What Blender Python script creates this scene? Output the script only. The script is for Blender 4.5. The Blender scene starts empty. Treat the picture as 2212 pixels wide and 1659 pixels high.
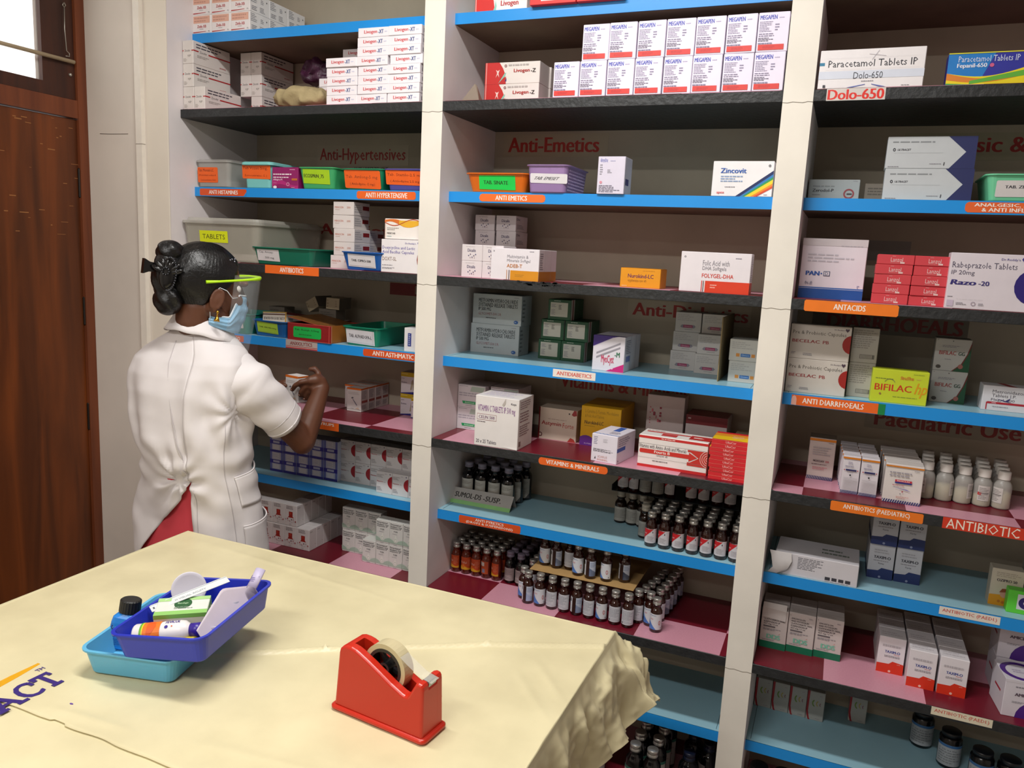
import bpy, bmesh, math, random
from math import pi, sin, cos, radians, sqrt, atan2
from mathutils import Vector, Matrix, Euler, noise
random.seed(7)
S = bpy.context.scene
COL = S.collection
D = bpy.data

# ------------------------------------------------------------------ camera
CAM_F = 1688.49
cd = D.cameras.new('camera'); cam = D.objects.new('camera', cd); COL.objects.link(cam)
cd.sensor_fit = 'HORIZONTAL'; cd.sensor_width = 36; cd.lens = CAM_F / 2212 * 36
cd.clip_start = 0.05; cd.clip_end = 60
_r = Vector((0.91972332, 0.38939831, 0.04977915)); _f = Vector((-0.37721402, 0.91173515, -0.16263026)); _u = _r.cross(_f)
mw = Matrix((( _r.x, _u.x, -_f.x, 1.10396), (_r.y, _u.y, -_f.y, -2.04958), (_r.z, _u.z, -_f.z, 1.62999), (0, 0, 0, 1)))
cam.matrix_world = mw
S.camera = cam

# ------------------------------------------------------------------ world, exposure
S.view_settings.view_transform = 'Standard'; S.view_settings.look = 'None'
S.view_settings.exposure = 0.0; S.view_settings.gamma = 1.0
try: S.view_settings.use_curve_mapping = False
except Exception: pass
w = D.worlds.new('daylight'); S.world = w; w.use_nodes = True
w.node_tree.nodes['Background'].inputs[0].default_value = (1.0, 0.98, 0.96, 1)
w.node_tree.nodes['Background'].inputs[1].default_value = 3.0

# ------------------------------------------------------------------ lights of the room (ceiling tube fittings, built further down)
def area(name, loc, rot, sx, sy, watts, col=(1, 1, 1)):
    l = D.lights.new(name, 'AREA'); l.shape = 'RECTANGLE'; l.size = sx; l.size_y = sy; l.energy = watts; l.color = col
    o = D.objects.new(name, l); o.location = loc; o.rotation_euler = rot; COL.objects.link(o); return o
TUBES = [(0.36, -0.98, 2.98, 36), (0.3, -2.7, 2.98, 36), (-0.2, -4.0, 2.98, 14)]
for i, (x, y, z, wt) in enumerate(TUBES):
    area('tube_light', (x, y, z - 0.10), (0, 0, 0), 1.2, 0.12, wt, (1.0, 0.985, 0.955))

# ------------------------------------------------------------------ materials
def lin(c):
    c /= 255.0
    return c / 12.92 if c <= 0.04045 else ((c + 0.055) / 1.055) ** 2.4
def rgb(h):
    return tuple(lin(int(h[i:i + 2], 16)) for i in (0, 2, 4)) + (1,)
_mc = {}
def mat(h, rough=0.5, kind='', **kw):
    key = (h, rough, kind, tuple(sorted(kw.items())))
    if key in _mc: return _mc[key]
    m = D.materials.new((kind or 'paper') + '_' + h); m.use_nodes = True
    nt = m.node_tree; b = nt.nodes['Principled BSDF']
    b.inputs['Roughness'].default_value = rough
    c = rgb(h)
    amt = kw.get('var', 0.03); sc = kw.get('scale', 30.0)
    if amt > 0:
        tc = nt.nodes.new('ShaderNodeTexCoord'); n = nt.nodes.new('ShaderNodeTexNoise')
        n.inputs['Scale'].default_value = sc; n.inputs['Detail'].default_value = kw.get('detail', 3)
        nt.links.new(tc.outputs['Object'], n.inputs['Vector'])
        r = nt.nodes.new('ShaderNodeValToRGB')
        d = kw.get('dark', None)
        lo = tuple(max(0, v * (1 - amt * 2)) for v in c[:3]) + (1,) if d is None else rgb(d)
        r.color_ramp.elements[0].position = kw.get('p0', 0.3); r.color_ramp.elements[0].color = lo
        r.color_ramp.elements[1].position = kw.get('p1', 0.7); r.color_ramp.elements[1].color = c
        nt.links.new(n.outputs['Fac'], r.inputs['Fac']); nt.links.new(r.outputs['Color'], b.inputs['Base Color'])
        if kw.get('bump', 0):
            bp = nt.nodes.new('ShaderNodeBump'); bp.inputs['Strength'].default_value = kw['bump']; bp.inputs['Distance'].default_value = kw.get('bd', 0.01)
            n2 = nt.nodes.new('ShaderNodeTexNoise'); n2.inputs['Scale'].default_value = kw.get('bs', 60); n2.inputs['Detail'].default_value = 5
            nt.links.new(tc.outputs['Object'], n2.inputs['Vector']); nt.links.new(n2.outputs['Fac'], bp.inputs['Height']); nt.links.new(bp.outputs['Normal'], b.inputs['Normal'])
    else:
        b.inputs['Base Color'].default_value = c
    if 'metal' in kw: b.inputs['Metallic'].default_value = kw['metal']
    if 'spec' in kw: b.inputs['Specular IOR Level'].default_value = kw['spec']
    if 'sss' in kw:
        b.inputs['Subsurface Weight'].default_value = kw['sss']; b.inputs['Subsurface Scale'].default_value = 0.006
    if 'coat' in kw: b.inputs['Coat Weight'].default_value = kw['coat']
    if 'alpha' in kw:
        t = nt.nodes.new('ShaderNodeBsdfTransparent'); mx = nt.nodes.new('ShaderNodeMixShader')
        t.inputs[0].default_value = (1, 1, 1, 1)
        mx.inputs[0].default_value = kw['alpha']
        nt.links.new(t.outputs[0], mx.inputs[1]); nt.links.new(b.outputs[0], mx.inputs[2])
        nt.links.new(mx.outputs[0], nt.nodes['Material Output'].inputs[0])
    if 'emit' in kw:
        b.inputs['Emission Color'].default_value = c; b.inputs['Emission Strength'].default_value = kw['emit']
    _mc[key] = m
    return m

def checker_mat():
    m = D.materials.new('checker_laminate'); m.use_nodes = True; nt = m.node_tree; b = nt.nodes['Principled BSDF']
    b.inputs['Roughness'].default_value = 0.35
    tc = nt.nodes.new('ShaderNodeTexCoord'); mp = nt.nodes.new('ShaderNodeMapping')
    mp.inputs['Location'].default_value = (0, 0, 0.05)
    ck = nt.nodes.new('ShaderNodeTexChecker'); ck.inputs['Scale'].default_value = 4.21
    ck.inputs['Color1'].default_value = rgb('6e1526'); ck.inputs['Color2'].default_value = rgb('cf92a4')
    mp.vector_type = 'POINT'
    n = nt.nodes.new('ShaderNodeTexNoise'); n.inputs['Scale'].default_value = 220; n.inputs['Detail'].default_value = 2
    mx = nt.nodes.new('ShaderNodeMix'); mx.data_type = 'RGBA'; mx.blend_type = 'OVERLAY'; mx.inputs[0].default_value = 0.12
    nt.links.new(tc.outputs['Object'], mp.inputs['Vector']); nt.links.new(mp.outputs[0], ck.inputs['Vector'])
    nt.links.new(tc.outputs['Object'], n.inputs['Vector'])
    nt.links.new(ck.outputs['Color'], mx.inputs[6]); nt.links.new(n.outputs['Fac'], mx.inputs[7]); nt.links.new(mx.outputs[2], b.inputs['Base Color'])
    return m
def wood_mat(name, a, c, rough, axis_scale=(30, 30, 2.0)):
    m = D.materials.new(name); m.use_nodes = True; nt = m.node_tree; b = nt.nodes['Principled BSDF']; b.inputs['Roughness'].default_value = rough
    tc = nt.nodes.new('ShaderNodeTexCoord'); mp = nt.nodes.new('ShaderNodeMapping'); mp.inputs['Scale'].default_value = axis_scale
    n = nt.nodes.new('ShaderNodeTexNoise'); n.inputs['Scale'].default_value = 1.0; n.inputs['Detail'].default_value = 6; n.inputs['Distortion'].default_value = 0.6
    r = nt.nodes.new('ShaderNodeValToRGB'); r.color_ramp.elements[0].color = rgb(a); r.color_ramp.elements[1].color = rgb(c)
    r.color_ramp.elements[0].position = 0.3; r.color_ramp.elements[1].position = 0.72
    nt.links.new(tc.outputs['Object'], mp.inputs[0]); nt.links.new(mp.outputs[0], n.inputs['Vector']); nt.links.new(n.outputs['Fac'], r.inputs[0]); nt.links.new(r.outputs[0], b.inputs['Base Color'])
    return m

PLASTER = mat('dcd3cb', 0.7, 'plaster', var=0.05, scale=5, bump=0.08, bs=14)
PILLAR = mat('ebe5da', 0.6, 'paint', var=0.05, scale=6, detail=6, bump=0.06, bs=25)
PANELW = mat('ece4e4', 0.6, 'paint', var=0.05, scale=6, detail=6, bump=0.06, bs=25)
STRIPW = mat('e0d6cb', 0.75, 'plaster', var=0.05, scale=4, bump=0.1, bs=10)
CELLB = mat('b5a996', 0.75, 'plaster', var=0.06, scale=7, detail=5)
BLUE = mat('1a90e0', 0.35, 'laminate', var=0.02, scale=8)
LBLUE = mat('9cc8d8', 0.3, 'laminate', var=0.02, scale=8)
PLY = mat('6d5a49', 0.8, 'plywood', var=0.12, scale=9)
SLAB = mat('26282a', 0.5, 'slab_paint', var=0.18, scale=40, bump=0.25, bs=70)
CHECK = checker_mat()

# ------------------------------------------------------------------ mesh builder
class MB:
    def __init__(s): s.v = []; s.f = []; s.m = []; s.mats = []; s.sm = []
    def mi(s, m):
        if m not in s.mats: s.mats.append(m)
        return s.mats.index(m)
    def add(s, vs, fs, m, smooth=False, T=None):
        b = len(s.v); i = s.mi(m)
        s.v += [tuple(T @ Vector(p)) if T else tuple(p) for p in vs]
        for f in fs: s.f.append(tuple(b + k for k in f)); s.m.append(i); s.sm.append(smooth)
        return s
    def box(s, x0, x1, y0, y1, z0, z1, m, T=None, mats=None):
        vs = [(x0, y0, z0), (x1, y0, z0), (x1, y1, z0), (x0, y1, z0), (x0, y0, z1), (x1, y0, z1), (x1, y1, z1), (x0, y1, z1)]
        fs = [(0, 1, 5, 4), (1, 2, 6, 5), (2, 3, 7, 6), (3, 0, 4, 7), (4, 5, 6, 7), (3, 2, 1, 0)]   # F R B L T bottom
        if mats:
            for k, f in enumerate(fs): s.add([vs[q] for q in f], [(0, 1, 2, 3)], mats.get('FRBLTU'[k], m), False, T)
        else: s.add(vs, fs, m, False, T)
        return s
    def bbox(s, x0, x1, y0, y1, z0, z1, r, m, T=None, seg=1, smooth=False):
        bm = bmesh.new(); bmesh.ops.create_cube(bm, size=1)
        for v in bm.verts: v.co = Vector(((x0 + x1) / 2 + v.co.x * (x1 - x0), (y0 + y1) / 2 + v.co.y * (y1 - y0), (z0 + z1) / 2 + v.co.z * (z1 - z0)))
        bmesh.ops.bevel(bm, geom=list(bm.edges), offset=r, segments=seg, affect='EDGES', profile=0.5)
        s.addbm(bm, m, smooth, T); return s
    def addbm(s, bm, m, smooth=False, T=None):
        bm.verts.index_update()
        s.add([v.co[:] for v in bm.verts], [[v.index for v in f.verts] for f in bm.faces], m, smooth, T); bm.free()
    def rings(s, R, m, smooth=True, closed=True, cap0=False, cap1=False, T=None):
        n = len(R[0]); vs = [p for r in R for p in r]; fs = []
        for i in range(len(R) - 1):
            for j in range(n if closed else n - 1):
                a = i * n + j; b = i * n + (j + 1) % n
                fs.append((a, b, b + n, a + n))
        if cap0: fs.append(tuple(range(n - 1, -1, -1)))
        if cap1: fs.append(tuple((len(R) - 1) * n + k for k in range(n)))
        return s.add(vs, fs, m, smooth, T)
    def lathe(s, prof, m, n=20, T=None, cap0=True, cap1=True, smooth=True):
        R = [[(r * cos(2 * pi * k / n), r * sin(2 * pi * k / n), z) for k in range(n)] for r, z in prof]
        return s.rings(R, m, smooth, True, cap0, cap1, T)
    def tube(s, pts, r, m, n=8, T=None, caps=True):
        pts = [Vector(p) for p in pts]; R = []
        rr = r if isinstance(r, (list, tuple)) else [r] * len(pts)
        t0 = (pts[1] - pts[0]).normalized(); a = t0.orthogonal().normalized()
        for i, p in enumerate(pts):
            t = ((pts[min(i + 1, len(pts) - 1)] - pts[max(i - 1, 0)])).normalized()
            a = (a - t * a.dot(t)).normalized(); b = t.cross(a)
            R.append([tuple(p + (a * cos(2 * pi * k / n) + b * sin(2 * pi * k / n)) * rr[i]) for k in range(n)])
        return s.rings(R, m, True, True, caps, caps, T)
    def ell(s, c, rx, ry, rz, m, T=None, u=20, v=12):
        R = []
        for i in range(v + 1):
            a = -pi / 2 + pi * i / v
            R.append([(c[0] + rx * max(cos(a), 1e-3) * cos(2 * pi * k / u), c[1] + ry * max(cos(a), 1e-3) * sin(2 * pi * k / u), c[2] + rz * sin(a)) for k in range(u)])
        return s.rings(R, m, True, True, True, True, T)
    def mesh(s, name):
        me = D.meshes.new(name); me.from_pydata(s.v, [], s.f)
        for m in s.mats: me.materials.append(m)
        me.polygons.foreach_set('material_index', s.m); me.polygons.foreach_set('use_smooth', s.sm); me.update()
        return me
    def build(s, name, parent=None, loc=(0, 0, 0), rot=(0, 0, 0)):
        return link(name, s.mesh(name), parent, loc, rot)
def link(name, me, parent=None, loc=(0, 0, 0), rot=(0, 0, 0)):
    o = D.objects.new(name, me); COL.objects.link(o)
    if parent: o.parent = parent
    o.location = loc; o.rotation_euler = rot
    return o
LABELS = {}
def tag(o, label, cat, group=None):
    o['label'] = label; o['category'] = cat
    if group: o['group'] = group
    LABELS.setdefault(label, []).append(o.name)
    return o
def thing(name, label, cat, loc=(0, 0, 0), rot=(0, 0, 0), group=None):
    o = D.objects.new(name, None); COL.objects.link(o); o.location = loc; o.rotation_euler = rot; o.empty_display_size = 0.05
    return tag(o, label, cat, group)
def struct(o): o['kind'] = 'structure'; return o
def dup(root, loc, rot, label, cat, group=None):
    c = root.copy(); COL.objects.link(c); c.location = loc; c.rotation_euler = rot
    for ch in list(root.children):
        k = ch.copy(); COL.objects.link(k); k.parent = c
        for g in ch.children:
            q = g.copy(); COL.objects.link(q); q.parent = k
    return tag(c, label, cat, group)
ORD = ['first', 'second', 'third', 'fourth', 'fifth', 'sixth', 'seventh', 'eighth', 'ninth', 'tenth']

# ------------------------------------------------------------------ printed art
_tc = {}
def text_geo(txt, wt=0.0, res=2):
    k = (txt, res)
    if k in _tc: return _tc[k]
    c = D.curves.new('lettering', 'FONT'); c.body = txt; c.size = 1; c.resolution_u = res
    o = D.objects.new('lettering', c); COL.objects.link(o)
    dg = bpy.context.evaluated_depsgraph_get(); dg.update()
    me = D.meshes.new_from_object(o.evaluated_get(dg))
    vs = [v.co[:] for v in me.vertices]; fs = [tuple(p.vertices) for p in me.polygons]
    D.objects.remove(o); D.curves.remove(c); D.meshes.remove(me)
    if not vs: vs = [(0, 0, 0), (1, 0, 0), (1, 1, 0)]; fs = []
    x0 = min(v[0] for v in vs); x1 = max(v[0] for v in vs); y0 = min(v[1] for v in vs); y1 = max(v[1] for v in vs)
    g = ([((v[0] - x0) / max(1e-6, x1 - x0), (v[1] - y0) / max(1e-6, y1 - y0)) for v in vs], fs)
    _tc[k] = g; return g
def T(t, u0, v0, u1, v1, c, wt=0.0, sh=0.0): return ('t', t, u0, v0, u1, v1, c, wt, sh)
def R(u0, v0, u1, v1, c): return ('p', [(u0, v0), (u1, v0), (u1, v1), (u0, v1)], c)
def P(pts, c): return ('p', pts, c)
def N(u0, v0, u1, v1, n, c='8a8790'): return ('n', u0, v0, u1, v1, n, c)
def C(u, v, r, c, asp=1.0, a0=0, a1=360, n=20):   # circle: r in u units, asp = width/height of the face
    pts = [(u + r * cos(radians(a0 + (a1 - a0) * k / n)), v + r * asp * sin(radians(a0 + (a1 - a0) * k / n))) for k in range(n + 1)]
    return ('p', pts[:-1] if a1 - a0 >= 360 else pts, c)
def RING(u, v, r0, r1, c, asp=1.0, a0=0, a1=360, n=24): return ('g', u, v, r0, r1, c, asp, a0, a1, n)
def clip(pts):
    for ax, lim, sg in ((0, 0, 1), (0, 1, -1), (1, 0, 1), (1, 1, -1)):
        out = []
        for i in range(len(pts)):
            a, b = pts[i - 1], pts[i]
            da, db = (a[ax] - lim) * sg, (b[ax] - lim) * sg
            if (da < 0) != (db < 0):
                t = da / (da - db); out.append((a[0] + (b[0] - a[0]) * t, a[1] + (b[1] - a[1]) * t))
            if db >= 0: out.append(b)
        pts = out
        if not pts: return pts
    return pts
def paint(mb, face, items, rough=0.45, e0=0.0003, de=0.00012):
    """face(u, v, e) -> 3D point lifted by e above the surface"""
    rnd = random.Random(len(items) * 31 + 5)
    for i, it in enumerate(items):
        e = e0 + de * i
        if it[0] == 'p':
            q = clip(it[1])
            if len(q) >= 3: mb.add([face(u, v, e) for u, v in q], [tuple(range(len(q)))], mat(it[2], rough, 'ink'))
        elif it[0] == 't':
            _, t, u0, v0, u1, v1, c, wt, sh = it
            vs, fs = text_geo(t, wt, 3 if wt >= .03 else (2 if len(t) < 16 else 1))
            du, dv = u1 - u0, v1 - v0
            nb = 1 if wt < .012 else (2 if wt < .03 else 3); st = min(wt, .045) * 2.6 / max(1.5, len(t) * .62)   # heavier strokes: the word printed again, shifted
            for b_ in range(nb):
                o_ = (b_ - (nb - 1) / 2) * st / max(1, nb - 1)
                mb.add([face(u0 + (a * (1 - st) + st / 2 + o_) * du + sh * b * dv, v0 + b * dv, e + .00002 * b_) for a, b in vs], fs, mat(c, rough, 'ink'))
        elif it[0] == 'n':
            _, u0, v0, u1, v1, n, c = it
            st = (v1 - v0) / n
            for k in range(n):
                y = v1 - st * (k + 0.5); x = u0; end = u0 + (u1 - u0) * rnd.uniform(0.55, 1.0)
                while x < end - 0.01:
                    ln = min((u1 - u0) * rnd.uniform(0.06, 0.2), end - x)
                    mb.add([face(x, y - st * 0.22, e), face(x + ln, y - st * 0.22, e), face(x + ln, y + st * 0.22, e), face(x, y + st * 0.22, e)], [(0, 1, 2, 3)], mat(c, rough, 'ink'))
                    x += ln + (u1 - u0) * 0.025
        elif it[0] == 'g':
            _, u, v, r0, r1, c, asp, a0, a1, n = it
            for k in range(n):
                p = [radians(a0 + (a1 - a0) * (k + j) / n) for j in (0, 1)]
                q = clip([(u + r1 * cos(p[0]), v + r1 * asp * sin(p[0])), (u + r1 * cos(p[1]), v + r1 * asp * sin(p[1])), (u + r0 * cos(p[1]), v + r0 * asp * sin(p[1])), (u + r0 * cos(p[0]), v + r0 * asp * sin(p[0]))])
                if len(q) >= 3: mb.add([face(a, b, e) for a, b in q], [tuple(range(len(q)))], mat(c, rough, 'ink'))

CART = {}
def carton_mesh(kind):
    w, d, h, base, faces = CART[kind][:5]
    rough = CART[kind][5] if len(CART[kind]) > 5 else 0.45
    key = 'mesh_' + kind
    if key in _tc: return _tc[key]
    mb = MB(); body = mat(base, rough, 'card', var=0.025, scale=25)
    mb.bbox(-w / 2, w / 2, 0, d, 0, h, min(0.0012, h * 0.06), body)
    fm = {'F': lambda u, v, e: (-w / 2 + u * w, -e, v * h), 'R': lambda u, v, e: (w / 2 + e, u * d, v * h),
          'L': lambda u, v, e: (-w / 2 - e, (1 - u) * d, v * h), 'T': lambda u, v, e: (-w / 2 + u * w, v * d, h + e)}
    for k, items in faces.items():
        if k in fm: paint(mb, fm[k], items, rough)
    if 'T' not in faces: paint(mb, fm['T'], [P([(0.06, 0.03), (0.94, 0.03), (0.94, 0.045), (0.06, 0.045)], 'a9a5a2')], rough)   # slit of the tuck flap
    me = mb.mesh('medicine_carton'); _tc[key] = me
    return me
def carton(kind, x, y, z, label, rz=0.0, group=None, name='medicine_carton', cat='carton', jit=0.0, rot=None):
    """x = middle of the front face, y = its front, z = its foot"""
    rz += radians(random.uniform(-1, 1) * jit)
    return tag(link(name, carton_mesh(kind), None, (x + random.uniform(-1, 1) * jit * 0.0004, y + random.uniform(-1, 1) * jit * 0.001, z), rot or (0, 0, rz)), label, cat, group)

# ================================================================== THE ROOM
XL = -1.352; XR = 3.3; YB = 0.37; YF = -5.0; ZC = 3.1
ZS = {1: 2.301, 2: 2.051, 3: 1.806, 4: 1.560, 5: 1.316, 6: 1.070, 7: 0.828, 8: 0.590, 9: 0.333, 10: 0.080}
P0X, P1A, P1B, P2A, P2B, P3A, P3B = -0.980, -0.066, 0.0, 0.920, 0.9886, 1.909, 1.978
BAYS = {1: (P0X, P1A, 'left'), 2: (P1B, P2A, 'middle'), 3: (P2B, P3A, 'right')}

struct(MB().box(XL - 0.3, XR + 0.2, YF - 0.2, YB + 0.2, -0.12, 0, mat('8d8378', 0.4, 'floor_tile', var=0.08, scale=3)).build('floor'))
struct(MB().box(XL - 0.3, XR + 0.2, YF - 0.2, YB + 0.2, ZC, ZC + 0.12, PLASTER).build('ceiling'))
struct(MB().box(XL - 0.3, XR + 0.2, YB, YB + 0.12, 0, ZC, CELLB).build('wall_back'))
struct(MB().box(XR, XR + 0.12, YF, YB, 0, ZC, PLASTER).build('wall_right'))
struct(MB().box(XL - 0.12, XR + 0.12, YF - 0.12, YF, 0, ZC, PLASTER).build('wall_front'))
# left wall with the doorway and the ventilator opening over it
DY0, DY1, DZ, WZ0, WZ1 = -0.98, -0.052, 2.03, 2.07, 2.66
struct(MB().box(XL - 0.12, XL, YF, DY0, 0, ZC, STRIPW).box(XL - 0.12, XL, DY1, YB, 0, ZC, STRIPW)
       .box(XL - 0.12, XL, DY0, DY1, WZ1, ZC, STRIPW).build('wall_left'))
# plastered return between the door and the shelving, with its shelf-side face painted white
struct(MB().box(XL, P0X, -0.053, YB, 0, ZC, STRIPW, mats={'R': PANELW}).build('wall_corner'))
paint_mb = MB()
struct(MB().bbox(-1.072, P0X + 0.001, -0.0545, -0.05, 0, ZC, 0.001, mat('e6dccd', 0.7, 'plaster', var=0.04, scale=4)).build('trim_1'))
struct(MB().tube([(-1.288, -0.0535, 1.968), (-1.24, -0.0535, 1.9665), (-1.158, -0.0535, 1.966)], 0.0009, mat('6f645a', 0.9, 'crack', var=0)).build('trim_2'))
cond = MB(); cond.box(-1.107, -1.081, -0.068, -0.053, 0, ZC, mat('ece4d8', 0.5, 'conduit', var=0.03))
for z in (0.9, 1.93): cond.box(-1.1075, -1.0805, -0.0686, -0.053, z, z + 0.002, mat('9b9186', 0.7, 'joint', var=0))
tag(cond.build('cable_conduit'), 'thin cream cable conduit running up the wall beside the shelving', 'conduit')

# pillars between the bays, with the hairline joints at the slabs
CRK = mat('8d867c', 0.9, 'crack', var=0)
for i, (a, b) in enumerate(((P1A, P1B), (P2A, P2B), (P3A, P3B))):
    m = MB(); m.box(a, b, 0, YB, 0, ZC, PILLAR, mats={'R': PANELW, 'L': PANELW})
    for z in (2.0235, 1.5325, 1.0425, 0.5625):
        pts = [(a + (b - a) * k / 6, -0.0003, z - 0.0012 * ((k * 7 + i) % 3)) for k in range(7)]
        m.tube(pts, 0.0007, CRK, n=4); m.tube([(b + 0.0003, 0, z), (b + 0.0003, 0.03, z + 0.004)], 0.0007, CRK, n=4)
    struct(m.build('trim_%d' % (i + 3)))
# the header wall over the shelving, above the frame
struct(MB().box(P0X, XR, 0.0, YB, 2.62, ZC, PLASTER).box(P3B, XR, 0, YB, 0, 2.62, PLASTER).build('wall_header'))
struct(MB().box(P0X, P3B, 0.01, YB, 0, 0.05, SLAB).build('baseboard_back'))

# ---------------------------------------------------------------- shelves with their edge labels
def edge_label(parent, x0, x1, z0, z1, y, items, col, off, cut=0.0, txtcol=None):
    """a sticker on the shelf's front edge, slightly proud of it"""
    ox, oy, oz = off
    w, h = x1 - x0, z1 - z0
    m = MB(); f = lambda u, v, e: (x0 + u * w - ox, y - 0.0004 - e - oy, z0 + v * h - oz)
    c = cut; asp = w / h
    pts = [(c / asp, 0), (1 - c / asp, 0), (1, c), (1, 1 - c), (1 - c / asp, 1), (c / asp, 1), (0, 1 - c), (0, c)] if c else [(0, 0), (1, 0), (1, 1), (0, 1)]
    paint(m, f, [P(pts, col)] + items, 0.4)
    m.box(x0 - ox + 0.002, x1 - ox - 0.002, y - oy - 0.0004, y - oy, z0 - oz + 0.002, z1 - oz - 0.002, mat(col, 0.4, 'ink'))
    return m.build('label_strip', parent)
OR, OR2, WH = 'e8641c', 'd8501c', 'f4ece4'
RAIL = {   # (bay, level): list of (x0, x1, dz0, dz1, colour, items, corner cut)
 (1, 3): [(-0.957, -0.756, -.0275, -.005, OR2, [P([(.94, 0), (1, 0), (1, .6)], '1e8ad2'), T('ANTI HISTAMINES', .2, .22, .82, .8, WH, .02)], .15),
          (-0.322, -0.112, -.027, -.0035, OR, [T('ANTI HYPERTENSIVE', .15, .18, .86, .82, WH, .02)], .2)],
 (1, 4): [(-0.630, -0.419, -.027, -.0005, 'ee6a1e', [T('ANTIBIOTICS', .28, .22, .72, .8, WH, .02)], 0)],
 (1, 5): [(-0.905, -0.771, -.027, -.006, OR2, [T('VERTIGO', .45, .2, .88, .8, WH, .02)], .1),
          (-0.593, -0.465, -.029, -.0005, 'b9aaa4', [R(0, 0, 1, .14, 'c24440'), R(0, .24, 1, .3, 'c24440'), T('ANXIOLYTICS', .14, .42, .84, .82, '8a3434', .02)], 0),
          (-0.288, -0.082, -.027, -.004, OR2, [T('ANTI ASTHMATIC', .17, .2, .9, .82, WH, .02)], .2)],
 (1, 6): [(-0.560, -0.336, -.0265, -.0005, OR, [T('COUGH SYRUPS', .3, .55, .92, .9, WH, .02), T('SUSPENSIONS', .3, .1, .68, .42, WH, .02)], 0)],
 (2, 3): [(0.100, 0.305, -.0265, -.005, 'f07028', [T('ANTI EMETICS', .25, .2, .73, .82, WH, .02)], .35)],
 (2, 5): [(0.358, 0.486, -.0255, -.003, 'f0e8e0', [T('ANTIDIABETICS', .09, .25, .91, .75, 'd8402c', .02)], 0)],
 (2, 6): [(0.351, 0.556, -.0285, -.007, OR, [T('VITAMINS & MINERALS', .11, .22, .88, .78, WH, .02)], .3)],
 (2, 7): [(0.076, 0.284, -.0295, -.0045, OR2, [T('ANTI PYRETICS', .27, .55, .73, .88, WH, .015), T('(DROPS & SUSPENSIONS)', .12, .1, .88, .46, WH, .015)], .15)],
 (3, 2): [(1.017, 1.143, -.0275, -.0005, 'd0c9c4', [T('Dolo-650', .02, .08, .98, .92, 'd9281c', .035)], 0)],
 (3, 3): [(1.341, 1.600, -.0265, -.003, 'e0622a', [T('ANALGESIC, ANTI PYRETIC', .07, .53, .86, .9, WH, .02), T('& ANTI INFLAMMATORY', .13, .1, .8, .46, WH, .02)], .25)],
 (3, 4): [(1.019, 1.228, -.029, -.0015, 'ee7a1e', [T('ANTACIDS', .32, .28, .66, .78, WH, .02)], .12)],
 (3, 5): [(1.011, 1.214, -.029, -.003, 'e8661e', [P([(0, 0), (.06, 0), (.06, .6), (.05, .85), (.03, .95), (.01, .85), (0, .6)], 'e8b0a0'), T('ANTI DIARRHOEALS', .13, .25, .84, .78, WH, .02)], 0),
          (1.214, 1.230, -.0300, -.003, '0c8044', [], 0)],
 (3, 6): [(1.132, 1.339, -.0275, -.003, 'e8761e', [T('ANTIBIOTICS (PAEDIATRIC)', .14, .22, .86, .82, WH, .015)], .1),
          (1.380, 1.640, -.0285, -.001, 'd03a22', [T('ANTIBIOTIC DROPS', .03, .08, .97, .92, 'f0e6d8', .01)], 0)],
 (3, 7): [(1.408, 1.539, -.0225, -.002, 'e6ded2', [T('ANTIBIOTIC (PAEDI.)', .05, .25, .95, .78, 'c8483c', .012)], 0)],
 (3, 8): [(1.414, 1.545, -.0215, -.0005, 'ddd4bc', [T('ANTIBIOTIC (PAEDI.)', .05, .25, .95, .78, 'c8584c', .012)], 0)],
}
CHK_ORG = {(1, 6): (-0.239, 0.040), (1, 8): (-0.37, 0.0), (2, 6): (0.512, -0.05), (2, 8): (0.427, 0.143), (3, 6): (1.063, 0.076), (3, 8): (1.164, -0.05),
           (1, 2): (-0.95, 0.0), (1, 4): (-0.5, -0.1), (2, 2): (0.2, -0.1), (2, 4): (0.45, -0.1), (3, 2): (1.1, -0.1), (3, 4): (1.1, -0.1), (1, 10): (-0.5, -0.1), (2, 10): (0.75, 0.05), (3, 10): (1.2, 0)}
SH_WORD = {1: 'topmost blue-edged', 2: 'upper black', 3: 'eye-level blue-edged', 4: 'second black', 5: 'middle blue-edged', 6: 'third black', 7: 'lower blue-edged', 8: 'lower black', 9: 'lowest blue-edged', 10: 'bottom black'}
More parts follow.
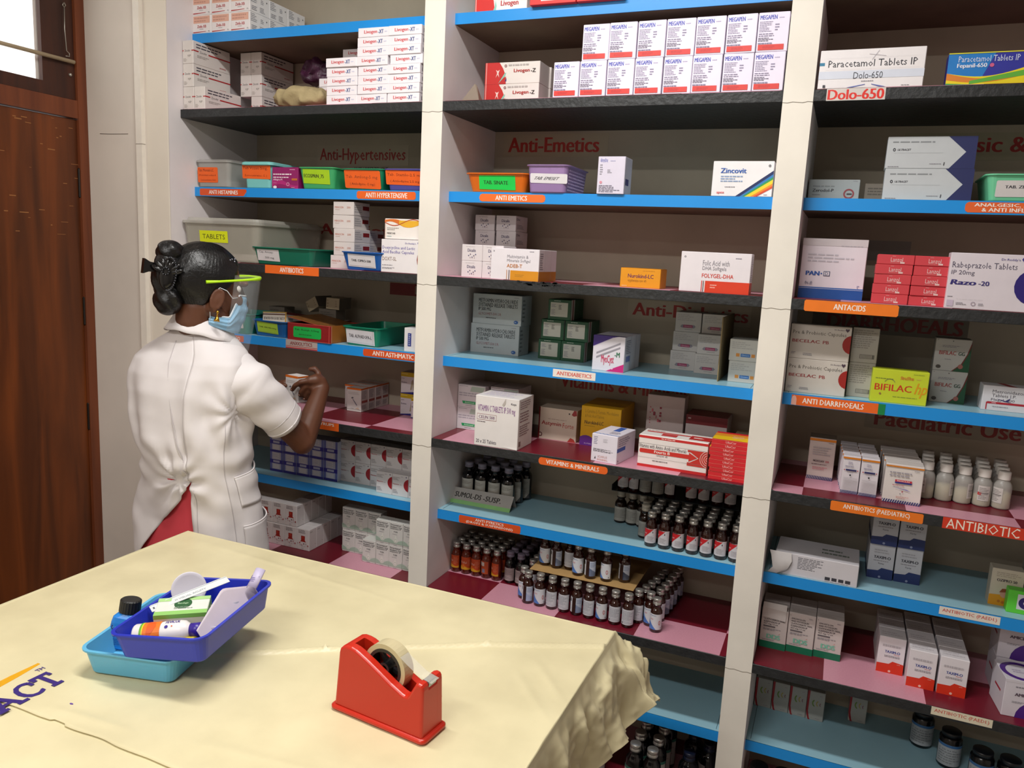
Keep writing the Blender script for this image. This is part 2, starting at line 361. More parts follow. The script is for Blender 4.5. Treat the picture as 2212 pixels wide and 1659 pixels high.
for bay, (bx0, bx1, bw) in BAYS.items():
    for lv, z in ZS.items():
        zz = z + (0.004 if (bay, lv) == (1, 7) else 0)
        blue = lv % 2 == 1
        nm = 'blue_shelf' if blue else 'black_shelf'
        lab = f'{SH_WORD[lv]} shelf of the {bw} bay' + ('' if blue else ', checkered on top')
        if blue:
            org = (bx0, 0.058, zz); t = thing('blue_shelf', lab, 'shelf', org, group='shelves of the medicine wall')
            W = bx1 - bx0; dp = YB - 0.058
            MB().box(0, W, 0.003, dp, -0.0300, -0.001, PLY).build('board', t)
            m = MB(); m.box(0, W, 0.0015, dp, -0.001, 0, LBLUE)
            if bay > 1 or lv < 7:
                for a in (0.012, W - 0.014): m.box(a, a + 0.0012, 0.012, dp, 0, 0.0003, mat('27404a', 0.6, 'gap', var=0))
            m.build('laminate_top', t)
            MB().box(0, W, 0, 0.003, -0.0302, 0, BLUE).build('edge_band', t)
            ye = 0.058
        else:
            cx, cy = CHK_ORG[(bay, lv)]
            org = (cx, cy, zz); t = thing('black_shelf', lab, 'shelf', org, group='shelves of the medicine wall')
            x0, x1, y0, y1 = bx0 - cx, bx1 - cx, 0 - cy, YB - cy
            MB().bbox(x0, x1, y0, y1, -0.0275, -0.0008, 0.001, SLAB).build('slab', t)
            r = 0.012; pts = [(x0 + 0.001, y1), (x0 + 0.001, y0 + r)] + [(x0 + 0.001 + r - r * cos(a), y0 + 0.0008 + r - r * sin(a)) for a in (0.4, 0.8, 1.2)] + [(x1 - 0.001 - r + r * sin(a), y0 + 0.0008 + r - r * cos(a)) for a in (0.4, 0.8, 1.2)] + [(x1 - 0.001, y0 + r), (x1 - 0.001, y1)]
            m = MB(); n = len(pts)
            m.add([(p[0], p[1], 0) for p in pts] + [(p[0], p[1], -0.0008) for p in pts], [tuple(range(n))] + [(k, k + n, (k + 1) % n + n, (k + 1) % n) for k in range(n)], CHECK)
            m.build('checker_top', t)
            if bay == 2 and lv == 4:   # chipped edge
                m = MB(); rc = random.Random(3)
                for k in range(26):
                    a = 0.25 + rc.random() * 0.13 - cx; q = -0.012 + rc.random() * 0.009
                    m.box(a, a + 0.004 + rc.random() * 0.012, y0 - 0.0006, y0, q, q + 0.002 + rc.random() * 0.003, mat('161718', 0.9, 'chip', var=0))
                m.build('chipped_paint', t)
            ye = 0.0
        for (a, b, z0, z1, col, items, cut) in RAIL.get((bay, lv), []):
            edge_label(t, a, b, zz + z0, zz + z1, ye, items, col, org, cut)

# ---------------------------------------------------------------- paper signs pasted on the back of the niches
def sign(x0, x1, z0, z1, items, label, paper='c6baa4', y=YB):
    w, h = x1 - x0, z1 - z0
    m = MB(); m.box(0, w, -0.0008, 0, 0, h, mat(paper, 0.5, 'paper', var=0.03))
    paint(m, lambda u, v, e: (u * w, -0.0008 - e, v * h), items, 0.5)
    return tag(m.build('paper_sign', None, (x0, y, z0)), label, 'sign', 'headings pasted inside the niches')
RD = 'a31d1a'
sign(-0.705, -0.325, 1.915, 1.985, [T('Anti-Hypertensives', .03, .08, .97, .86, RD, .02)], 'pasted sign with red hypertension heading above the row of small bins', 'b8ac98')
sign(-0.551, -0.403, 1.888, 1.914, [T('ANTI-HYPERTENSIVE', .02, .2, .98, .85, '2a2522', .02)], 'narrow sign with black capitals below the red hypertension heading', 'aca08c')
sign(-0.710, -0.20, 1.662, 1.718, [T('Antibiotics', .03, .15, .80, .85, RD, .03)], 'pasted sign with red antibiotics heading half behind the stacked cartons', 'b8ac98')
sign(-0.386, -0.10, 1.470, 1.512, [R(0, 0, 1, 1, '7c1618'), T('RESPIRATORY', .3, .15, 1.4, .85, 'a89684', .02)][:1] + [T('RESP', .36, .15, .98, .85, 'a89684', .02)], 'dark red paper strip with pale capitals beside the first pillar', '7c1618')
sign(0.030, 0.385, 1.945, 2.016, [T('Anti-Emetics', .05, .2, .92, .85, 'b52a22', .035)], 'pasted sign with red antiemetics heading in the middle bay', 'b4a890')
sign(0.485, 0.86, 1.452, 1.512, [T('Anti-Diabetics', .04, .2, .98, .85, RD, .035)], 'pasted sign with red diabetes heading behind the white carton stack', 'b8ac98')
sign(0.262, 0.70, 1.192, 1.266, [T('Vitamins & Minerals', .03, .25, 1.0, .85, RD, .035)], 'pasted sign with red vitamins heading under the diabetes shelf', 'a89c88')
sign(1.21, 1.62, 1.935, 2.005, [T('Analgesic & Anti', .02, .12, .98, .85, RD, .03)], 'pasted sign with red analgesic heading in the right bay', 'a8a088')
sign(1.03, 1.425, 1.462, 1.520, [T('DIARRHOEALS', .1, .18, .97, .85, '7a1a18', .035)], 'dark pasted sign with red diarrhoea heading in the right bay', '6f675c')
sign(1.20, 1.60, 1.195, 1.262, [T('Paediatric Use', .06, .15, .96, .8, '86201c', .035)], 'pasted sign with red paediatric heading in the right bay', '9a9080')
tag(MB().box(0, .20, -0.0008, 0, 0, .055, mat('8d8a84', 0.5, 'paper')).build('paper_sign', None, (1.06, YB, 1.665)), 'blank grey paper pasted behind the tall capsule carton', 'sign', 'headings pasted inside the niches')

# ---------------------------------------------------------------- door, frame, ventilator
WD = wood_mat('door_wood', '4a2208', '7a3c12', 0.4, (18, 18, 1.5)); WD2 = wood_mat('casing_wood', '5e2c14', '7d4020', 0.55, (30, 30, 2)); WD3 = wood_mat('sash_wood', '2e130a', '4a2312', 0.5, (30, 30, 2))
d = D.objects.new('door_1', None); COL.objects.link(d); d.location = (XL, 0, 0); struct(d)
m = MB(); m.bbox(-0.042, -0.004, -0.93, -0.088, 0.01, 2.008, 0.002, WD); m.build('door_panel', d)
m = MB(); rs = random.Random(5)
for k in range(26):
    y = -0.36 + rs.random() * 0.26; z = 1.6 + rs.random() * 0.4; l = 0.006 + rs.random() * 0.025
    m.box(-0.004, -0.0036, y, y + l, z, z + 0.0012 + rs.random() * 0.002, mat('a06a3a', 0.6, 'scratch', var=0))
m.build('scratches', d)
for z in (1.80, 1.36, 0.98, 0.3): MB().bbox(-0.006, 0.004, -0.092, -0.080, z - 0.05, z + 0.05, 0.003, mat('2c2622', 0.4, 'iron', metal=0.6)).build('hinge', d)
MB().tube([(-0.006, -0.86, 1.02), (0.035, -0.86, 1.02), (0.035, -0.76, 1.02)], 0.008, mat('9a9488', 0.3, 'steel', metal=0.9)).build('door_handle', d)
m = MB(); m.box(XL - 0.06, XL + 0.008, -0.088, -0.0535, 0, WZ1, WD2).box(XL - 0.06, XL + 0.008, DY0, -0.93, 0, WZ1, WD2)
m.box(XL - 0.06, XL + 0.006, -0.93, -0.088, 2.012, 2.070, WD2).box(XL - 0.06, XL + 0.006, -0.93, -0.088, WZ1 - 0.04, WZ1, WD2)
struct(m.build('trim_6'))
wv = D.objects.new('window_1', None); COL.objects.link(wv); wv.location = (XL, 0, 0); struct(wv)
m = MB(); zb = 2.072
m.box(-0.035, -0.002, -0.205, -0.090, zb, 2.62, WD3).box(-0.035, -0.002, -0.928, -0.86, zb, 2.62, WD3).box(-0.035, -0.002, -0.86, -0.205, zb, 2.112, WD3).box(-0.035, -0.002, -0.86, -0.205, 2.56, 2.62, WD3)
m.build('window_frame', wv)
m = MB(); m.box(-0.022, -0.018, -0.86, -0.205, 2.112, 2.56, mat('f2efe8', 0.25, 'frosted_glass', var=0, alpha=0.35)); m.build('pane', wv)
MB().tube([(0.012, -0.92, 2.185), (0.012, -0.10, 2.191)], 0.0065, mat('b8a688', 0.5, 'dowel')).build('curtain_rod', wv)
m = MB(); ir = mat('b9b4aa', 0.35, 'steel', metal=0.8, var=0)
m.tube([(0.006, -0.124, 2.372), (0.006, -0.119, 2.364), (0.006, -0.124, 2.357), (0.006, -0.130, 2.362), (0.006, -0.126, 2.370)], 0.0016, ir, 6)
m.tube([(0.006, -0.124, 2.357), (0.006, -0.126, 2.29), (0.006, -0.122, 2.222), (0.006, -0.112, 2.216), (0.006, -0.112, 2.206), (0.006, -0.126, 2.205)], 0.0016, ir, 6)
m.build('hook', wv)
MB().ell((0.0, -0.107, 2.150), 0.006, 0.006, 0.006, ir, u=10, v=6).build('screw', wv)

# ---------------------------------------------------------------- ceiling tube fittings
WHE = mat('fbf8f0', 0.4, 'tube_glass', var=0, emit=6.0)
for i, (x, y, z, wt) in enumerate(TUBES):
    t = thing('tube_fitting', ['white tube light fitting on the ceiling above the table', 'white tube light fitting on the ceiling behind the camera', 'farthest white tube light fitting near the front wall'][i], 'ceiling light', (x, y, ZC), group='ceiling lights')
    MB().bbox(-0.63, 0.63, -0.035, 0.035, -0.06, 0, 0.006, mat('e8e6e0', 0.4, 'steel')).build('housing', t)
    tt = MB().tube([(-0.60, 0, -0.085), (0.60, 0, -0.085)], 0.013, WHE, 12).build('tube', t)
    for sx in (-1, 1): MB().bbox(sx * 0.615 - 0.012, sx * 0.615 + 0.012, -0.016, 0.016, -0.105, -0.055, 0.003, mat('e8e6e0', 0.4, 'steel')).build('end_cap', t)

# ================================================================== MEDICINE CARTONS
W0, W1, W2 = 'ece6ea', 'e4dde0', 'd8d2cf'
RED, NAVY, GR, BK = 'd8281e', '23306e', '8c8790', '2a2830'
def heart(u, v, s, c, asp): return [P([(u, v - s * asp), (u - s, v + .2 * s * asp), (u - .6 * s, v + .9 * s * asp), (u, v + .45 * s * asp), (u + .6 * s, v + .9 * s * asp), (u + s, v + .2 * s * asp)], c)]
def wave(u0, u1, f0, f1, n=14):
    return [(u0 + (u1 - u0) * k / n, f0((u0 + (u1 - u0) * k / n))) for k in range(n + 1)] + [(u1 - (u1 - u0) * k / n, f1(u1 - (u1 - u0) * k / n)) for k in range(n + 1)]
STR = [P([(a, 0), (a + .035, 0), (a + .075, .085), (a + .04, .085)], '2c3470') for a in [-.05 + .062 * k for k in range(17)]]
CART.update({
 'zinfe': (.0800, .092, .0585, 'ece6e6', {'F': [R(.06, .56, .93, .94, 'e3b09c'), N(.1, .6, .9, .9, 2, 'c89484'), T('Zinfe-XB', .26, .31, .74, .46, 'b8242a', .02), N(.38, .22, .62, .27, 1), P([(.05, .05), (.05, .1), (.72, .12), (.74, .1)], 'b8242a'), N(.85, .08, .95, .16, 2)],
            'R': [N(.05, .5, .4, .95, 5), N(.55, .55, .72, .8, 3), N(.5, .1, .85, .4, 4), C(.86, .75, .025, '3a3a42', 1.5), N(.08, .1, .4, .35, 3)]}),
 'zinco_long': (.0450, .168, .0720, 'e2dbd6', {'F': [R(0, .54, .1, .59, 'b5252b'), T('Zincofer', .2, .52, .72, .61, '6e6468', .01), R(.86, .54, 1, .59, 'b5252b'), T('KJP', .5, .28, .78, .38, '8c8480', .01), N(.1, .08, .5, .24, 3, 'b8b0aa')],
            'R': [N(.08, .68, .82, .92, 2, '55505a'), R(0, .55, .14, .60, 'b5252b'), T('Zincofer', .17, .52, .36, .62, '6e6468', .01), R(.40, .53, 1, .585, 'b5252b'), N(.1, .3, .45, .42, 2, 'aaa49e'), N(.7, .1, .9, .2, 1, 'c08080')]}),
 'livo_xt': (.1080, .085, .0262, 'efe9ee', {'F': [T('Livogen', .19, .28, .60, .74, 'd23238', .03), T('-XT', .63, .32, .80, .74, '2d4a8c', .03), N(.83, .4, .95, .62, 1, 'cfcfe6')], 'R': [T('LIV', .15, .3, .45, .7, '3a3a46', .02)]}),
 'livo_top': (.160, .07, .0590, 'ece7e6', {'F': [P([(0, 0), (.33, 0), (.38, .3), (.36, .62), (.28, .85), (.22, 1), (0, 1)], 'd8251f'), R(.01, 0, .025, 1, 'f0b0a8'), P([(.33, 0), (.40, .0), (.42, .35), (.40, .6), (.385, .3)], '8ccab8'), N(.44, .74, .97, .94, 1, 'c4bfbe'), T('Livogen', .50, .28, .84, .58, 'c02228', .03)]}),
 'livo_red': (.132, .07, .030, 'd4221f', {'F': [P([(.25, .3), (1, .3), (1, 1), (.2, 1)], 'ece7e6'), P([(.0, .55), (.2, 1), (0, 1)], 'f2ece8')]}),
 'livo_z': (.168, .075, .0590, 'ddd6d0', {'F': [P([(0, 0), (.37, 0), (.365, .5), (.33, .72), (.26, 1), (0, 1)], 'c01f1c'), R(.015, 0, .03, 1, 'e09890'), P([(.25, .0), (.39, .35), (.39, 0)], 'b81c1c'), P([(.25, .02), (.37, .36), (.39, .52), (.365, .5)], '86c0ae'), P([(.37, .12), (.40, .28), (.40, .12)], '2c2c70'), P([(.2, .3), (.225, .52), (.2, .66), (.235, .6), (.27, .66), (.25, .5), (.265, .3), (.235, .45)], 'e8c8c0'), RING(.38, .83, .012, .022, '7a3030', 2.8), N(.43, .78, .96, .94, 1, 'b4aca8'), T('Livogen', .53, .48, .82, .68, 'b02420', .03), T('-Z', .84, .5, .93, .67, '2a2420', .03)]}),
 'megapen': (.0712, .07, .0895, 'e6def0', {'F': [T('MEGAPEN', .05, .82, .60, .93, '4450b4', .03), N(.66, .83, .95, .88, 1, 'a8a0c0'), N(.05, .50, .5, .78, 7, '8a82a0'), N(.55, .52, .72, .72, 3, '8a82a0'), N(.05, .38, .85, .48, 2, '847c98'), N(.04, .26, .55, .37, 3, '5c566e'), N(.04, .18, .55, .25, 1, '8a82a0'), R(.05, .045, .88, .185, 'd83a34'), N(.2, .08, .75, .15, 3, 'b83034')], 'T': [P([(.05, .02), (.95, .02), (.8, .14), (.2, .14)], 'd4ccdc')]}),
 'mega_hi': (.0760, .07, .0985, 'd9d3e4', {'F': [T('\u092e\u0947\u0917\u093e\u092a\u0947\u0928', .08, .84, .36, .95, '5a5fb0', .02), N(.45, .86, .66, .9, 1, 'a0a0c4'), N(.08, .5, .2, .8, 5), N(.36, .55, .55, .66, 3), C(.14, .31, .05, 'd890a0', .75), N(.08, .04, .85, .24, 5, '6e6a7c')], 'R': [R(.15, .25, .6, .42, '4a4c8a')]}),
 'zincovit': (.150, .055, .0880, 'eeecee', {'F': [P([(.40, .0), (.52, 0), (1.0, .60), (1.0, .74)], '16285e'), P([(.475, 0), (.56, 0), (1.0, .53), (1.0, .64)], '2e7cc0'), P([(.52, 0), (.60, 0), (1.0, .47), (1.0, .56)], '2c9a54'), P([(.56, 0), (.67, 0), (1.0, .36), (1.0, .49)], 'f0d42a'), P([(.65, 0), (.72, 0), (1.0, .30), (1.0, .38)], 'e88a28'), P([(.70, 0), (.75, 0), (1.0, .25), (1.0, .31)], 'd84828'), T('Zincovit', .13, .66, .56, .80, '2258b0', .03), N(.14, .40, .55, .60, 3, '8aa4cc'), N(.22, .25, .5, .29, 1), T('apex', .09, .06, .22, .13, 'd84048', .02), N(.87, .04, .96, .08, 1), RING(.93, .87, .012, .02, '444a50', 1.7), C(.93, .87, .006, '444a50', 1.7)]}),
 'montelu': (.104, .06, .067, '8e1460', {'F': [P(wave(0, 1, lambda u: .10 + .1 * sin(u * 5), lambda u: .3 + .16 * sin(u * 4 + 1)), 'b02274'), N(.68, .86, .96, .92, 1, 'e8b8d0'), N(.05, .60, .88, .74, 1, 'ecd4e0'), N(.05, .47, .75, .58, 1, 'ecd4e0'), T('Allegra-M', .05, .36, .4, .46, 'f0dce8', .02), R(.76, .38, .97, .48, 'c06a30'), N(.05, .24, .2, .28, 1, 'dca0c0'), C(.12, .06, .07, 'f0e4ea', 1.0), RING(.62, .2, .04, .06, 'd898b8', 1.5), N(.75, .03, .95, .07, 1, 'ecc8dc')]}),
 'small_white': (.078, .088, .0415, 'd6cecb', {'F': [T('MINOCIN', .08, .5, .50, .64, 'c07868', .015), T('200', .66, .5, .84, .64, 'c08878', .015), N(.1, .36, .4, .44, 1, 'c4a49a')], 'R': [N(.05, .2, .6, .85, 4, 'a8a4a6'), R(.55, .45, .95, .75, '862024')]}),
 'doxt': (.148, .05, .0985, 'e9e4e6', {'F': [T('Doxycycline and Lactic', .03, .68, .80, .80, '6a5fa8', .012), T('Acid Bacillus Capsules', .03, .55, .78, .67, '6a5fa8', .012), T('DOXT-SL', .03, .36, .37, .47, '8c7264', .01), N(.03, .2, .34, .24, 1), N(.03, .1, .35, .16, 2), T("Dr.Reddy's", .57, .86, .82, .92, '54489a', .01)] + heart(.895, .9, .04, '4a3c94', 1.5) + [C(1.12, .42, .27, '8e2c22', 1.5)],
            'R': [R(.3, .6, .9, .8, '9a2a24'), N(.1, .05, .9, .55, 12, '7c7470')]}),
 'dutas': (.125, .045, .0600, 'ece5df', {'F': [P(wave(0, 1, lambda u: .72 + .14 * sin(u * 6.5 + .6), lambda u: .88 + .1 * sin(u * 5 + .5)), 'd8702a'), P(wave(.4, 1, lambda u: .68 + .1 * sin(u * 7), lambda u: .92), 'e8b02e'), P(wave(0, 1, lambda u: .80 - .16 * sin(u * 6), lambda u: .84 - .16 * sin(u * 6)), 'b8441e'), R(.02, 0, .028, 1, 'd89878'), N(.07, .42, .45, .58, 2, 'a8a09c'), T('MERITAB', .07, .24, .3, .32, '5a5050', .02), N(.07, .1, .25, .16, 1, '8ab0b0')]}),
 'asth': (.056, .05, .0740, 'dfdcde', {'F': [R(.24, .22, .46, .78, '2c3a8a'), N(.3, .25, .4, .75, 6, 'd8dcea')]}),
 'oral': (.0575, .044, .0820, 'd9d2cf', {'F': [R(0, .93, 1, 1, 'd86a18'), N(.1, .72, .9, .84, 2, 'b8b0ae'), P([(.3, .58), (.42, .63), (.5, .58), (.38, .54)], '6c6870'), P([(.4, .52), (.46, .53), (.74, .3), (.7, .26)], '7a7684'), N(.3, .12, .5, .15, 1), P([(.62, .14), (.8, .2), (.92, .12)], 'd8b8a0'), R(0, .1, 1, .115, 'c4bcb8')],
            'R': [R(0, .94, 1, 1, 'c86014'), N(.1, .55, .9, .9, 6), R(.1, .38, .9, .48, 'a05048'), N(.1, .1, .9, .3, 4)], 'T': [R(0, 0, 1, .08, 'd86a18')]}),
 'inhaler': (.060, .06, .0740, 'd4cfd4', {'F': [R(0, .8, 1, 1, 'c0a418'), N(.05, .9, .5, .95, 1, 'e8dc90'), P(wave(0, 1, lambda u: 0, lambda u: .03 + .1 * u), '28287c'), N(.05, .68, .3, .74, 1), T('Budate', .06, .5, .4, .57, '5a5670', .01), P([(.62, .2), (.7, .62), (.8, .7), (.84, .5), (.9, .2), (.82, .2), (.78, .45), (.72, .2)], 'a89c84')]}),
 'blue_pack': (.0562, .06, .0700, 'cfd2e6', {'F': [R(0, 0, .16, 1, '6f78c0'), R(.84, 0, 1, 1, '6f78c0'), R(0, 0, 1, .12, '33309a'), R(0, .42, 1, .62, '3230a0'), R(.25, .47, .75, .58, 'c4c8e4'), R(.3, .68, .7, .95, 'e6e6f0'), N(.3, .72, .7, .92, 4, 'b8bcd8'), R(.25, .15, .75, .38, 'e8e8f2')]}),
 'circle_white': (.0605, .045, .0735, 'd6d2d2', {'F': [C(1.08, .55, .36, '9c1f28', .82), N(.05, .72, .55, .88, 3, '8a8688'), T('Nasivion', .05, .52, .44, .58, 'a83038', .02), N(.48, .52, .62, .56, 1), N(.06, .12, .4, .32, 3, 'a09a9e')] + [N(.55, .9, .78, .94, 1)] + heart(.88, .92, .045, '6c6478', .8)}),
 'lamp_red': (.0530, .040, .0760, 'dcd6d6', {'F': [N(.15, .78, .85, .95, 3, '6c6064'), P([(.28, .4), (.36, .46), (.36, .68), (.66, .68), (.66, .46), (.76, .4)], '9c1c14'), P([(.44, .62), (.5, .66), (.56, .62), (.5, .5)], 'c0381c')] + [C(.1 + .16 * k, .30 + .05 * sin(k * 2.2), .03 + .015 * (k % 2), 'a8343a' if k % 3 else '7c5c62', .7) for k in range(6)] + [C(.3 + .16 * k, .22 + .03 * cos(k * 2), .022, '8c6468', .7) for k in range(4)] + [N(.4, .08, .62, .12, 1)], 'R': [R(.1, .85, .45, .9, 'b8b2b2'), C(.8, .25, .03, 'a06468', .5)]}),
 'para': (.0508, .040, .0790, 'd0cfca', {'F': [T('Paracetamol', .08, .86, .86, .93, '36363a', .02), T('Paediatric Oral', .08, .77, .92, .84, '36363a', .02), T('Suspension IP', .08, .69, .86, .76, '36363a', .02), T('P-250', .35, .57, .62, .63, '4a4a4e', .02), N(.25, .48, .75, .51, 1), P(wave(0, 1, lambda u: .08, lambda u: .22 + .05 * cos(u * 6.28)), 'a3b8a8'), C(.5, .22, .16, 'dcdcd4', .64), P([(.39, .29), (.61, .29), (.5, .45)], 'dcdcd4'), RING(.5, .22, .09, .11, 'a3b8a8', .64), N(.35, .02, .65, .05, 1)]}),
 'dicalis': (.0660, .095, .0470, 'd9d1d3', {'F': [N(.2, .84, .8, .9, 1, 'b0a8ac'), T('Dicalis', .28, .56, .68, .74, '4c4468', .025)] + [C(.34 + .085 * k, .32 + .1 * sin(k * 2.1), .028, '6a5a6a' if k % 2 else '5a5a7c', 1.4) for k in range(5)] + [C(.42 + .1 * k, .2, .018, '8a707a', 1.4) for k in range(3)], 'R': [T('Dic', .05, .7, .35, .85, '5a5468', .02), N(.1, .15, .8, .45, 4)]}),
 'adeb': (.146, .15, .0880, 'e3dde3', {'F': [RING(.06, .90, .008, .014, '3a3640', 1.66), N(.80, .90, .96, .94, 1, '6c6478'), T('Multivitamin &', .34, .70, .78, .80, '8c8890', .0), T('Minerals Softgel', .34, .55, .82, .67, '8c8890', .0), T('ADEB-T', .34, .40, .66, .51, 'c07a3a', .012), R(.34, .02, .352, .32, 'b87830'), R(.385, .02, .40, .32, '54382c'), R(.42, .0, 1, .31, 'd48c14'), N(.52, .1, .72, .2, 2, 'b07818')], 'R': [R(0, 0, 1, .31, 'c07c14'), N(.05, .35, .25, .9, 8), R(.32, .31, .325, 1, 'b8b2b8'), R(.66, .0, .665, 1, 'b0a8ac')]}),
 'nuro_small': (.110, .07, .0520, 'e0950f', {'F': [N(.56, .84, .92, .9, 1, 'c07c10'), T('Nurokind-LC', .19, .5, .83, .7, '6a2c52', .02), T('\u0928\u094d\u092f\u0942\u0930\u094b\u0915\u093e\u0907\u0902\u0921-\u090f\u0932 \u0938\u0940', .19, .26, .66, .42, 'a06a18', .01), N(.05, .06, .2, .1, 1, 'f4ead8')], 'T': [R(0, 0, 1, 1, 'e0981a')]}),
 'folygel': (.176, .05, .1020, 'e6dfe4', {'F': [RING(.06, .87, .007, .013, '3a3640', 1.73), N(.78, .85, .93, .89, 1, '6c6478'), T('Folic Acid with', .32, .67, .70, .80, '8c8890', .0), T('DHA Softgels', .32, .53, .66, .65, '8c8890', .0), T('FOLYGEL-DHA', .32, .37, .77, .47, 'd84a3c', .012), R(.32, .02, .332, .29, 'd23a2c'), R(.345, .02, .355, .29, '54382c'), R(.375, 0, 1, .29, 'da3a18'), N(.45, .1, .56, .22, 2, 'f0b0a0')], 'R': [R(0, 0, 1, .29, 'c83416'), N(.1, .32, .9, .95, 14, '9a949c')]}),
 'metformin': (.168, .085, .0945, 'b3b9bb', {'F': [N(.84, .9, .97, .94, 1), T('METFORMIN HYDROCHLORIDE', .12, .72, .92, .85, '3c4448', .015), T('SUSTAINED RELEASE TABLETS', .12, .57, .92, .70, '3c4448', .015), T('IP 500 MG', .12, .44, .38, .55, '3c4448', .015), T('GLYCOMET-500 S.R.', .12, .29, .60, .38, 'a06a70', .005), N(.28, .18, .60, .23, 1, '4a5054'), C(.90, .12, .045, '2c5a9a', 1.3), N(.87, .10, .94, .14, 1, 'c8d4e4')], 'R': [N(.1, .1, .4, .9, 6, '7a8084')]}),
 'green_box': (.0740, .12, .0620, '0e4a2c', {'F': [R(.10, .15, .86, .85, 'c4c0b4'), N(.25, .9, .75, .95, 1, 'c8ccc0'), N(.14, .6, .38, .78, 3), N(.46, .5, .62, .75, 4, '4c4a48'), N(.14, .22, .36, .5, 5)], 'R': [R(.0, .0, .28, 1, 'c8c4bc'), R(.12, 0, .19, 1, '8c2028')]}),
 'myocyst': (.0940, .16, .1010, 'ded9e2', {'F': [P([(0, .68), (.0, 1), (.8, 1), (.62, .96)], '3a2378'), P([(.44, .0), (1, .0), (1, .24)], 'cc1f78'), P([(.0, .665), (.0, .68), (.62, .965), (.66, .965)], 'c8c0d8')] + [P([(.12 + .0, .47 + k * -.12), (.86, .79 - k * .12), (.86, .84 - k * .12), (.12, .52 - k * .12)], '9a96a0') for k in (0, 1)] + [T('MyoCyst', .28, .17, .68, .46, 'cc2a5c', .02), T('-M', .70, .42, .86, .56, '24704a', .03), C(.64, .09, .03, 'f0c8dc', .9)], 'R': [R(.1, .28, .35, .44, '7a86c0'), N(.08, .5, .4, .9, 8, '8c8c9c'), R(.36, 0, .37, 1, 'b0acb8'), R(.7, 0, .71, 1, 'b0acb8')], 'T': [R(0, 0, 1, .1, '3a2378')]}),
 'pink_label': (.0760, .09, .0575, 'cbc7c4', {'F': [N(.08, .55, .85, .9, 4, 'b4b0b0'), P([(.2, .25), (.26, .2), (.74, .2), (.8, .28), (.74, .36), (.26, .36)], '8f8a98'), R(.32, .21, .68, .35, 'a02c5c'), T('Glimisave', .35, .24, .65, .32, 'd8a8c0', .01), N(.38, .1, .7, .15, 1)]}),
 'orange_label': (.0780, .09, .0590, 'c2c2bc', {'F': [N(.08, .55, .85, .9, 4, 'acacaa'), R(.24, .2, .36, .35, 'd08a3c'), R(.76, .2, .88, .35, 'd08a3c'), R(.40, .2, .72, .35, '2c6ab0'), T('Glimisave', .43, .24, .69, .32, 'b0cce8', .01)]}),
 'amino': (.0960, .11, .0725, 'd3ccd0', {'F': [P([(.45, .72), (.9, .72), (1, .95), (.5, .95)], 'aab8ac'), N(.05, .92, .4, .96, 1), N(.05, .48, .9, .68, 2, 'a8a2ac'), P([(.2, .16), (.78, .16), (.80, .28), (.17, .28)], '1f9a5c'), T('Aminowel Z', .27, .185, .7, .26, 'd8ecd8', .01), N(.3, .07, .65, .11, 1)]}),
 'celin': (.139, .114, .1500, 'e6e1df', {'F': [T('VITAMIN C TABLETS IP 500 mg', .06, .66, .92, .82, '7c3f86', .015), P([(.05, .52), (.50, .52), (.50, .64), (.05, .64)], '8a3a46'), P([(.056, .527), (.494, .527), (.494, .633), (.056, .633)], 'e6e1df'), T('CELIN 500', .09, .55, .46, .61, '6a3a66', .02), N(.06, .47, .40, .50, 1, '6a5a66'), T('20 x 25 Tablets', .05, .06, .52, .13, '5a5460', .005), T('Koye', .82, .87, .94, .92, '4a4450', .02), P([(.62, .86), (.70, .995), (.70, .9), (.66, .84)], 'bdb5ae'), P([(.6, .04), (1, .005), (1, .05)], 'f0eceb')],
            'R': [N(.1, .78, .9, .95, 4, '9a8088'), N(.1, .52, .9, .74, 4, '8c6a74'), N(.1, .25, .9, .48, 5, '8c6a74'), R(.08, .06, .2, .16, '8c7a74')], 'T': [N(.1, .2, .9, .9, 5, 'd0c6dc')]}, 0.5),
 'astymin': (.124, .11, .1000, 'cfc0b0', {'F': [T('Astymin', .08, .42, .60, .58, '9a2c30', .02), T('Forte', .64, .42, .93, .57, 'b8564a', .005), N(.25, .64, .86, .67, 1, '9a8478'), C(.80, .88, .02, '3c3434', 1.24), P([(.86, .86), (.92, 1), (.98, 1), (1, .85), (.92, .82)], '943032'), P([(.78, 0), (.86, .14), (.95, .1), (1, .0)], 'a83c34'), RING(.06, .14, .035, .055, '5a2a30', 1.24), R(0, .0, .035, 1, '6a1c20')]}, 0.22),
 'nuro_big': (.124, .16, .1220, 'd6a400', {'F': [T('L-Carnitine L-Tartrate, Mecobalamin', .10, .82, .94, .92, 'a07c10', .0), T('& Folic Acid Tablets', .10, .72, .58, .80, 'a07c10', .0), T('Nurokind-LC', .10, .55, .58, .64, '4a3a20', .02), N(.1, .49, .4, .52, 1, 'a07c10'), C(.16, .0, .26, '5a2080', 1.0), T('10 x 10 Tablets', .12, .04, .3, .07, 'd8c0e0', .01)], 'T': [R(.0, .35, 1, .36, '8c7818'), R(0, .68, 1, .69, '8c7818')]}),
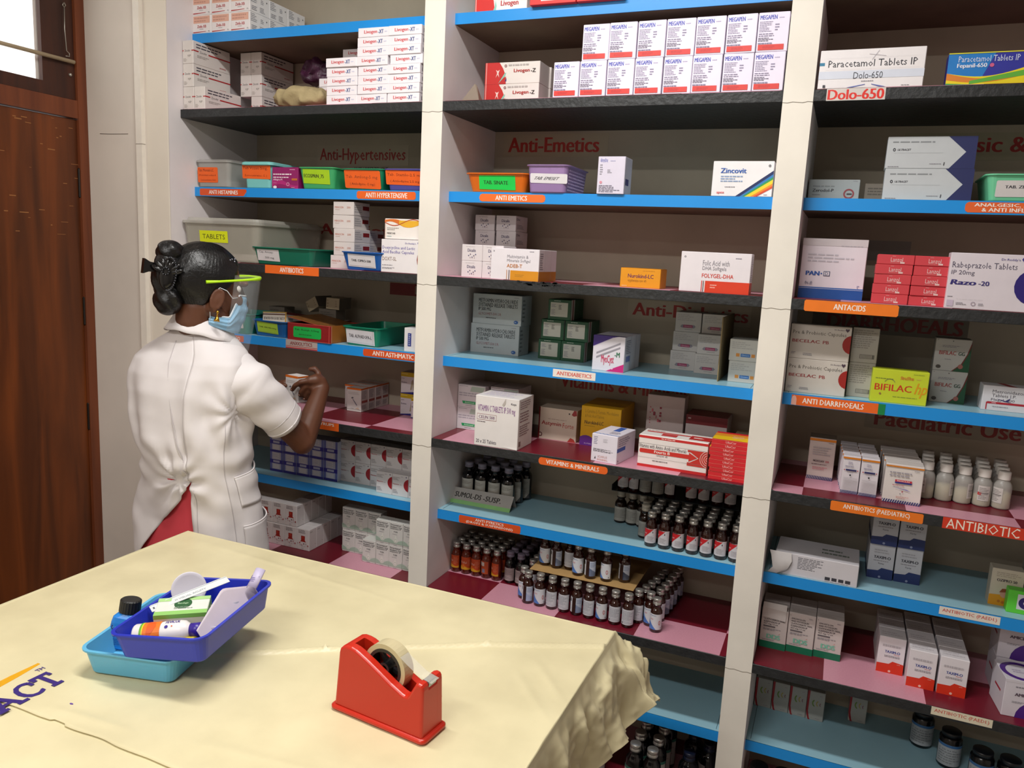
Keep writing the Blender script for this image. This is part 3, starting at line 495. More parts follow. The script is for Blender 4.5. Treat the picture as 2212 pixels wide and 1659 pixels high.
 'kit': (.0780, .130, .0790, 'e3dde8', {'F': [N(.08, .62, .25, .92, 5, '8a86a0'), N(.45, .72, .72, .86, 3, 'b4b0b8'), N(.08, .36, .85, .48, 4, '54505c'), P([(.14, .1), (.2, .1), (.175, .2)], '34323c'), T('ICARUS', .28, .16, .64, .24, 'c89a90', .01), N(.25, .06, .7, .13, 2, 'd8a8a0')], 'R': [R(.0, .42, .45, .56, '3460b4'), N(.08, .6, .8, .9, 4, '9a94a8'), P([(.06, .08), (.1, .08), (.08, .16)], '34323c')], 'T': [R(.45, .5, .7, .95, '3460b4'), P(wave(0, 1, lambda u: .06 + .02 * sin(u * 40), lambda u: .1 + .02 * sin(u * 40)), '8ca4d8'), N(.5, .2, .95, .42, 3, '9a94a8')]}),
 'fourts': (.190, .085, .0900, 'e8e2de', {'F': [R(0, 0, 1, .085, 'c82828'), R(0, .9, 1, .975, 'c82828'), N(.33, .91, .68, .965, 1, 'f0c8c0'), T('Vitamins with Amino Acids and Minerals', .01, .60, .70, .72, '4a444a', .0), R(0, .735, 1, .742, '8c8684'), P([(.03, .44), (.74, .44), (.74, .36), (.86, .5), (.74, .64), (.74, .57), (.03, .57), (.02, .5)], 'cc3028'), P([(.72, .24), (1, .24), (1, .72), (.72, .72), (.72, .66), (.76, .66), (.88, .5), (.76, .34), (.72, .34)], 'c83028'), T('Fourts B', .24, .47, .47, .555, 'f4e4dc', .035), T('\u092b\u094b\u0930\u094d\u091f\u0938 \u092c\u0940', .27, .36, .44, .43, '5a5450', .01), R(0, .30, 1, .306, '8c8684'), N(.22, .20, .48, .25, 1, '6c6668')] + [RING(1.02, .5, .03 + .028 * k, .04 + .028 * k, 'e8b0a8', 2.1, 90, 270) for k in range(4)],
            'T': [R(.05, .55, .7, .68, 'c83434'), N(.03, .75, .5, .85, 1, 'a85c58'), R(.3, .18, .52, .5, 'c84040'), R(.7, .2, 1, .75, 'c03030'), P([(.75, .4), (.85, .4), (.9, .48), (.85, .56), (.75, .56)], 'e8c0b8')]}),
 'neurobion': (.114, .06, .1620, 'd3c6c4', {'F': [C(.1 + .055 * (k % 6) , .46 + .05 * ((k * 5) % 7) if (k % 6 in (0, 5)) else .78 - .062 * (k % 6) - .03 * (k // 6 % 2), .014 + .008 * (k % 3), ['c03050', 'd86a7a', '9a3048'][k % 3], .7) for k in range(26)] + [T('NEURO', .06, .22, .45, .29, '2e2a48', .03), T('BION', .46, .22, .72, .29, '6c6880', .0), T('3', .75, .22, .80, .29, '2e2a48', .03), T('Forte', .06, .13, .32, .19, 'a83c44', .0, .2)]}),
 'fourts_dark': (.120, .10, .060, 'c8bfbf', {'T': [R(0, 0, 1, 1, '7a2228'), N(.05, .2, .9, .8, 4, '9a4a4a')], 'F': [R(0, .55, 1, 1, '7a2228'), R(.05, .8, .12, .86, 'd8c8c8')]}),
 'ulucar': (.0960, .105, .0108, 'd2222c', {'F': [T('UltaCor', .38, .25, .66, .78, 'f0b4ae', .02), R(0, .93, 1, 1, 'ee7a68')], 'T': [P(wave(0, 1, lambda u: .05, lambda u: .45 + .3 * sin(u * 3)), 'e8c020'), P(wave(0, 1, lambda u: .5, lambda u: .8), 'e0902a'), N(.5, .3, .9, .6, 3, 'e8b8a0')]}),
 'dolo': (.222, .03, .0860, 'e8e3e5', {'F': [R(0, .60, .05, .68, '2e7ca0'), T('Paracetamol Tablets IP', .085, .55, .93, .73, '2a2a34', .008), R(.0, .25, 1, .45, 'd3d8e6'), T('Dolo-650', .34, .24, .62, .41, '34343e', .008), N(.42, .15, .55, .20, 1), P([(.28, .02), (.46, .1), (.46, .085), (.34, .02)], '5a68b0'), P([(.66, .02), (.52, .1), (.52, .085), (.60, .02)], '5a68b0'), N(.8, .03, .95, .06, 1), P([(.47, .86), (.63, .80), (.63, .81), (.47, .87)], 'b8b4bc'), P([(.50, .72), (.56, .95), (.565, .95), (.505, .72)], 'b0acb8'), R(.05, .03, .075, .1, '34343e'), R(.06, .49, .95, .492, 'bcb8c0'), R(.06, .78, .95, .782, 'bcb8c0')]}),
 'fepanil': (.154, .05, .0715, '2a2a86', {'F': [R(0, .0, 1, 1, '2b2f98'), P([(0, .2), (.45, .25), (.6, 1), (0, 1)], '1a78c4'), P(wave(0, 1, lambda u: 0, lambda u: .36 - .18 * sin(u * 3.14) + .14 * u + .04), 'e8d41c'), P(wave(0, 1, lambda u: .20 + .08 * u - .13 * sin(u * 3.3), lambda u: .40 - .20 * sin(u * 3.14) + .06 * u), 'd8812a'), P(wave(.3, 1, lambda u: .06 + .32 * (u - .3), lambda u: .16 + .42 * (u - .3)), '5fae3a'), P([(0, 0), (.5, 0), (.3, .06), (0, .1)], '2f9a4c'), T('Paracetamol Tablets IP', .13, .72, .90, .9, 'd0d8f0', .005), T('Fepanil-650', .12, .52, .50, .68, 'e8ecf8', .03), C(.56, .61, .028, 'c85a8a', 2.1), R(0, .97, 1, 1, 'd8d43a')]}),
 'zerodol': (.120, .06, .0530, 'aab0b2', {'F': [N(.86, .9, .97, .95, 1), N(.08, .62, .85, .74, 1, '8c9294'), T('Zerodol-P', .08, .42, .50, .56, '2e2e34', .02), N(.08, .24, .3, .32, 1), RING(.80, .34, .075, .105, '9a4048', 2.2), R(.76, .30, .86, .36, '34343a'), P([(.7, 0), (.86, 0), (.8, .06)], 'a03038')]}),
 'ultracet': (.188, .06, .0735, 'c0c4c8', {'F': [P([(.72, 0), (1, 0), (1, 1), (.68, 1), (.89, .52)], '232a5c'), N(.06, .78, .66, .88, 1, '8c9094'), T('ULTRACET', .12, .56, .27, .62, '34343e', .015, .12), RING(.085, .59, .008, .016, '34343e', 3.2), R(.08, .49, .64, .494, '8c9094'), N(.50, .13, .64, .17, 1), P([(.655, .1), (.665, .1), (.67, .2), (.66, .2)], '4a4a50'), N(.03, .04, .2, .08, 1)]}),
 'pand': (.152, .05, .1500, 'ddd3dc', {'F': [R(0, .0, 1, .17, '0f4a96'), R(0, .165, 1, .175, 'e8e4ec'), R(0, .17, 1, .19, '2a5ca8'), R(0, .88, 1, 1, 'c9c0c4'), N(.6, .87, .97, .9, 1, 'a8a2aa'), N(.1, .60, .9, .76, 3, 'bdb6c0'), T('PAN', .09, .385, .31, .455, '1f4f9e', .04), T('-', .325, .41, .35, .43, '1f4f9e', .03), R(.37, .38, .47, .46, '3a4a6c'), R(.38, .39, .46, .45, 'ddd3dc'), T('D', .395, .395, .44, .445, '3a4a6c', .02), T('\u092a\u0948\u0928-\u0921\u0940', .09, .225, .21, .285, '5a6080', .01), N(.9, .2, .96, .25, 2, '6c78a8')]}),
 'lanzol': (.0790, .07, .0228, 'cc3f48', {'F': [T('Lanzol', .36, .28, .69, .72, 'e8c4c4', .01), N(.4, .8, .52, .9, 1, 'dca0a0'), R(.62, .12, .74, .28, 'e0c0bc'), N(.35, .12, .6, .2, 1, 'd89090')]}),
 'razo': (.166, .05, .1260, 'd9d0d8', {'F': [T('Rabeprazole Tablets', .03, .70, .80, .84, '565064', .01), T('IP 20mg', .03, .59, .31, .69, '565064', .01), T('Razo', .03, .43, .34, .52, '322a72', .05, .15), T('-20', .37, .43, .50, .51, '322a72', .03), C(1.04, .45, .25, '2a1c72', 1.3), T("Dr.Reddy's", .60, .88, .82, .93, '4a4090', .01), N(.02, .2, .1, .23, 1), R(.02, .04, .1, .15, 'c4b4c8'), N(.13, .07, .27, .12, 2), RING(.34, .1, .02, .028, '9a8c9c', 1.3), N(.4, .07, .5, .12, 2), N(.13, .17, .5, .175, 1)] + heart(.87, .91, .035, '3c3088', 1.3)}),
 'becelac': (.144, .05, .0885, 'c9c1b8', {'F': [T('Pre & Probiotic Capsules', .04, .68, .92, .82, '5c564e', .0), T('BECELAC', .04, .47, .50, .56, '98383a', .02), T('PB', .55, .47, .65, .56, '98383a', .02), C(1.02, .5, .15, '9c1e16', 1.75), T("Dr.Reddy's", .72, .87, .89, .92, '5a4c5c', .01), N(.04, .12, .14, .2, 2), N(.24, .1, .42, .18, 2)] + heart(.93, .9, .035, '4a3848', 1.6)}),
 'becelac_back': (.062, .06, .0885, 'a9a49b', {'F': [N(.05, .4, .95, .95, 9, '8a857e'), R(.35, .12, .9, .24, '6a6660')] + [R(.38 + .05 * k, .13, .40 + .05 * k, .23, 'c0bab0') for k in range(9)]}),
 'bifi_hp': (.126, .05, .0820, 'c3d02c', {'F': [T('BIFILAC', .06, .36, .72, .56, 'c83a1a', .02), T('hp', .75, .22, .96, .66, 'dc9a14', .02, .15), T('\u093f\u092c\u092b\u093f\u0932\u0947\u0915', .5, .72, .74, .83, 'd06a30', .02), N(.78, .74, .92, .8, 1, 'd0b850'), N(.06, .70, .40, .75, 1, '7c8a30'), N(.4, .18, .9, .22, 1, '8c9a34'), RING(.32, .58, .09, .1, '7a7c50', 1.5, 20, 160), C(.17, .26, .02, '9a6a40', 1.5), N(.72, .9, .95, .93, 1, '8c9a34')]}),
 'bifi_gg': (.0800, .06, .0810, 'b4b2ae', {'F': [P([(.55, 0), (.8, .22), (.93, .55), (1, .95), (1, 0)], '0e4c2e'), P([(.52, 0), (.55, .0), (.8, .22), (.93, .55), (1, .8), (1, .95), (.9, .55), (.77, .24)], '6a2020'), T('BIFILAC', .13, .5, .60, .62, '9a2c24', .02), T('GG', .66, .5, .84, .61, '2c4a3c', .03), N(.2, .72, .85, .8, 2), N(.3, .34, .6, .38, 1), C(.76, .16, .07, 'a06058', 1), C(.15, .12, .07, '4a4440', .8), C(.48, .93, .015, '3c3a38', 1), C(.06, .95, .01, '3c3a38', 1)]}),
 'flagyl': (.118, .06, .0610, 'd6d2d6', {'F': [T('Metronidazole', .17, .72, .78, .84, '5c5860', .008), T('Tablets I.P.', .17, .56, .6, .68, '5c5860', .008), T('Flagyl 400', .16, .38, .58, .5, '6a6670', .008), R(.1, .28, 1, .36, 'b02030'), R(.08, .04, .1, .34, 'b02030'), N(.18, .29, .32, .35, 1, 'e8c0c4'), P([(.25, .5), (.4, .4), (.56, .36), (.4, .44)], '34306c'), P([(.42, .42), (.5, .56), (.47, .42)], '34306c'), N(.2, .15, .5, .2, 1)], 'T': [P([(.45, 0), (.6, 0), (.45, 1), (.3, 1)], 'a02430')]}),
 'mox_tall': (.0660, .06, .1150, 'cbbcb6', {'F': STR + [R(0, .93, 1, .985, 'd0780f'), N(.72, .89, .95, .91, 1, '6a6064'), N(.15, .58, .85, .8, 4, 'b0a6a8'), T('MOXCLAV', .2, .43, .62, .475, '4a3c40', .03), T('20', .66, .43, .8, .475, 'c05860', .02), N(.15, .36, .85, .39, 1, '6a5c60'), N(.2, .24, .8, .32, 2, 'c87880')], 'T': [R(0, 0, 1, 1, '6a5c50')]}),
 'mox_drop': (.0415, .036, .0985, 'd8d2d8', {'F': STR + [R(0, .925, 1, .97, 'd0780f'), N(.3, .78, .7, .86, 2, '9a94a8'), N(.15, .70, .85, .76, 1, '9a94a8'), R(.2, .61, .8, .655, '2f3060'), C(.13, .632, .035, 'b02c40', .42), C(.87, .632, .035, 'b02c40', .42), N(.3, .56, .7, .58, 1), C(.48, .5, .05, '2a2a34', .42)] + [R(.12, .12 + .028 * k, .9, .126 + .028 * k, 'b4b0b4') for k in range(12)] + [R(.12 + .07 * k, .12, .126 + .07 * k, .45, 'b4b0b4') for k in range(12)]}),
 'mox_fat': (.0850, .055, .0985, 'd9d2ce', {'F': STR + [R(0, .93, 1, .965, 'd07a12'), N(.75, .86, .96, .89, 1), N(.12, .68, .92, .83, 2, '9e98a0'), R(.28, .56, .72, .615, 'c03040'), R(.28, .52, .72, .56, '2c3480'), T('MOXCLAV', .33, .57, .67, .605, 'f0d0d0', .02), N(.22, .45, .76, .5, 1, 'c88890'), P([(.2, .42), (.6, .39), (.72, .34), (.5, .38)], '8c84b8'), C(.5, .32, .02, 'b04050', .86), C(.45, .26, .015, '6a6a70', .86), N(.35, .14, .68, .2, 2, 'd09a90')]}),
 'white_pack': (.205, .13, .0600, 'cfcbd0', {'F': [N(.28, .35, .62, .9, 8, '6a6a72'), R(.70, .1, .76, .24, '3a3a42'), R(.78, .1, .84, .24, '3a3a42'), R(.86, .1, .92, .24, '3a3a42'), R(.62, .1, .68, .24, '3a3a42'), N(.62, .03, .95, .07, 1)], 'T': [N(.55, .3, .9, .7, 2, '7a847c')]}),
 'taxim': (.0620, .075, .0960, 'c3c4cc', {'F': [P([(0, 0), (1, 0), (1, .30), (.55, .32), (.42, .24), (0, .22)], '24346a'), T('TAXIM-O', .2, .58, .86, .66, '2e2e3c', .03), N(.2, .5, .85, .54, 1), T('Forte', .4, .42, .62, .47, '5a5a64', .01), N(.2, .72, .85, .86, 2, 'a8a8b0'), C(.5, .06, .05, '8a94b4', .65)], 'L': [R(0, 0, 1, .2, '24346a')]}),
 'taxim_red': (.0640, .060, .1000, 'e2dde2', {'F': [P([(0, 0), (1, 0), (1, .30), (.58, .34), (.45, .26), (0, .25)], 'd8341a'), T('TAXIM-O', .25, .56, .82, .63, '3a4a98', .03), T('Forte', .6, .52, .8, .555, 'c84848', .01), N(.15, .70, .9, .82, 1, 'b8b2b8'), N(.25, .44, .85, .5, 2), C(.5, .06, .05, 'f4c0b0', .64), N(.75, .27, .95, .29, 1, 'f0c8bc')], 'T': [N(.1, .2, .9, .6, 2, 'c8c2c8')]}),
 'ozi': (.070, .04, .0950, 'c6bcaa', {'F': [N(.15, .78, .95, .92, 3, 'a89e90'), T('OZIPRO 50', .18, .66, .80, .73, '3c3440', .03), P([(0, 0), (.8, 0), (.7, .2), (.35, .3), (0, .28)], 'd8920f'), C(.46, .32, .13, 'c89080', .74), P([(.3, .36), (.62, .40), (.6, .48), (.38, .47)], '8a4428'), C(.32, .12, .05, 'b86a14', .74), C(.44, .10, .05, 'b86a14', .74), P([(.55, .3), (.75, .14), (.62, .12)], 'd8d4cc')]}),
 'o2': (.078, .03, .0580, '5fd03a', {'F': [R(.26, .2, .98, .86, 'd8d4dc'), RING(.5, .5, .07, .2, '32206a', 1.3), RING(.66, .5, .0, .02, '32206a', 1.3), T('2', .75, .3, .95, .72, '32206a', .06)]}),
 'ddg': (.0690, .055, .1150, 'c9bfbc', {'F': [R(0, 0, 1, .17, '0a6c4e'), T('AMOXICILLIN', .1, .83, .62, .87, '4a4448', .02), T('AND POTASSIUM', .1, .77, .76, .81, '4a4448', .02), T('CLAVULANATE ORAL', .1, .71, .9, .75, '4a4448', .02), T('SUSPENSION IP', .1, .65, .72, .69, '4a4448', .02), T('457 mg / 5 ml', .1, .59, .64, .63, '4a4448', .02), R(.1, .535, .55, .57, '6a6468'), N(.1, .45, .85, .51, 2), T('DDS', .25, .25, .78, .36, '7cc0a8', .05), P([(.66, .37), (.7, .385), (.76, .42), (.74, .395)], 'd06a50'), N(.1, .2, .6, .23, 1), C(.06, .93, .015, '5a5054', .6), N(.75, .9, .95, .93, 2)], 'T': [R(0, .47, 1, .49, '8a7e7a'), N(.1, .1, .9, .4, 3, 'b0a4a0')]}),
 'augpen': (.075, .10, .0950, 'd4cfd8', {'F': [C(1.0, .0, .62, '4a2080', .8), P([(0, .93), (1, .93), (1, 1), (0, 1)], 'd4cfd8'), N(.3, .78, .95, .86, 1), T('AMICLAV', .3, .58, .95, .66, '5a4a58', .04), N(.25, .38, .7, .44, 2)], 'L': [R(.3, .5, .75, .56, 'b02c40')], 'T': [RING(.6, .5, .44, .6, '4a2080', .8), N(.35, .4, .8, .6, 2, 'a89cb8')]}),
 'fruit_drop': (.0475, .040, .0900, 'a6a8a4', {'F': [P([(.0, 1), (.13, 1), (.11, .3), (.2, .06), (.26, 0), (.14, 0), (.04, .15), (0, .3)], '941c24'), RING(.56, .6, .2, .27, '6a8a3a', .55, 130, 240), RING(.72, .6, .15, .2, 'a8983c', .55, 120, 240), RING(.86, .58, .1, .14, '7a4a5a', .55, 130, 230), P([(.32, .42), (.62, .72), (.5, .6)], '5a7a34'), N(.55, .06, .85, .1, 1), N(.7, .86, .95, .9, 1)]}),
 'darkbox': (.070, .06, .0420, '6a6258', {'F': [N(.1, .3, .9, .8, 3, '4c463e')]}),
 'tan_small': (.052, .085, .0400, 'b5a588', {'F': [N(.08, .1, .2, .9, 3, '8a7c62'), N(.7, .2, .85, .8, 3, '9a8a70')], 'R': [R(0, 0, 1, 1, '6c655c')]}),
 'yellow_edge': (.105, .10, .052, 'd9d0c4', {'F': [R(0, .93, 1, 1, 'c0a050'), R(0, .80, 1, .86, '5a2a20'), R(.95, 0, 1, 1, 'c8963a'), T('BETAHISTINE HYDROCHLORIDE TABLETS IP', .06, .48, .94, .66, '4a4038', .02), N(.4, .12, .8, .3, 1, 'b09040')], 'R': [N(.1, .4, .5, .7, 1), R(0, .85, 1, 1, '6a2c2c')]}),
})

# ---- left bay -------------------------------------------------------------
# topmost shelf: white cartons with salmon blocks, two rows of three, each backed by three more
for rz_ in range(2):
    for c in range(3):
        carton('zinfe', -.985 + .04 + .0805 * c + .002, .062, ZS[1] + .0588 * rz_, f'white carton with {["salmon block", "small red heading"][rz_]}, {ORD[c]} from left, {["lower", "upper"][rz_]} row, top left shelf', group='white cartons on the top left shelf', jit=.4)
    for k in range(1, 3):
        carton('zinfe', -.985 + .04 + .0805 * 2 + .002, .062 + .0935 * k, ZS[1] + .0588 * rz_, f'white carton lined up {ORD[k]} behind the {["lower", "upper"][rz_]} right front carton, top left shelf', group='white cartons on the top left shelf', jit=.4)
# second shelf
for k in range(3):
    carton('zinco_long', -.955, .012, ZS[2] + .0725 * k, f'long white carton with red stripe, {["bottom", "middle", "top"][k]} of the stack by the left panel', group='long white red-striped cartons', jit=.3)
carton('zinco_long', -.908, .012, ZS[2], 'long white red-striped carton standing alone beside the foot of that stack', group='long white red-striped cartons')
for c in range(2):
    for k in range(3):
        if c == 0 and k == 0: continue
        carton('zinco_long', -.872 + .046 * c, .188, ZS[2] + .0725 * k, f'long white red-striped carton at the back, {["left", "right"][c]} column, {["bottom", "middle", "top"][k]}', group='long white red-striped cartons', jit=.3)
for c, (x, n) in enumerate(((-.349, 5), (-.239, 8), (-.129, 8))):
    for k in range(n):
        carton('livo_xt', x + random.uniform(-.004, .004), .002 + random.uniform(0, .004), ZS[2] + .0266 * k, f'flat white iron tablet carton, {ORD[k]} from bottom in the {["left", "middle", "right"][c]} column', group='flat white cartons with red and blue name', jit=1.5)
for k in range(4):
    carton('livo_xt', -.465 + .0, .125, ZS[2] + .0266 * k, f'flat white carton in shadow behind the paper bundle, {ORD[k]} from bottom', group='flat white cartons with red and blue name', jit=1)
carton('livo_xt', -.395, .155, ZS[2] + .172, 'single flat white carton peeking over the shorter stack', rz=.03, group='flat white cartons with red and blue name')
for k in range(6):
    if k < 6: carton('livo_xt', -.345, .155, ZS[2] + .0266 * k, f'flat white carton hidden in the back column behind the short stack, {ORD[k]} up', group='flat white cartons with red and blue name', jit=.5)
def crumple(nx, ny, w, h, d, seed, amp, m, sag=0.0):
    """a closed, crumpled pillow-like packet"""
    rings = []; off = Vector((seed * 3.1, seed * 1.7, 0))
    for i in range(nx + 1):
        u = i / nx; s = max(0.02, sin(pi * min(1, max(0, u))) ** 0.35)
        r = []
        for j in range(ny):
            a = 2 * pi * j / ny; ca, sa = cos(a), sin(a)
            x = -w / 2 + u * w; y = d / 2 + d / 2 * (abs(ca) ** .6) * (1 if ca > 0 else -1) * (0.6 + 0.4 * s); z = h / 2 + h / 2 * s * (abs(sa) ** .6) * (1 if sa > 0 else -1)
            q = noise.noise_vector(Vector((x, y, z)) * 38 + off) * amp
            p = Vector((x, y, z)) + q; p.z = max(0.0, p.z)
            r.append(tuple(p))
        rings.append(r)
    return MB().rings(rings, m, True, True, True, True)
bag = crumple(26, 30, .20, .066, .13, 2, .012, mat('ab9a72', 0.8, 'kraft_paper', var=0.06, scale=18, bump=0.4, bs=45))
bagT = MB(); paint(bagT, lambda u, v, e: (-.07 + u * .13, .0 + .03 * v + .012, .040 + .022 * v + e + .008), [T('Z-VITAM', .1, .6, .9, .9, '3a3226', .01, .15), T('O-K', .35, .15, .65, .45, '3a3226', .01, .15)], 0.7)
t = thing('paper_bundle', 'crumpled brown paper bundle with handwriting lying beside the flat cartons', 'packet', (-.535, .018, ZS[2])); bag.build('wrapping', t)
bagT.build('handwriting', t)
t = crumple(18, 30, .12, .07, .10, 5, .022, mat('4a1c3c', 0.45, 'foil_wrap', var=0.25, scale=40, bump=0.5, bs=60)).build('wrapped_packet', None, (-.572, .17, ZS[2] + .108), (0, 0, .1))
tag(t, 'crumpled dark purple wrapped packet on the shadowed flat cartons', 'packet')

# ---- open storage bins (rounded, tapered, rimmed) ---------------------------
def rrect(w, d, r, n=5, cx=0, cy=0):
    pts = []
    for qx, qy, a0 in ((1, 1, 0), (-1, 1, 90), (-1, -1, 180), (1, -1, 270)):
        for k in range(n + 1):
            a = radians(a0 + 90 * k / n); pts.append((cx + qx * (w / 2 - r) + r * cos(a), cy + qy * (d / 2 - r) + r * sin(a)))
    return pts
def bin_mesh(w, d, h, m, flare=.012, rim=.006, r=.012, th=.0022):
    """w, d at the foot; origin at the middle of the front foot edge"""
    mb = MB(); c = d / 2; R_ = []
    def ring(ww, dd, z, rr): R_.append([(p[0], p[1] + c, z) for p in rrect(ww, dd, max(rr, .002))])
    ring(w - .006, d - .006, 0, r - .003); ring(w, d, .003, r); ring(w + 2 * flare, d + 2 * flare, h - .004, r + flare * .5)
    ring(w + 2 * flare + 2 * rim, d + 2 * flare + 2 * rim, h - .003, r + flare * .5 + rim); ring(w + 2 * flare + 2 * rim, d + 2 * flare + 2 * rim, h, r + flare * .5 + rim)
    ring(w + 2 * flare - th, d + 2 * flare - th, h, r + flare * .5); ring(w - 2 * th, d - 2 * th, .004, r)
    mb.rings(R_, m, False, True, True, True)
    return mb
def front_label(parent, x0, x1, z0, z1, h, flare, col, items, tilt=0.0, off=.0006, cutx=0.0, round_=0.06):
    """paper label stuck to the sloping front of a bin"""
    m = MB()
    def f(u, v, e):
        z = z0 + v * (z1 - z0); x = x0 + u * (x1 - x0)
        zz = z + tilt * (u - .5)
        return (x, -flare * zz / h - off - e, zz)
    asp = (x1 - x0) / (z1 - z0); c = round_
    paint(m, f, [P([(c / asp, 0), (1 - c / asp, 0), (1, c), (1, 1 - c), (1 - c / asp, 1), (c / asp, 1), (0, 1 - c), (0, c)], col)] + items, 0.5, .0002, .00012)
    return m.build('paper_label', parent)
def plast(h, rough=.35, **k): return mat(h, rough, 'plastic', var=0.02, scale=12, **k)
FOGGY = plast('c9c6c0', .3, alpha=.42)
def small_bin(x, y, z, w, d, h, m, lab, flare=.008, rz=0, name='storage_bin', group='small labelled bins', rim=.005):
    t = thing(name, lab, 'bin', (x, y, z), (0, 0, rz), group)
    bin_mesh(w, d, h, m, flare, rim).build('tub', t); return t
ORL = 'f0641c'
z = ZS[3]
t = small_bin(-.905, .066, z, .135, .19, .086, FOGGY, 'translucent grey lidded box with orange label, leftmost on its shelf', .004, name='lidded_box', group=None)
m = MB(); m.rings([[(p[0], p[1] + .095, .083 + q) for p in rrect(.152 - e, .207 - e, .018)] for e, q in ((0, 0), (0, .006), (.01, .009))], FOGGY, False, True, True, True); m.build('lid', t)
front_label(t, -.066, .022, .016, .066, .086, .004, ORL, [T('Tab. Montek-LC', .04, .72, .8, .9, '5c1c10', .01), T('(Montelukast sodium &', .06, .4, .9, .54, '8a2c14', .005), T('Levocetirizine Hcl)', .16, .08, .88, .22, '8a2c14', .005)])
CART['pill_card'] = (.05, .1, .012, 'b8aeb4', {'F': []}); CART['pill_card2'] = (.07, .12, .02, 'cfc4be', {'F': []})
carton('pill_card2', -.905, .09, z + .006, 'pale carton seen through the translucent grey box', name='loose_carton')
t = small_bin(-.715, .066, z, .104, .20, .076, plast('7cc7c4'), 'aqua lidded box with orange label standing in second place', .004, name='lidded_box', group=None)
m = MB(); m.rings([[(p[0], p[1] + .10, .074 + q) for p in rrect(.128 - e, .226 - e, .016)] for e, q in ((0, 0), (0, .007), (.008, .010))], plast('84d0cc'), False, True, True, True); m.build('lid', t)
front_label(t, -.062, .054, .030, .074, .076, .004, ORL, [T('Tab.Vozet-5mg.', .02, .62, .9, .86, '5c1c10', .01), T('(Levocetirizine -5. )', .08, .12, .88, .32, '8a2c14', .005)], tilt=-.002)
carton('montelu', -.600, .060, z, 'glossy purple allergy tablet carton between the aqua box and green bin')
t = small_bin(-.473, .062, z, .118, .2, .067, plast('3fa668'), 'mid green bin with lime label next to the purple carton', .010, rim=.004)
front_label(t, -.052, .050, .016, .060, .067, .010, 'a9d21c', [T('ECOSPRIN_75', .03, .38, .78, .66, '20281c', .03)], tilt=-.003, round_=.02)
t = small_bin(-.300, .062, z, .124, .2, .063, plast('13805a'), 'deep green bin with orange label, second from the pillar', .012, rim=.004)
front_label(t, -.066, .064, .004, .058, .063, .012, ORL, [T('Tab. Amlong-5 mg', .04, .5, .92, .72, '8a3c1c', .01), T('( Amlodipine -5 mg.)', .14, .14, .84, .32, '6c2412', .005)], tilt=-.003)
t = small_bin(-.150, .062, z, .120, .2, .063, plast('4c4c9c'), 'violet bin with orange label, next to the first pillar', .012, rim=.004)
front_label(t, -.066, .064, .016, .058, .063, .012, ORL, [T('Tab. Stamlo-2.5 mg', .04, .55, .97, .8, '6c2412', .01), T('( Amlodipine 2.5 mg. )', .12, .14, .96, .34, '6c2412', .005)], tilt=-.003)

z = ZS[4]
t = thing('storage_box', 'large translucent plastic storage box with yellow label behind the woman', 'box', (-.815, .004, z))
bin_mesh(.30, .33, .125, plast('cfcabb', .35, alpha=.36), .012, .006, .02).build('tub', t)
m = MB(); m.rings([[(p[0], p[1] + .165, .124 + q) for p in rrect(.336 - e, .366 - e, .03)] for e, q in ((0, 0), (0, .008), (.02, .009), (.026, .018))], plast('d0cdc2', .35, alpha=.5), False, True, True, True); m.build('lid', t)
front_label(t, -.085, .035, .062, .100, .125, .012, 'dfe81c', [T('TABLETS', .1, .3, .9, .7, '4a4a18', .01)], round_=.0)
for k in range(3):
    carton('pill_card2', -.90 + .085 * k, .05 + .02 * (k % 2), z + .006, f'pale packet seen inside the big translucent box, {ORD[k]} from left', rz=.1 * (k - 1), name='loose_packet', cat='packet')
t = small_bin(-.565, .012, z, .215, .15, .056, plast('0b6d55'), 'long dark green bin with white label on the antibiotics shelf', .013, rz=.0, rim=.005)
front_label(t, -.100, -.012, .012, .050, .056, .013, 'dcd6d8', [T('Cap. Amoxy-', .1, .6, .75, .82, '2e2a2c', .01), T('500 mg.', .34, .15, .76, .35, '2e2a2c', .01)], tilt=-.002, round_=.02)
for k in range(5):
    carton('small_white', -.372 + (.006 if k in (1, 2) else -.004), .055 + (.0 if k < 3 else .01), z + .0420 * k, f'small white carton with dull red side patch, {ORD[k]} from stack foot', rz=radians([2, -1, 0, 1, -1][k]), group='stack of small white cartons')
for k in range(3):
    carton('small_white', -.372, .150, z + .0420 * k, f'small white carton behind the stack with red patches, {ORD[k]} up', group='stack of small white cartons', jit=2)
t = small_bin(-.262, .012, z, .128, .15, .056, plast('1458a8'), 'bright blue bin with framed white label on the antibiotics shelf', .012, rim=.004)
front_label(t, -.052, .046, .010, .048, .056, .012, 'dad6da', [R(.04, .06, .96, .1, 'a8a4a8'), R(.04, .9, .96, .94, 'a8a4a8'), T('TAB. CIPRO-500', .12, .42, .84, .60, '2c2a30', .03)], tilt=-.003, round_=.0)
carton('doxt', -.122, .004, z, 'white capsule carton with dark red half circle, leaning beside the first pillar', rz=-.02)
carton('dutas', -.132, .02, z + .1, 'white carton with orange and yellow wave, on top of the capsule carton')

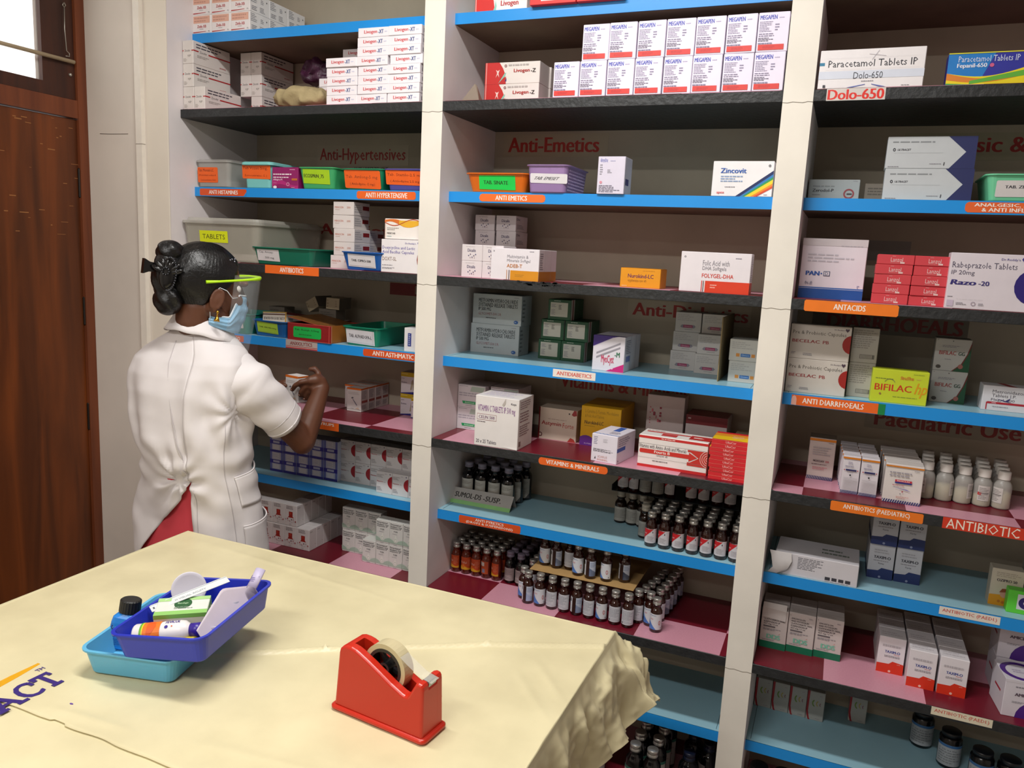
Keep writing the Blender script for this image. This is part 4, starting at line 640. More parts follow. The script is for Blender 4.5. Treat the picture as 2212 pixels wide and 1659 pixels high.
z = ZS[5]
t = small_bin(-.825, .064, z, .13, .16, .070, plast('0f8070'), 'teal bin seen through the face shield', .008)
front_label(t, .0, .05, .02, .05, .07, .008, 'd8d4d4', [T('TAB. VERT', .1, .4, .95, .6, '2e2a2c', .01)])
t = small_bin(-.670, .072, z, .128, .17, .055, plast('165a98'), 'blue bin with lime label, just right of the face shield', .010, rz=-.03, rim=.004)
front_label(t, -.050, .038, .012, .048, .055, .010, 'a4c83c', [R(.03, .05, .97, .09, '7c9830'), T('TAB. VERTIN-16mg', .1, .42, .92, .58, '3c4a20', .02)], tilt=-.004, round_=.0)
carton('yellow_edge', -.682, .105, z + .03, 'white carton with yellow edges propped up inside the blue bin', rz=-.05, rot=(radians(-8), radians(-3), -.04))
carton('tan_small', -.625, .25, z + .088, 'small tan carton tipped on its corner behind the blue bin', rot=(0, radians(-28), -.1))
carton('tan_small', -.535, .235, z + .095, 'small tan carton with dark side lying at the back', rot=(0, radians(2), .12))
carton('darkbox', -.80, .26, z, 'dark carton in the shadow at the back, left of the tan ones')
carton('darkbox', -.80, .262, z + .0425, 'dark carton stacked on another in the shadow, seen past the shield')
carton('yellow_edge', -.575, .235, z, 'white and maroon carton in shadow, lowest at the back', rz=.05)
carton('darkbox', -.56, .24, z + .0525, 'dark carton lying on the white and maroon one', rz=.05)
# open red carton with its lid ajar
t = thing('red_carton', 'open dark red carton with bright green label and lid ajar', 'carton', (-.498, .056, z), (0, 0, -.03))
m = MB(); rc = mat('8c1a1c', 0.4, 'card', var=0.03); wd, dp, hh = .178, .17, .057
m.box(-wd / 2, wd / 2, 0, .0015, 0, hh, rc).box(-wd / 2, wd / 2, dp - .0015, dp, 0, hh, rc).box(-wd / 2, -wd / 2 + .0015, 0, dp, 0, hh, rc).box(wd / 2 - .0015, wd / 2, 0, dp, 0, hh, mat('a8672c', 0.4, 'card')).box(-wd / 2, wd / 2, 0, dp, 0, .0015, rc)
paint(m, lambda u, v, e: (-wd / 2 + u * wd, -e, v * hh), [R(0, 0, 1, .03, 'c85a50'), R(.955, 0, .965, 1, 'c85a50'), R(0, .97, 1, 1, 'c04a40')])
paint(m, lambda u, v, e: (wd / 2 + e, u * dp, v * hh), [R(.0, 0, .03, 1, 'c8785a'), R(.5, .15, .75, .75, 'a8b0ac'), T('Tab.', .53, .5, .7, .7, '34485c', .02), N(.53, .2, .72, .35, 1, '2c3038')])
m.build('box_body', t)
m = MB(); m.box(-wd / 2, wd / 2, 0, dp, 0, .0015, mat('b04a34', 0.4, 'card'), Matrix.Translation((0, 0, hh + .004)) @ Matrix.Rotation(radians(9), 4, 'Y'), {'T': mat('8a5a2c', 0.45, 'card', var=.2, scale=60)}); m.build('lid', t)
front_label(t, -.064, .050, .010, .046, .057, 0, '12b04a', [T('Tab. Restyl- 0.5mg', .05, .6, .92, .82, '1c3c20', .02), N(.2, .2, .85, .38, 1, '1c7a34')], round_=.12)
carton('pill_card2', -.53, .064, z + .030, 'white pill packet inside the open red carton', name='loose_packet', cat='packet')
t = small_bin(-.308, .080, z, .118, .22, .062, plast('0e8062'), 'sea green bin with framed white label on the asthma shelf', .010, rz=.0)
front_label(t, -.056, .050, .006, .052, .062, .010, 'd4d0d4', [R(.03, .08, .97, .1, 'a8a4a8'), R(.94, .0, .95, 1, 'a8a4a8'), T('TAB. ALPHADOPA-L', .1, .42, .9, .66, '3a363c', .015)], tilt=-.004, round_=.0)
carton('asth', -.118, .070, z, 'white carton with blue upright stripe, standing against the first pillar')

z = ZS[6]
for k in range(4):
    carton('oral', -.407, .187 + .0445 * k, z, f'white carton with orange top edge, {ORD[k]} in the row running back', group='orange-edged cartons on the syrup shelf', jit=.6)
for k in range(3):
    carton('oral', -.449, .235 + .0445 * k, z, f'white orange-edged carton in the left hand file, {ORD[k]} from front', group='orange-edged cartons on the syrup shelf', jit=.6)
for k in range(2):
    carton('inhaler', -.226, .243, z + .0745 * k, f'white inhaler carton with yellow top, {["lower", "upper"][k]} one by the pillar', group='inhaler cartons')
    carton('inhaler', -.166, .212, z + .0745 * k - 0 * k, f'inhaler carton half hidden by the pillar, {["lower", "upper"][k]}', group='inhaler cartons') if k == 0 else None
z = ZS[7] + .004
for r in range(2):
    for c in range(5):
        carton('blue_pack', -.677 + .0564 * c, .113 + .0015 * c, z + .0702 * r, f'shrink-wrapped blue and white pack, {ORD[c]} from left, {["lower", "upper"][r]} row', group='blue and white packs on the lower blue shelf', name='shrink_wrapped_pack', cat='pack', jit=.4)
for r in range(2):
    for c in range(5):
        carton('circle_white', -.397 + .0612 * c, .140, z + .0738 * r, f'white carton with dark red half circle, {ORD[c]} from left, {["lower", "upper"][r]} back row', group='white cartons with red half circles', jit=.4)
for c in range(3):
    carton('circle_white', -.221 + .0614 * c, .093, z, f'white carton with dark red half circle, {ORD[c]} from left in front', group='white cartons with red half circles', jit=.5)
z = ZS[8]
for c in range(6):
    carton('lamp_red', -.516 - .0535 * (5 - c), .055, z, f'white carton printed with red lamp, {ORD[c]} from left, bottom row', group='white cartons with red lamps', jit=.5)
for c in range(5):
    carton('lamp_red', -.5695 - .0535 * (4 - c), .057, z + .0765, f'white carton printed with red lamp, {ORD[c]} from left, top row', group='white cartons with red lamps', jit=.5)
for k in range(1, 5):
    carton('lamp_red', -.516, .055 + .0405 * k, z, f'white red-lamp carton {ORD[k]} behind the rightmost bottom one', group='white cartons with red lamps', jit=.8)
    carton('lamp_red', -.5695, .057 + .0405 * k, z + .0765, f'white red-lamp carton {ORD[k]} behind the rightmost top one', group='white cartons with red lamps', jit=.8)
    carton('lamp_red', -.5695, .055 + .0405 * k, z, f'white red-lamp carton in the second file, {ORD[k]} back, bottom row', group='white cartons with red lamps', jit=.4)
for r in range(2):
    for c in range(3):
        carton('para', -.375 + .0512 * c, .120, z + .0795 * r, f'pale green and white suspension carton, {ORD[c]} from left, {["lower", "upper"][r]} back row', group='pale green suspension cartons', jit=.5)
for c in range(4):
    for r in range(2):
        if c == 0 and r == 1: continue
        if c < 4: carton('para', -.2610 + .0515 * c, .073, z + .0795 * r, f'pale green and white suspension carton, {ORD[c]} from left, {["lower", "upper"][r]} front row', group='pale green suspension cartons', jit=.5)

# ================================================================== BOTTLES
AMBER = mat('2a0d07', 0.08, 'amber_glass', var=0, spec=0.7)
DARKG = mat('0d0a0c', 0.1, 'dark_glass', var=0, spec=0.6)
ORNG = mat('5a1a06', 0.1, 'syrup_glass', var=0, spec=0.6)
SILV = mat('b9b7b2', 0.32, 'aluminium', var=0.03, metal=0.75)
def wrap(r, z0, z1, a0, a1):
    return lambda u, v, e: ((r + e) * cos(radians(a0 + (a1 - a0) * u)), (r + e) * sin(radians(a0 + (a1 - a0) * u)), z0 + v * (z1 - z0))
def wrap_label(m, r, z0, z1, a0, a1, col, items, rough=.45, n=14):
    f = wrap(r, z0, z1, a0, a1)
    for k in range(n): m.add([f(k / n, 0, .0004), f((k + 1) / n, 0, .0004), f((k + 1) / n, 1, .0004), f(k / n, 1, .0004)], [(0, 1, 2, 3)], mat(col, rough, 'ink'), True)
    # art is cut into narrow columns so that it follows the curve
    for it in items:
        if it[0] == 'p':
            for k in range(n):
                q = [(max(min(p[0], 1), 0), p[1]) for p in it[1]]
                cp = clip_band(q, k / n, (k + 1) / n)
                if len(cp) >= 3: m.add([f(u, v, .0007) for u, v in cp], [tuple(range(len(cp)))], mat(it[2], rough, 'ink'))
        else: paint(m, f, [it], rough, .0009)
def clip_band(pts, a, b):
    for lim, sg in ((a, 1), (b, -1)):
        out = []
        for i in range(len(pts)):
            p, q = pts[i - 1], pts[i]; da, db = (p[0] - lim) * sg, (q[0] - lim) * sg
            if (da < 0) != (db < 0):
                t = da / (da - db); out.append((p[0] + (q[0] - p[0]) * t, p[1] + (q[1] - p[1]) * t))
            if db >= 0: out.append(q)
        pts = out
        if not pts: break
    return pts
def bottle_proto(r, h, glass, cap, label, neck=.0105, capr=.0122, caph=.019, sh=.58, ridges=True):
    """three meshes: glass body, cap, label"""
    b = MB().lathe([(r * .86, 0), (r, .003), (r, h * sh), (r * .97, h * (sh + .045)), (r * .88, h * (sh + .085)), (r * .74, h * (sh + .12)), (neck * 1.08, h * (sh + .155)), (neck, h - caph - .002), (capr * 1.1, h - caph - .0015), (capr * 1.1, h - caph + .0015)], glass, 20)
    c = MB(); pr = [(capr, h - caph + .001)]
    if ridges: pr += [(capr, h - caph * .6), (capr * .93, h - caph * .56), (capr * .93, h - caph * .5), (capr, h - caph * .46)]
    pr += [(capr, h - .0012), (capr * .9, h), (.0015, h + .0003)]
    c.lathe(pr, cap, 20, cap0=False)
    l = MB(); wrap_label(l, r, *label) if label else None
    return b.mesh('glass_bottle'), c.mesh('cap'), (l.mesh('printed_label') if label else None)
BP = {}
def bottle(kind, x, y, z, label, rz=0, group=None, name='medicine_bottle', cat='bottle'):
    t = thing(name, label, cat, (x, y, z), (0, 0, rz), group)
    b, c, l = BP[kind][:3]
    link('glass_bottle', b, t); link('cap', c, t)
    if l: link('printed_label', l, t)
    for e in BP[kind][3:]: link(e[0], e[1], t)
    return t
RW = [P([(0, 1), (0, .25), (.72, 1)], 'c01c24'), R(0, .95, 1, 1, 'd8d4d4'), T('Ascoril', .05, .62, .25, .72, 'e8c8c8', .02), N(.3, .12, .8, .5, 5, 'a8a2a8'), C(.66, .76, .03, '3c3640', 2)]
BP['red'] = bottle_proto(.0165, .104, AMBER, SILV, (.012, .054, 200, 345, 'ccc8cc', RW))
BW = [P([(0, 0), (0, .62), (.55, 0)], '4a78c0'), P([(0, .2), (.0, .32), (.25, .08), (.2, .02)], '6e94d0'), RING(.74, .45, .05, .07, 'c05048', 2.0), P([(.73, .4), (.76, .5), (.75, .38)], 'c03030'), N(.1, .86, .7, .94, 1, '7a90b4'), N(.15, .62, .45, .72, 1, 'd0909c'), R(.84, .06, .89, .14, '4a4a50')]
BP['blue'] = bottle_proto(.0168, .100, AMBER, SILV, (.010, .056, 195, 350, 'd2d4da', BW))
BB = [N(.1, .3, .9, .92, 8, 'a0a2ac'), N(.2, .08, .8, .26, 2, 'b4b6c0'), R(.1, .06, .18, .16, '3c3c42')]
BP['back'] = bottle_proto(.0168, .100, AMBER, SILV, (.010, .056, 195, 350, 'cccdd4', BB))
BS = [R(0, 0, .30, 1, 'd2d4da'), R(.08, .7, .24, .92, '5a5a60'), N(.04, .1, .26, .6, 5, 'a8aab2'), R(.30, 0, .55, 1, '2a0d07'), R(.55, 0, 1, 1, 'b8c0d0'), P([(.55, 0), (.55, .55), (1, .25), (1, 0)], '4a78c0'), N(.6, .6, .95, .92, 3, '8c98b4')]
BP['seam'] = bottle_proto(.0168, .100, AMBER, SILV, (.010, .056, 195, 350, 'd2d4da', BS))
BP['orange'] = bottle_proto(.0170, .101, ORNG, SILV, (.016, .058, 195, 345, 'b8461c', [P(wave(0, 1, lambda u: 0, lambda u: .22 + .1 * sin(u * 6)), 'c89020'), T('Meftal', .1, .5, .55, .68, 'e8a890', .02), N(.6, .3, .95, .85, 6, 'd87858'), C(.3, .3, .1, 'd06a20', 1.5)]))
BP['orange2'] = bottle_proto(.0170, .101, ORNG, SILV, (.016, .058, 195, 345, 'b04a24', [R(.2, .62, .7, .92, 'c8bfb8'), R(.52, .1, .75, .4, '7c7890'), N(.1, .1, .45, .55, 4, 'd87858')]))
VIO = mat('6e6474', 0.45, 'plastic', var=0.02)
BP['violet'] = bottle_proto(.0172, .104, DARKG, VIO, (.010, .052, 195, 345, 'a29694', [N(.1, .4, .9, .9, 6, '7e7476'), N(.2, .1, .8, .3, 2, '7e7476')]), capr=.0125, caph=.018)
BP['cough'] = bottle_proto(.0215, .128, DARKG, mat('8a8698', 0.45, 'plastic', var=0.02), (.008, .074, 205, 335, 'a8a49c', [N(.08, .72, .9, .9, 3, '7c786e'), N(.08, .2, .85, .6, 7, '8c887e'), P([(.7, 0), (1, .25), (1, 0)], '4a484a')]), capr=.014, caph=.019, sh=.60)
BP['tall'] = bottle_proto(.0185, .100, mat('20110a', 0.1, 'amber_glass', var=0), mat('a29a8c', 0.4, 'plastic', var=.02), (.008, .052, 195, 345, '9c9a94', [N(.1, .2, .9, .85, 7, '7c7a74')]), capr=.0125)
BP['floor'] = bottle_proto(.0265, .165, DARKG, SILV, (.015, .10, 195, 345, 'b4b2ac', [R(0, .9, 1, 1, '2c6a5c'), N(.1, .2, .9, .8, 8, '8a8882')]), neck=.015, capr=.0165, caph=.022, sh=.66)
BP['floor2'] = bottle_proto(.030, .15, mat('08090e', 0.08, 'dark_glass', var=0), mat('10182e', 0.3, 'plastic', var=0), (.012, .09, 150, 260, '8f8a86', [N(.1, .1, .9, .9, 9, '6e6a66')]), neck=.016, capr=.017, caph=.024, sh=.66)
def powder_proto(angle, items, fill, lab_a):
    r, h = .0205, .094
    b = MB().lathe([(r * .85, 0), (r * .97, .002), (r, .005), (r, h * .56), (r * .95, h * .64), (r * .80, h * .71), (.0125, h * .76), (.0125, h * .80)], mat('c2bfba', 0.3, 'plastic', var=0, alpha=.55), 22)
    c = MB().lathe([(.0142, h * .79), (.0142, h * .985), (.0130, h), (.001, h)], mat('dedad4', 0.45, 'plastic', var=0.02), 26, cap0=False)
    l = MB(); wrap_label(l, r, .016, .054, lab_a, lab_a + 75, 'cfcac6', items)
    p = MB().lathe([(r * .84, .001), (r * .94, .004), (r * .95, fill), (r * .6, fill + .0025), (.001, fill + .001)], mat('e2d6ac', 0.8, 'powder', var=0.04), 22)
    return b.mesh('tub'), c.mesh('cap'), l.mesh('printed_label'), ('powder', p.mesh('powder'))
PL = [N(.1, .1, .9, .9, 8, '9c9694'), R(.1, .5, .9, .55, '6a6466')]
for k, (a, f) in enumerate(((190, .030), (300, .040), (290, .036), (235, .028), (190, .040))):
    BP['pow%d' % k] = powder_proto(a, PL if k != 3 else [R(0, .38, .3, .58, 'c82c2c')] + PL, f, a)

z7, z8 = ZS[7], ZS[8]
for r in range(3):
    for c in range(4):
        bottle('cough', .034 + .0475 * c + .010 * r, .205 + .050 * r, z7, f'black cough syrup bottle with grey label, {ORD[c]} from left in the {["front", "middle", "rear"][r]} row', random.uniform(-.15, .15), 'black cough syrup bottles')
for r in range(5):
    for c in range(7):
        bottle('red', .671 + .0393 * c + (.002 if r else 0), .0925 + .039 * r + (.0 if r == 0 else .006), z7, f'amber bottle with red and white label, {ORD[c]} from left, {["front", "second", "third", "fourth", "rear"][r]} row', random.uniform(-.35, .25), 'amber bottles with red and white labels')
for k, (x, y) in enumerate(((.540, .247), (.578, .244), (.612, .238), (.634, .188), (.640, .150), (.642, .300))):
    bottle('tall', x, y, z7, f'brown bottle with plain grey label, {ORD[k]} from left beside the red-label group', random.uniform(-.3, .3), 'brown bottles with plain grey labels')
m = MB(); m.bbox(.515, .915, .215, .365, z7 + .1052, z7 + .1072, .0006, mat('2c3034', 0.25, 'plastic_sheet', var=0))
m.bbox(.515, .517, .215, .365, z7 + .1072, z7 + .125, .0005, mat('2c3034', 0.25, 'plastic_sheet', var=0))
tag(m.build('plastic_tray'), 'dark plastic tray lying across the bottle caps, carrying more bottles', 'tray')
for k, (x, kd) in enumerate(((.545, 'red'), (.580, 'red'), (.615, 'tall'), (.652, 'tall'), (.690, 'red'), (.752, 'red'), (.790, 'red'), (.828, 'red'), (.866, 'red'))):
    bottle(kd, x, .237, z7 + .1072, f'bottle standing on the dark tray under the shelf, {ORD[k]} from left', random.uniform(-.5, .4), 'bottles on the dark plastic tray')

for r in range(4):
    for c in range(5):
        bottle('orange2' if (r == 0 and c == 3) else 'orange', .0215 + .0366 * c, .163 + .038 * r, z8, f'orange syrup bottle, {ORD[c]} from left in the {["front", "second", "third", "rear"][r]} row', random.uniform(-.6, .5), 'orange syrup bottles')
for r in range(5):
    for c in range(2):
        bottle('violet', .2135 + .0385 * c, .166 + .0375 * r - .004 * c, z8, f'dark bottle with violet cap, {["left", "right"][c]} file, {ORD[r]} from front', random.uniform(-.3, .3), 'dark bottles with violet caps')
front = ['seam', 'blue', 'back', 'back', 'seam', 'back', 'blue', 'back', 'back']
for c in range(9):
    bottle(front[c], .3195 + .0392 * c, .056 - .001 * c, z8, f'amber bottle with blue-white label, {ORD[c]} from left in the row under the cardboard', random.uniform(-.25, .25), 'amber bottles with blue and white labels')
for r in range(6):
    bottle('blue', .2985 + (.0 if r else -.003), .076 + .036 * r if r else .082, z8, f'amber silver-capped bottle in the file left of the cardboard, {ORD[r]} from front', random.uniform(-.4, .4), 'amber bottles with blue and white labels') if r != 1 else None
for k, (x, y, kd) in enumerate(((.7125, .060, 'blue'), (.688, .090, 'blue'), (.652, .092, 'back'), (.706, .134, 'back'), (.664, .130, 'back'), (.712, .172, 'seam'), (.672, .168, 'blue'), (.716, .210, 'seam'), (.678, .208, 'back'), (.719, .248, 'seam'), (.682, .248, 'back'), (.722, .286, 'seam'), (.685, .288, 'back'), (.724, .324, 'seam'))):
    where = 'nearest amber bottle with round red emblem at the right end' if k == 0 else f'amber bottle in the files right of the cardboard, {(ORD + ["eleventh", "twelfth", "thirteenth", "fourteenth"])[k]} from front'
    bottle(kd, x, y, z8, where, random.uniform(-.2, .2) if k else .1, 'amber bottles with blue and white labels')
cbz = z8 + .1004
tag(MB().bbox(.318, .640, .066, .30, cbz, cbz + .0028, .0005, mat('b08c58', 0.85, 'cardboard', var=0.05, scale=40)).build('cardboard_sheet'), 'brown cardboard sheet laid across the bottle caps, carrying seven bottles', 'sheet')
for k, (x, y, kd) in enumerate(((.345, .122, 'blue'), (.384, .118, 'seam'), (.424, .128, 'back'), (.460, .098, 'blue'), (.500, .094, 'seam'), (.548, .098, 'blue'), (.598, .118, 'seam'))):
    bottle(kd, x, y, cbz + .0028, f'amber bottle standing on the cardboard sheet, {ORD[k]} from left', [.1, .0, .0, .1, -.1, -.35, -.2][k], 'bottles on the cardboard sheet')
zb = ZS[10]
for k, (x, y) in enumerate(((.690, .035), (.742, .030), (.732, -.0 + .03 + .0), (.690, .098), (.745, .095), (.695, .160), (.748, .158), (.700, .222), (.752, .220), (.565, .09))):
    if k == 2: x, y = .716, -.0 + .085; continue
    bottle('floor', x, y, zb, f'large dark bottle with silver cap on the bottom shelf, {ORD[k]} of the cluster', 0, 'large dark bottles on the bottom shelf')
bottle('floor', .7165, -.024 + .03, zb, 'large dark silver-capped bottle nearest the front edge of the bottom shelf', 0, 'large dark bottles on the bottom shelf') if False else None
for k, (x, y) in enumerate(((.838, .09), (.885, .16), (.835, .20))):
    bottle('floor2', x, y, zb, f'black blue-capped bottle on the bottom shelf, {ORD[k]} from front', 0, 'black bottles beside the second pillar')
for r in range(4):
    for c in range(5):
        if r == 0 or True:
            bottle('pow%d' % (c if r == 0 else (c + r) % 5), 1.351 + .0422 * c + .004 * r, .158 + .046 * r, ZS[6], f'white-capped powder bottle, {ORD[c]} from left in the {["front", "second", "third", "rear"][r]} row', 0, 'white capped powder bottles')

# ---- middle bay cartons -----------------------------------------------------
carton('livo_top', .126, .09, ZS[1], 'red and white iron tablet carton on the top shelf beside the first pillar')
for k in range(2):
    carton('livo_red', .300 + .134 * k, .042, ZS[1], f'flat red and white carton overhanging the top blue shelf, {["left", "right"][k]} one', rz=0)
for k in range(3): carton('livo_red', .575 + .134 * k if k < 2 else .32, .06, ZS[1] + (.0305 if k == 2 else 0), f'flat red and white carton further along the top shelf, {ORD[k]}', jit=.5)
z = ZS[2]
for k in range(2):
    carton('livo_z', .171, .09, z + .0592 * k, f'red and white zinc carton, {["lower", "upper"][k]} of the stacked pair', group='pair of red and white zinc cartons', jit=.3)
    carton('livo_z', .176, .168, z + .0592 * k, f'red and white zinc carton behind the {["lower", "upper"][k]} front one', group='pair of red and white zinc cartons', jit=.3)
m = MB(); m.add([(-.032, 0, 0), (.026, 0, 0), (.016, .001, .046), (.008, .004, .052), (-.032, .0, .004), (.018, .05, 0)], [(0, 1, 2, 3, 4), (1, 5, 2), (3, 2, 5), (0, 4, 3, 5)], mat('8a7c6e', .7, 'card'))
tag(m.build('torn_card', None, (.072, .035, z)), 'torn brown card scrap standing beside the first pillar', 'scrap')
for c in range(8):
    carton('megapen', .366 + .0736 * c, .003, z, f'white capsule carton with red band, {ORD[c]} from left in the lower row', group='white capsule cartons with red bands', jit=1.0)
for c in range(7):
    carton('megapen', .441 + .0735 * c, .003, z + .0898, f'white capsule carton with red band, {ORD[c]} from left in the upper row', group='white capsule cartons with red bands', jit=1.2)
z = ZS[3]
t = small_bin(.150, .072, z, .168, .16, .054, plast('d8680c'), 'orange bin with bright green label beside the lilac basket', .012, rim=.006, group=None)
front_label(t, -.056, .058, .008, .048, .054, .012, '16d050', [T('TAB. SINATE', .12, .36, .8, .62, '1c4c20', .03)], tilt=-.002, round_=.02)
t = thing('lilac_basket', 'lilac perforated basket with white label on the antiemetics shelf', 'basket', (.310, .052, z))
LIL = plast('a485b8', .4, alpha=.72)
bin_mesh(.108, .17, .076, LIL, .006, .005, .012).build('tub', t)
m = MB()
for r_ in range(7):
    for k in range(13):
        zz = .010 + .0088 * r_; m.ell((.0545 + .006 * zz / .076, .018 + .0112 * k, zz), .0012, .0028, .0026, plast('c4aed2', .4), u=8, v=5)
m.build('perforations', t)
for k in range(2):
    carton('lilac_in', 0, 0, 0, '', group=None) if False else None
front_label(t, -.050, .060, .026, .052, .076, .006, 'dcd8dc', [T('TAB. EMESET', .08, .34, .74, .66, '34303a', .02, .2)], tilt=-.002, round_=.1)
CART['lilac_pack'] = (.042, .12, .066, 'c8a0c8', {'F': [N(.1, .6, .9, .8, 3, 'a07ca8'), R(.15, .1, .85, .3, '7a6aa8')]})
for k in range(2): carton('lilac_pack', .287 + .046 * k, .068, z + .0045, f'pink carton inside the lilac basket, {["left", "right"][k]} one', group='pink cartons in the lilac basket')
carton('mega_hi', .493, .050, z, 'white carton with Indian script standing alone right of the lilac basket', rz=-.01)
carton('zincovit', .836, .060, z, 'white carton with rainbow diagonal stripes beside the second pillar')
z = ZS[4]
for r in range(2):
    for c in range(2):
        carton('dicalis', .097 + .0668 * c, .030, z + .0472 * r, f'small white cube carton, {["left", "right"][c]} in the {["lower", "upper"][r]} front row', group='small white calcium cartons', jit=.4)
for r in range(4):
    for c in range(2):
        carton('dicalis', .061 + .0715 * c - .004 * r / 3, .195, z + .0472 * r, f'small white carton in shadow, {["left", "right"][c]} back column, {ORD[r]} from bottom', group='small white calcium cartons', jit=.4)
carton('adeb', .243, .006, z, 'white multivitamin carton with mustard band, in front of the small cube cartons', rz=.02)
carton('nuro_small', .598, .034, z, 'small yellow-orange carton alone in the middle of its shelf', rz=-.02)
carton('folygel', .796, .010, z, 'white folic acid carton with red band beside the second pillar')
z = ZS[5]
for k in range(2):
    carton('metformin', .104 - .004 * (1 - k), .212, z + .0948 * k, f'grey-white metformin carton, {["lower", "upper"][k]} of two in the corner', group='grey-white metformin cartons')
    carton('metformin', .120, .300, z + .0948 * k, f'metformin carton behind the {["lower", "upper"][k]} front one', group='grey-white metformin cartons') if False else None
for k, (x, dz) in enumerate(((.283, 0), (.359, 0), (.290, .0625), (.368, .0625), (.310, .125))):
    carton('green_box', x, .222, z + dz, ['dark green carton, bottom left of the pyramid', 'dark green carton, bottom right of the pyramid', 'dark green carton, middle left of the pyramid', 'dark green carton, middle right of the pyramid', 'dark green carton on top of the pyramid'][k], group='dark green cartons', jit=1.2)
carton('myocyst', .507, .100, z, 'white carton with violet corner and pink corner, on the diabetes shelf', rz=-.03)
for c, x, y, n in ((0, .684, .285, 3), (1, .763, .250, 2)):
    for k in range(n): carton('pink_label', x + .004 * k, y, z + .0578 * k, f'pale carton with magenta name strip, {["left", "right"][c]} stack, {ORD[k]} from bottom', group='pale cartons with magenta strips', jit=.6)
carton('pink_label', .772, .275, z + .1158, 'pale carton with magenta strip, pushed back on top of the right stack', group='pale cartons with magenta strips')
tag(MB().bbox(.8105, .8135, .125, .36, z, z + .176, .0004, mat('8f7c58', .85, 'cardboard', var=.05, scale=40)).build('cardboard_divider'), 'upright brown cardboard divider between the pale carton stacks', 'divider')
for k in range(2): carton('orange_label', .8745 - .002 * k, .150, z + .0593 * k, f'pale carton with blue strip and orange ends, {["lower", "upper"][k]} by the second pillar', group='pale cartons with blue strips')
z = ZS[6]
for k in range(2):
    carton('amino', .050, .165, z + .0728 * k, f'white carton with green name strip, {["lower", "upper"][k]} one by the first pillar', group='white cartons with green strips')
    carton('amino', .153, .190, z + .0728 * k, f'white carton with green strip behind the big vitamin carton, {["lower", "upper"][k]} one', group='white cartons with green strips')
carton('celin', .212, .001, z, 'large white vitamin C carton at the front of the vitamins shelf')
carton('astymin', .335, .192, z, 'shiny silver-beige carton right of the large vitamin carton')
carton('nuro_big', .474, .185, z, 'yellow carton with purple curve behind the small white cube')
carton('kit', .537, .016, z, 'small white and blue cube carton at the shelf front, next to the orange label', rz=-.14)
carton('neurobion', .645, .29, z, 'tall white carton with red dotted N against the back')
carton('fourts_dark', .768, .25, z, 'low white carton with dark red top in the shadow')
carton('fourts_dark', .775, .255, z + .0605, 'dark red topped carton stacked in shadow behind the red arrow carton')
carton('fourts', .722, .040, z, 'white and red arrow carton in the middle of the vitamins shelf front', rz=-.03)
for k in range(10): carton('ulucar', .872 + random.uniform(-.003, .003), .018, z + .0109 * k, f'flat red carton by the second pillar, {ORD[k]} from the bottom of the stack', group='stack of flat red cartons', jit=1.0)
carton('tan_small', .885, .24, z, 'pale carton in shadow behind the flat red stack', group='pale cartons behind the red stack')
carton('tan_small', .885, .24, z + .0405, 'pale carton in shadow behind the red stack, upper one', group='pale cartons behind the red stack')
# name plate of folded card
t = thing('name_plate', 'folded card name plate with black capitals in front of the black bottles', 'sign', (.098, .142, ZS[7]), (0, 0, 0))
m = MB(); m.add([(-.112, .0, .0), (.112, .0, .0), (.112, .034, .043), (-.112, .034, .043), (-.112, .036, .041), (.112, .036, .041), (.112, .058, 0), (-.112, .058, 0)], [(0, 1, 2, 3), (4, 5, 6, 7), (2, 5, 4, 3)], mat('aaa6a2', .3, 'card'))
paint(m, lambda u, v, e: (-.112 + u * .224, .034 * v - e * .8, .043 * v + e * .6), [R(0, 0, 1, .24, '8cc47c'), T('SUMOL-DS', .10, .42, .52, .74, '2a2826', .02), T('-SUSP.', .55, .42, .83, .74, '2a2826', .02)], .35)
m.build('folded_card', t)

# ---- right bay cartons --------------------------------------------------------
z = ZS[2]
carton('dolo', 1.106, .003, z, 'long white paracetamol carton on the black shelf beside the second pillar')
carton('fepanil', 1.341, .022, z, 'blue, yellow and green paracetamol carton on the upper black shelf')
carton('fepanil', 1.499, .024, z, 'second blue and yellow paracetamol carton at the right edge')
z = ZS[3]
carton('zerodol', 1.053, .14, z, 'grey-white carton with round red emblem behind the second pillar')
for k in range(2): carton('ultracet', 1.259 - .002 * k, .082, z + .0738 * k, f'white and navy arrow carton, {["lower", "upper"][k]} of the pair', group='white and navy arrow cartons')
t = small_bin(1.455, .064, z, .135, .16, .060, plast('6fc89c'), 'pale mint bin with white label on the analgesic shelf', .010, group=None)
front_label(t, -.058, .06, .010, .046, .060, .010, 'd6d2d2', [T('TAB. ZERODOL-SP', .15, .52, .95, .70, '3a3840', .03)], tilt=.001, round_=.06)
carton('darkbox', 1.16, .12, z, 'dark low carton beside the arrow cartons')
z = ZS[4]
carton('pand', 1.072, .100, z, 'tall white capsule carton with blue foot beside the second pillar', rz=-.03)
for c in range(2):
    for k in range(5): carton('lanzol', 1.206 + .080 * c + .001 * k, .020 + random.uniform(0, .004), z + .0232 * k, f'flat coral red carton, {["left", "right"][c]} stack, {ORD[k]} from bottom', group='flat coral red cartons', jit=1.5)
carton('razo', 1.404, .002, z, 'large white carton with navy half circle right of the coral red stacks')
for k in range(3): carton('lanzol', 1.54, .006, z + .0232 * k, f'flat coral red carton at the right edge, {ORD[k]} from bottom', group='flat coral red cartons', jit=1)
z = ZS[5]
for k in range(2):
    carton('becelac', 1.0625, .084, z + .0888 * k, f'cream probiotic carton with red half circle, {["lower", "upper"][k]} one', group='cream probiotic cartons', rz=0)
    carton('becelac_back', 1.1685, .112, z + .0888 * k, f'grey-beige carton showing its barcode, {["lower", "upper"][k]} one', group='grey-beige barcode cartons')
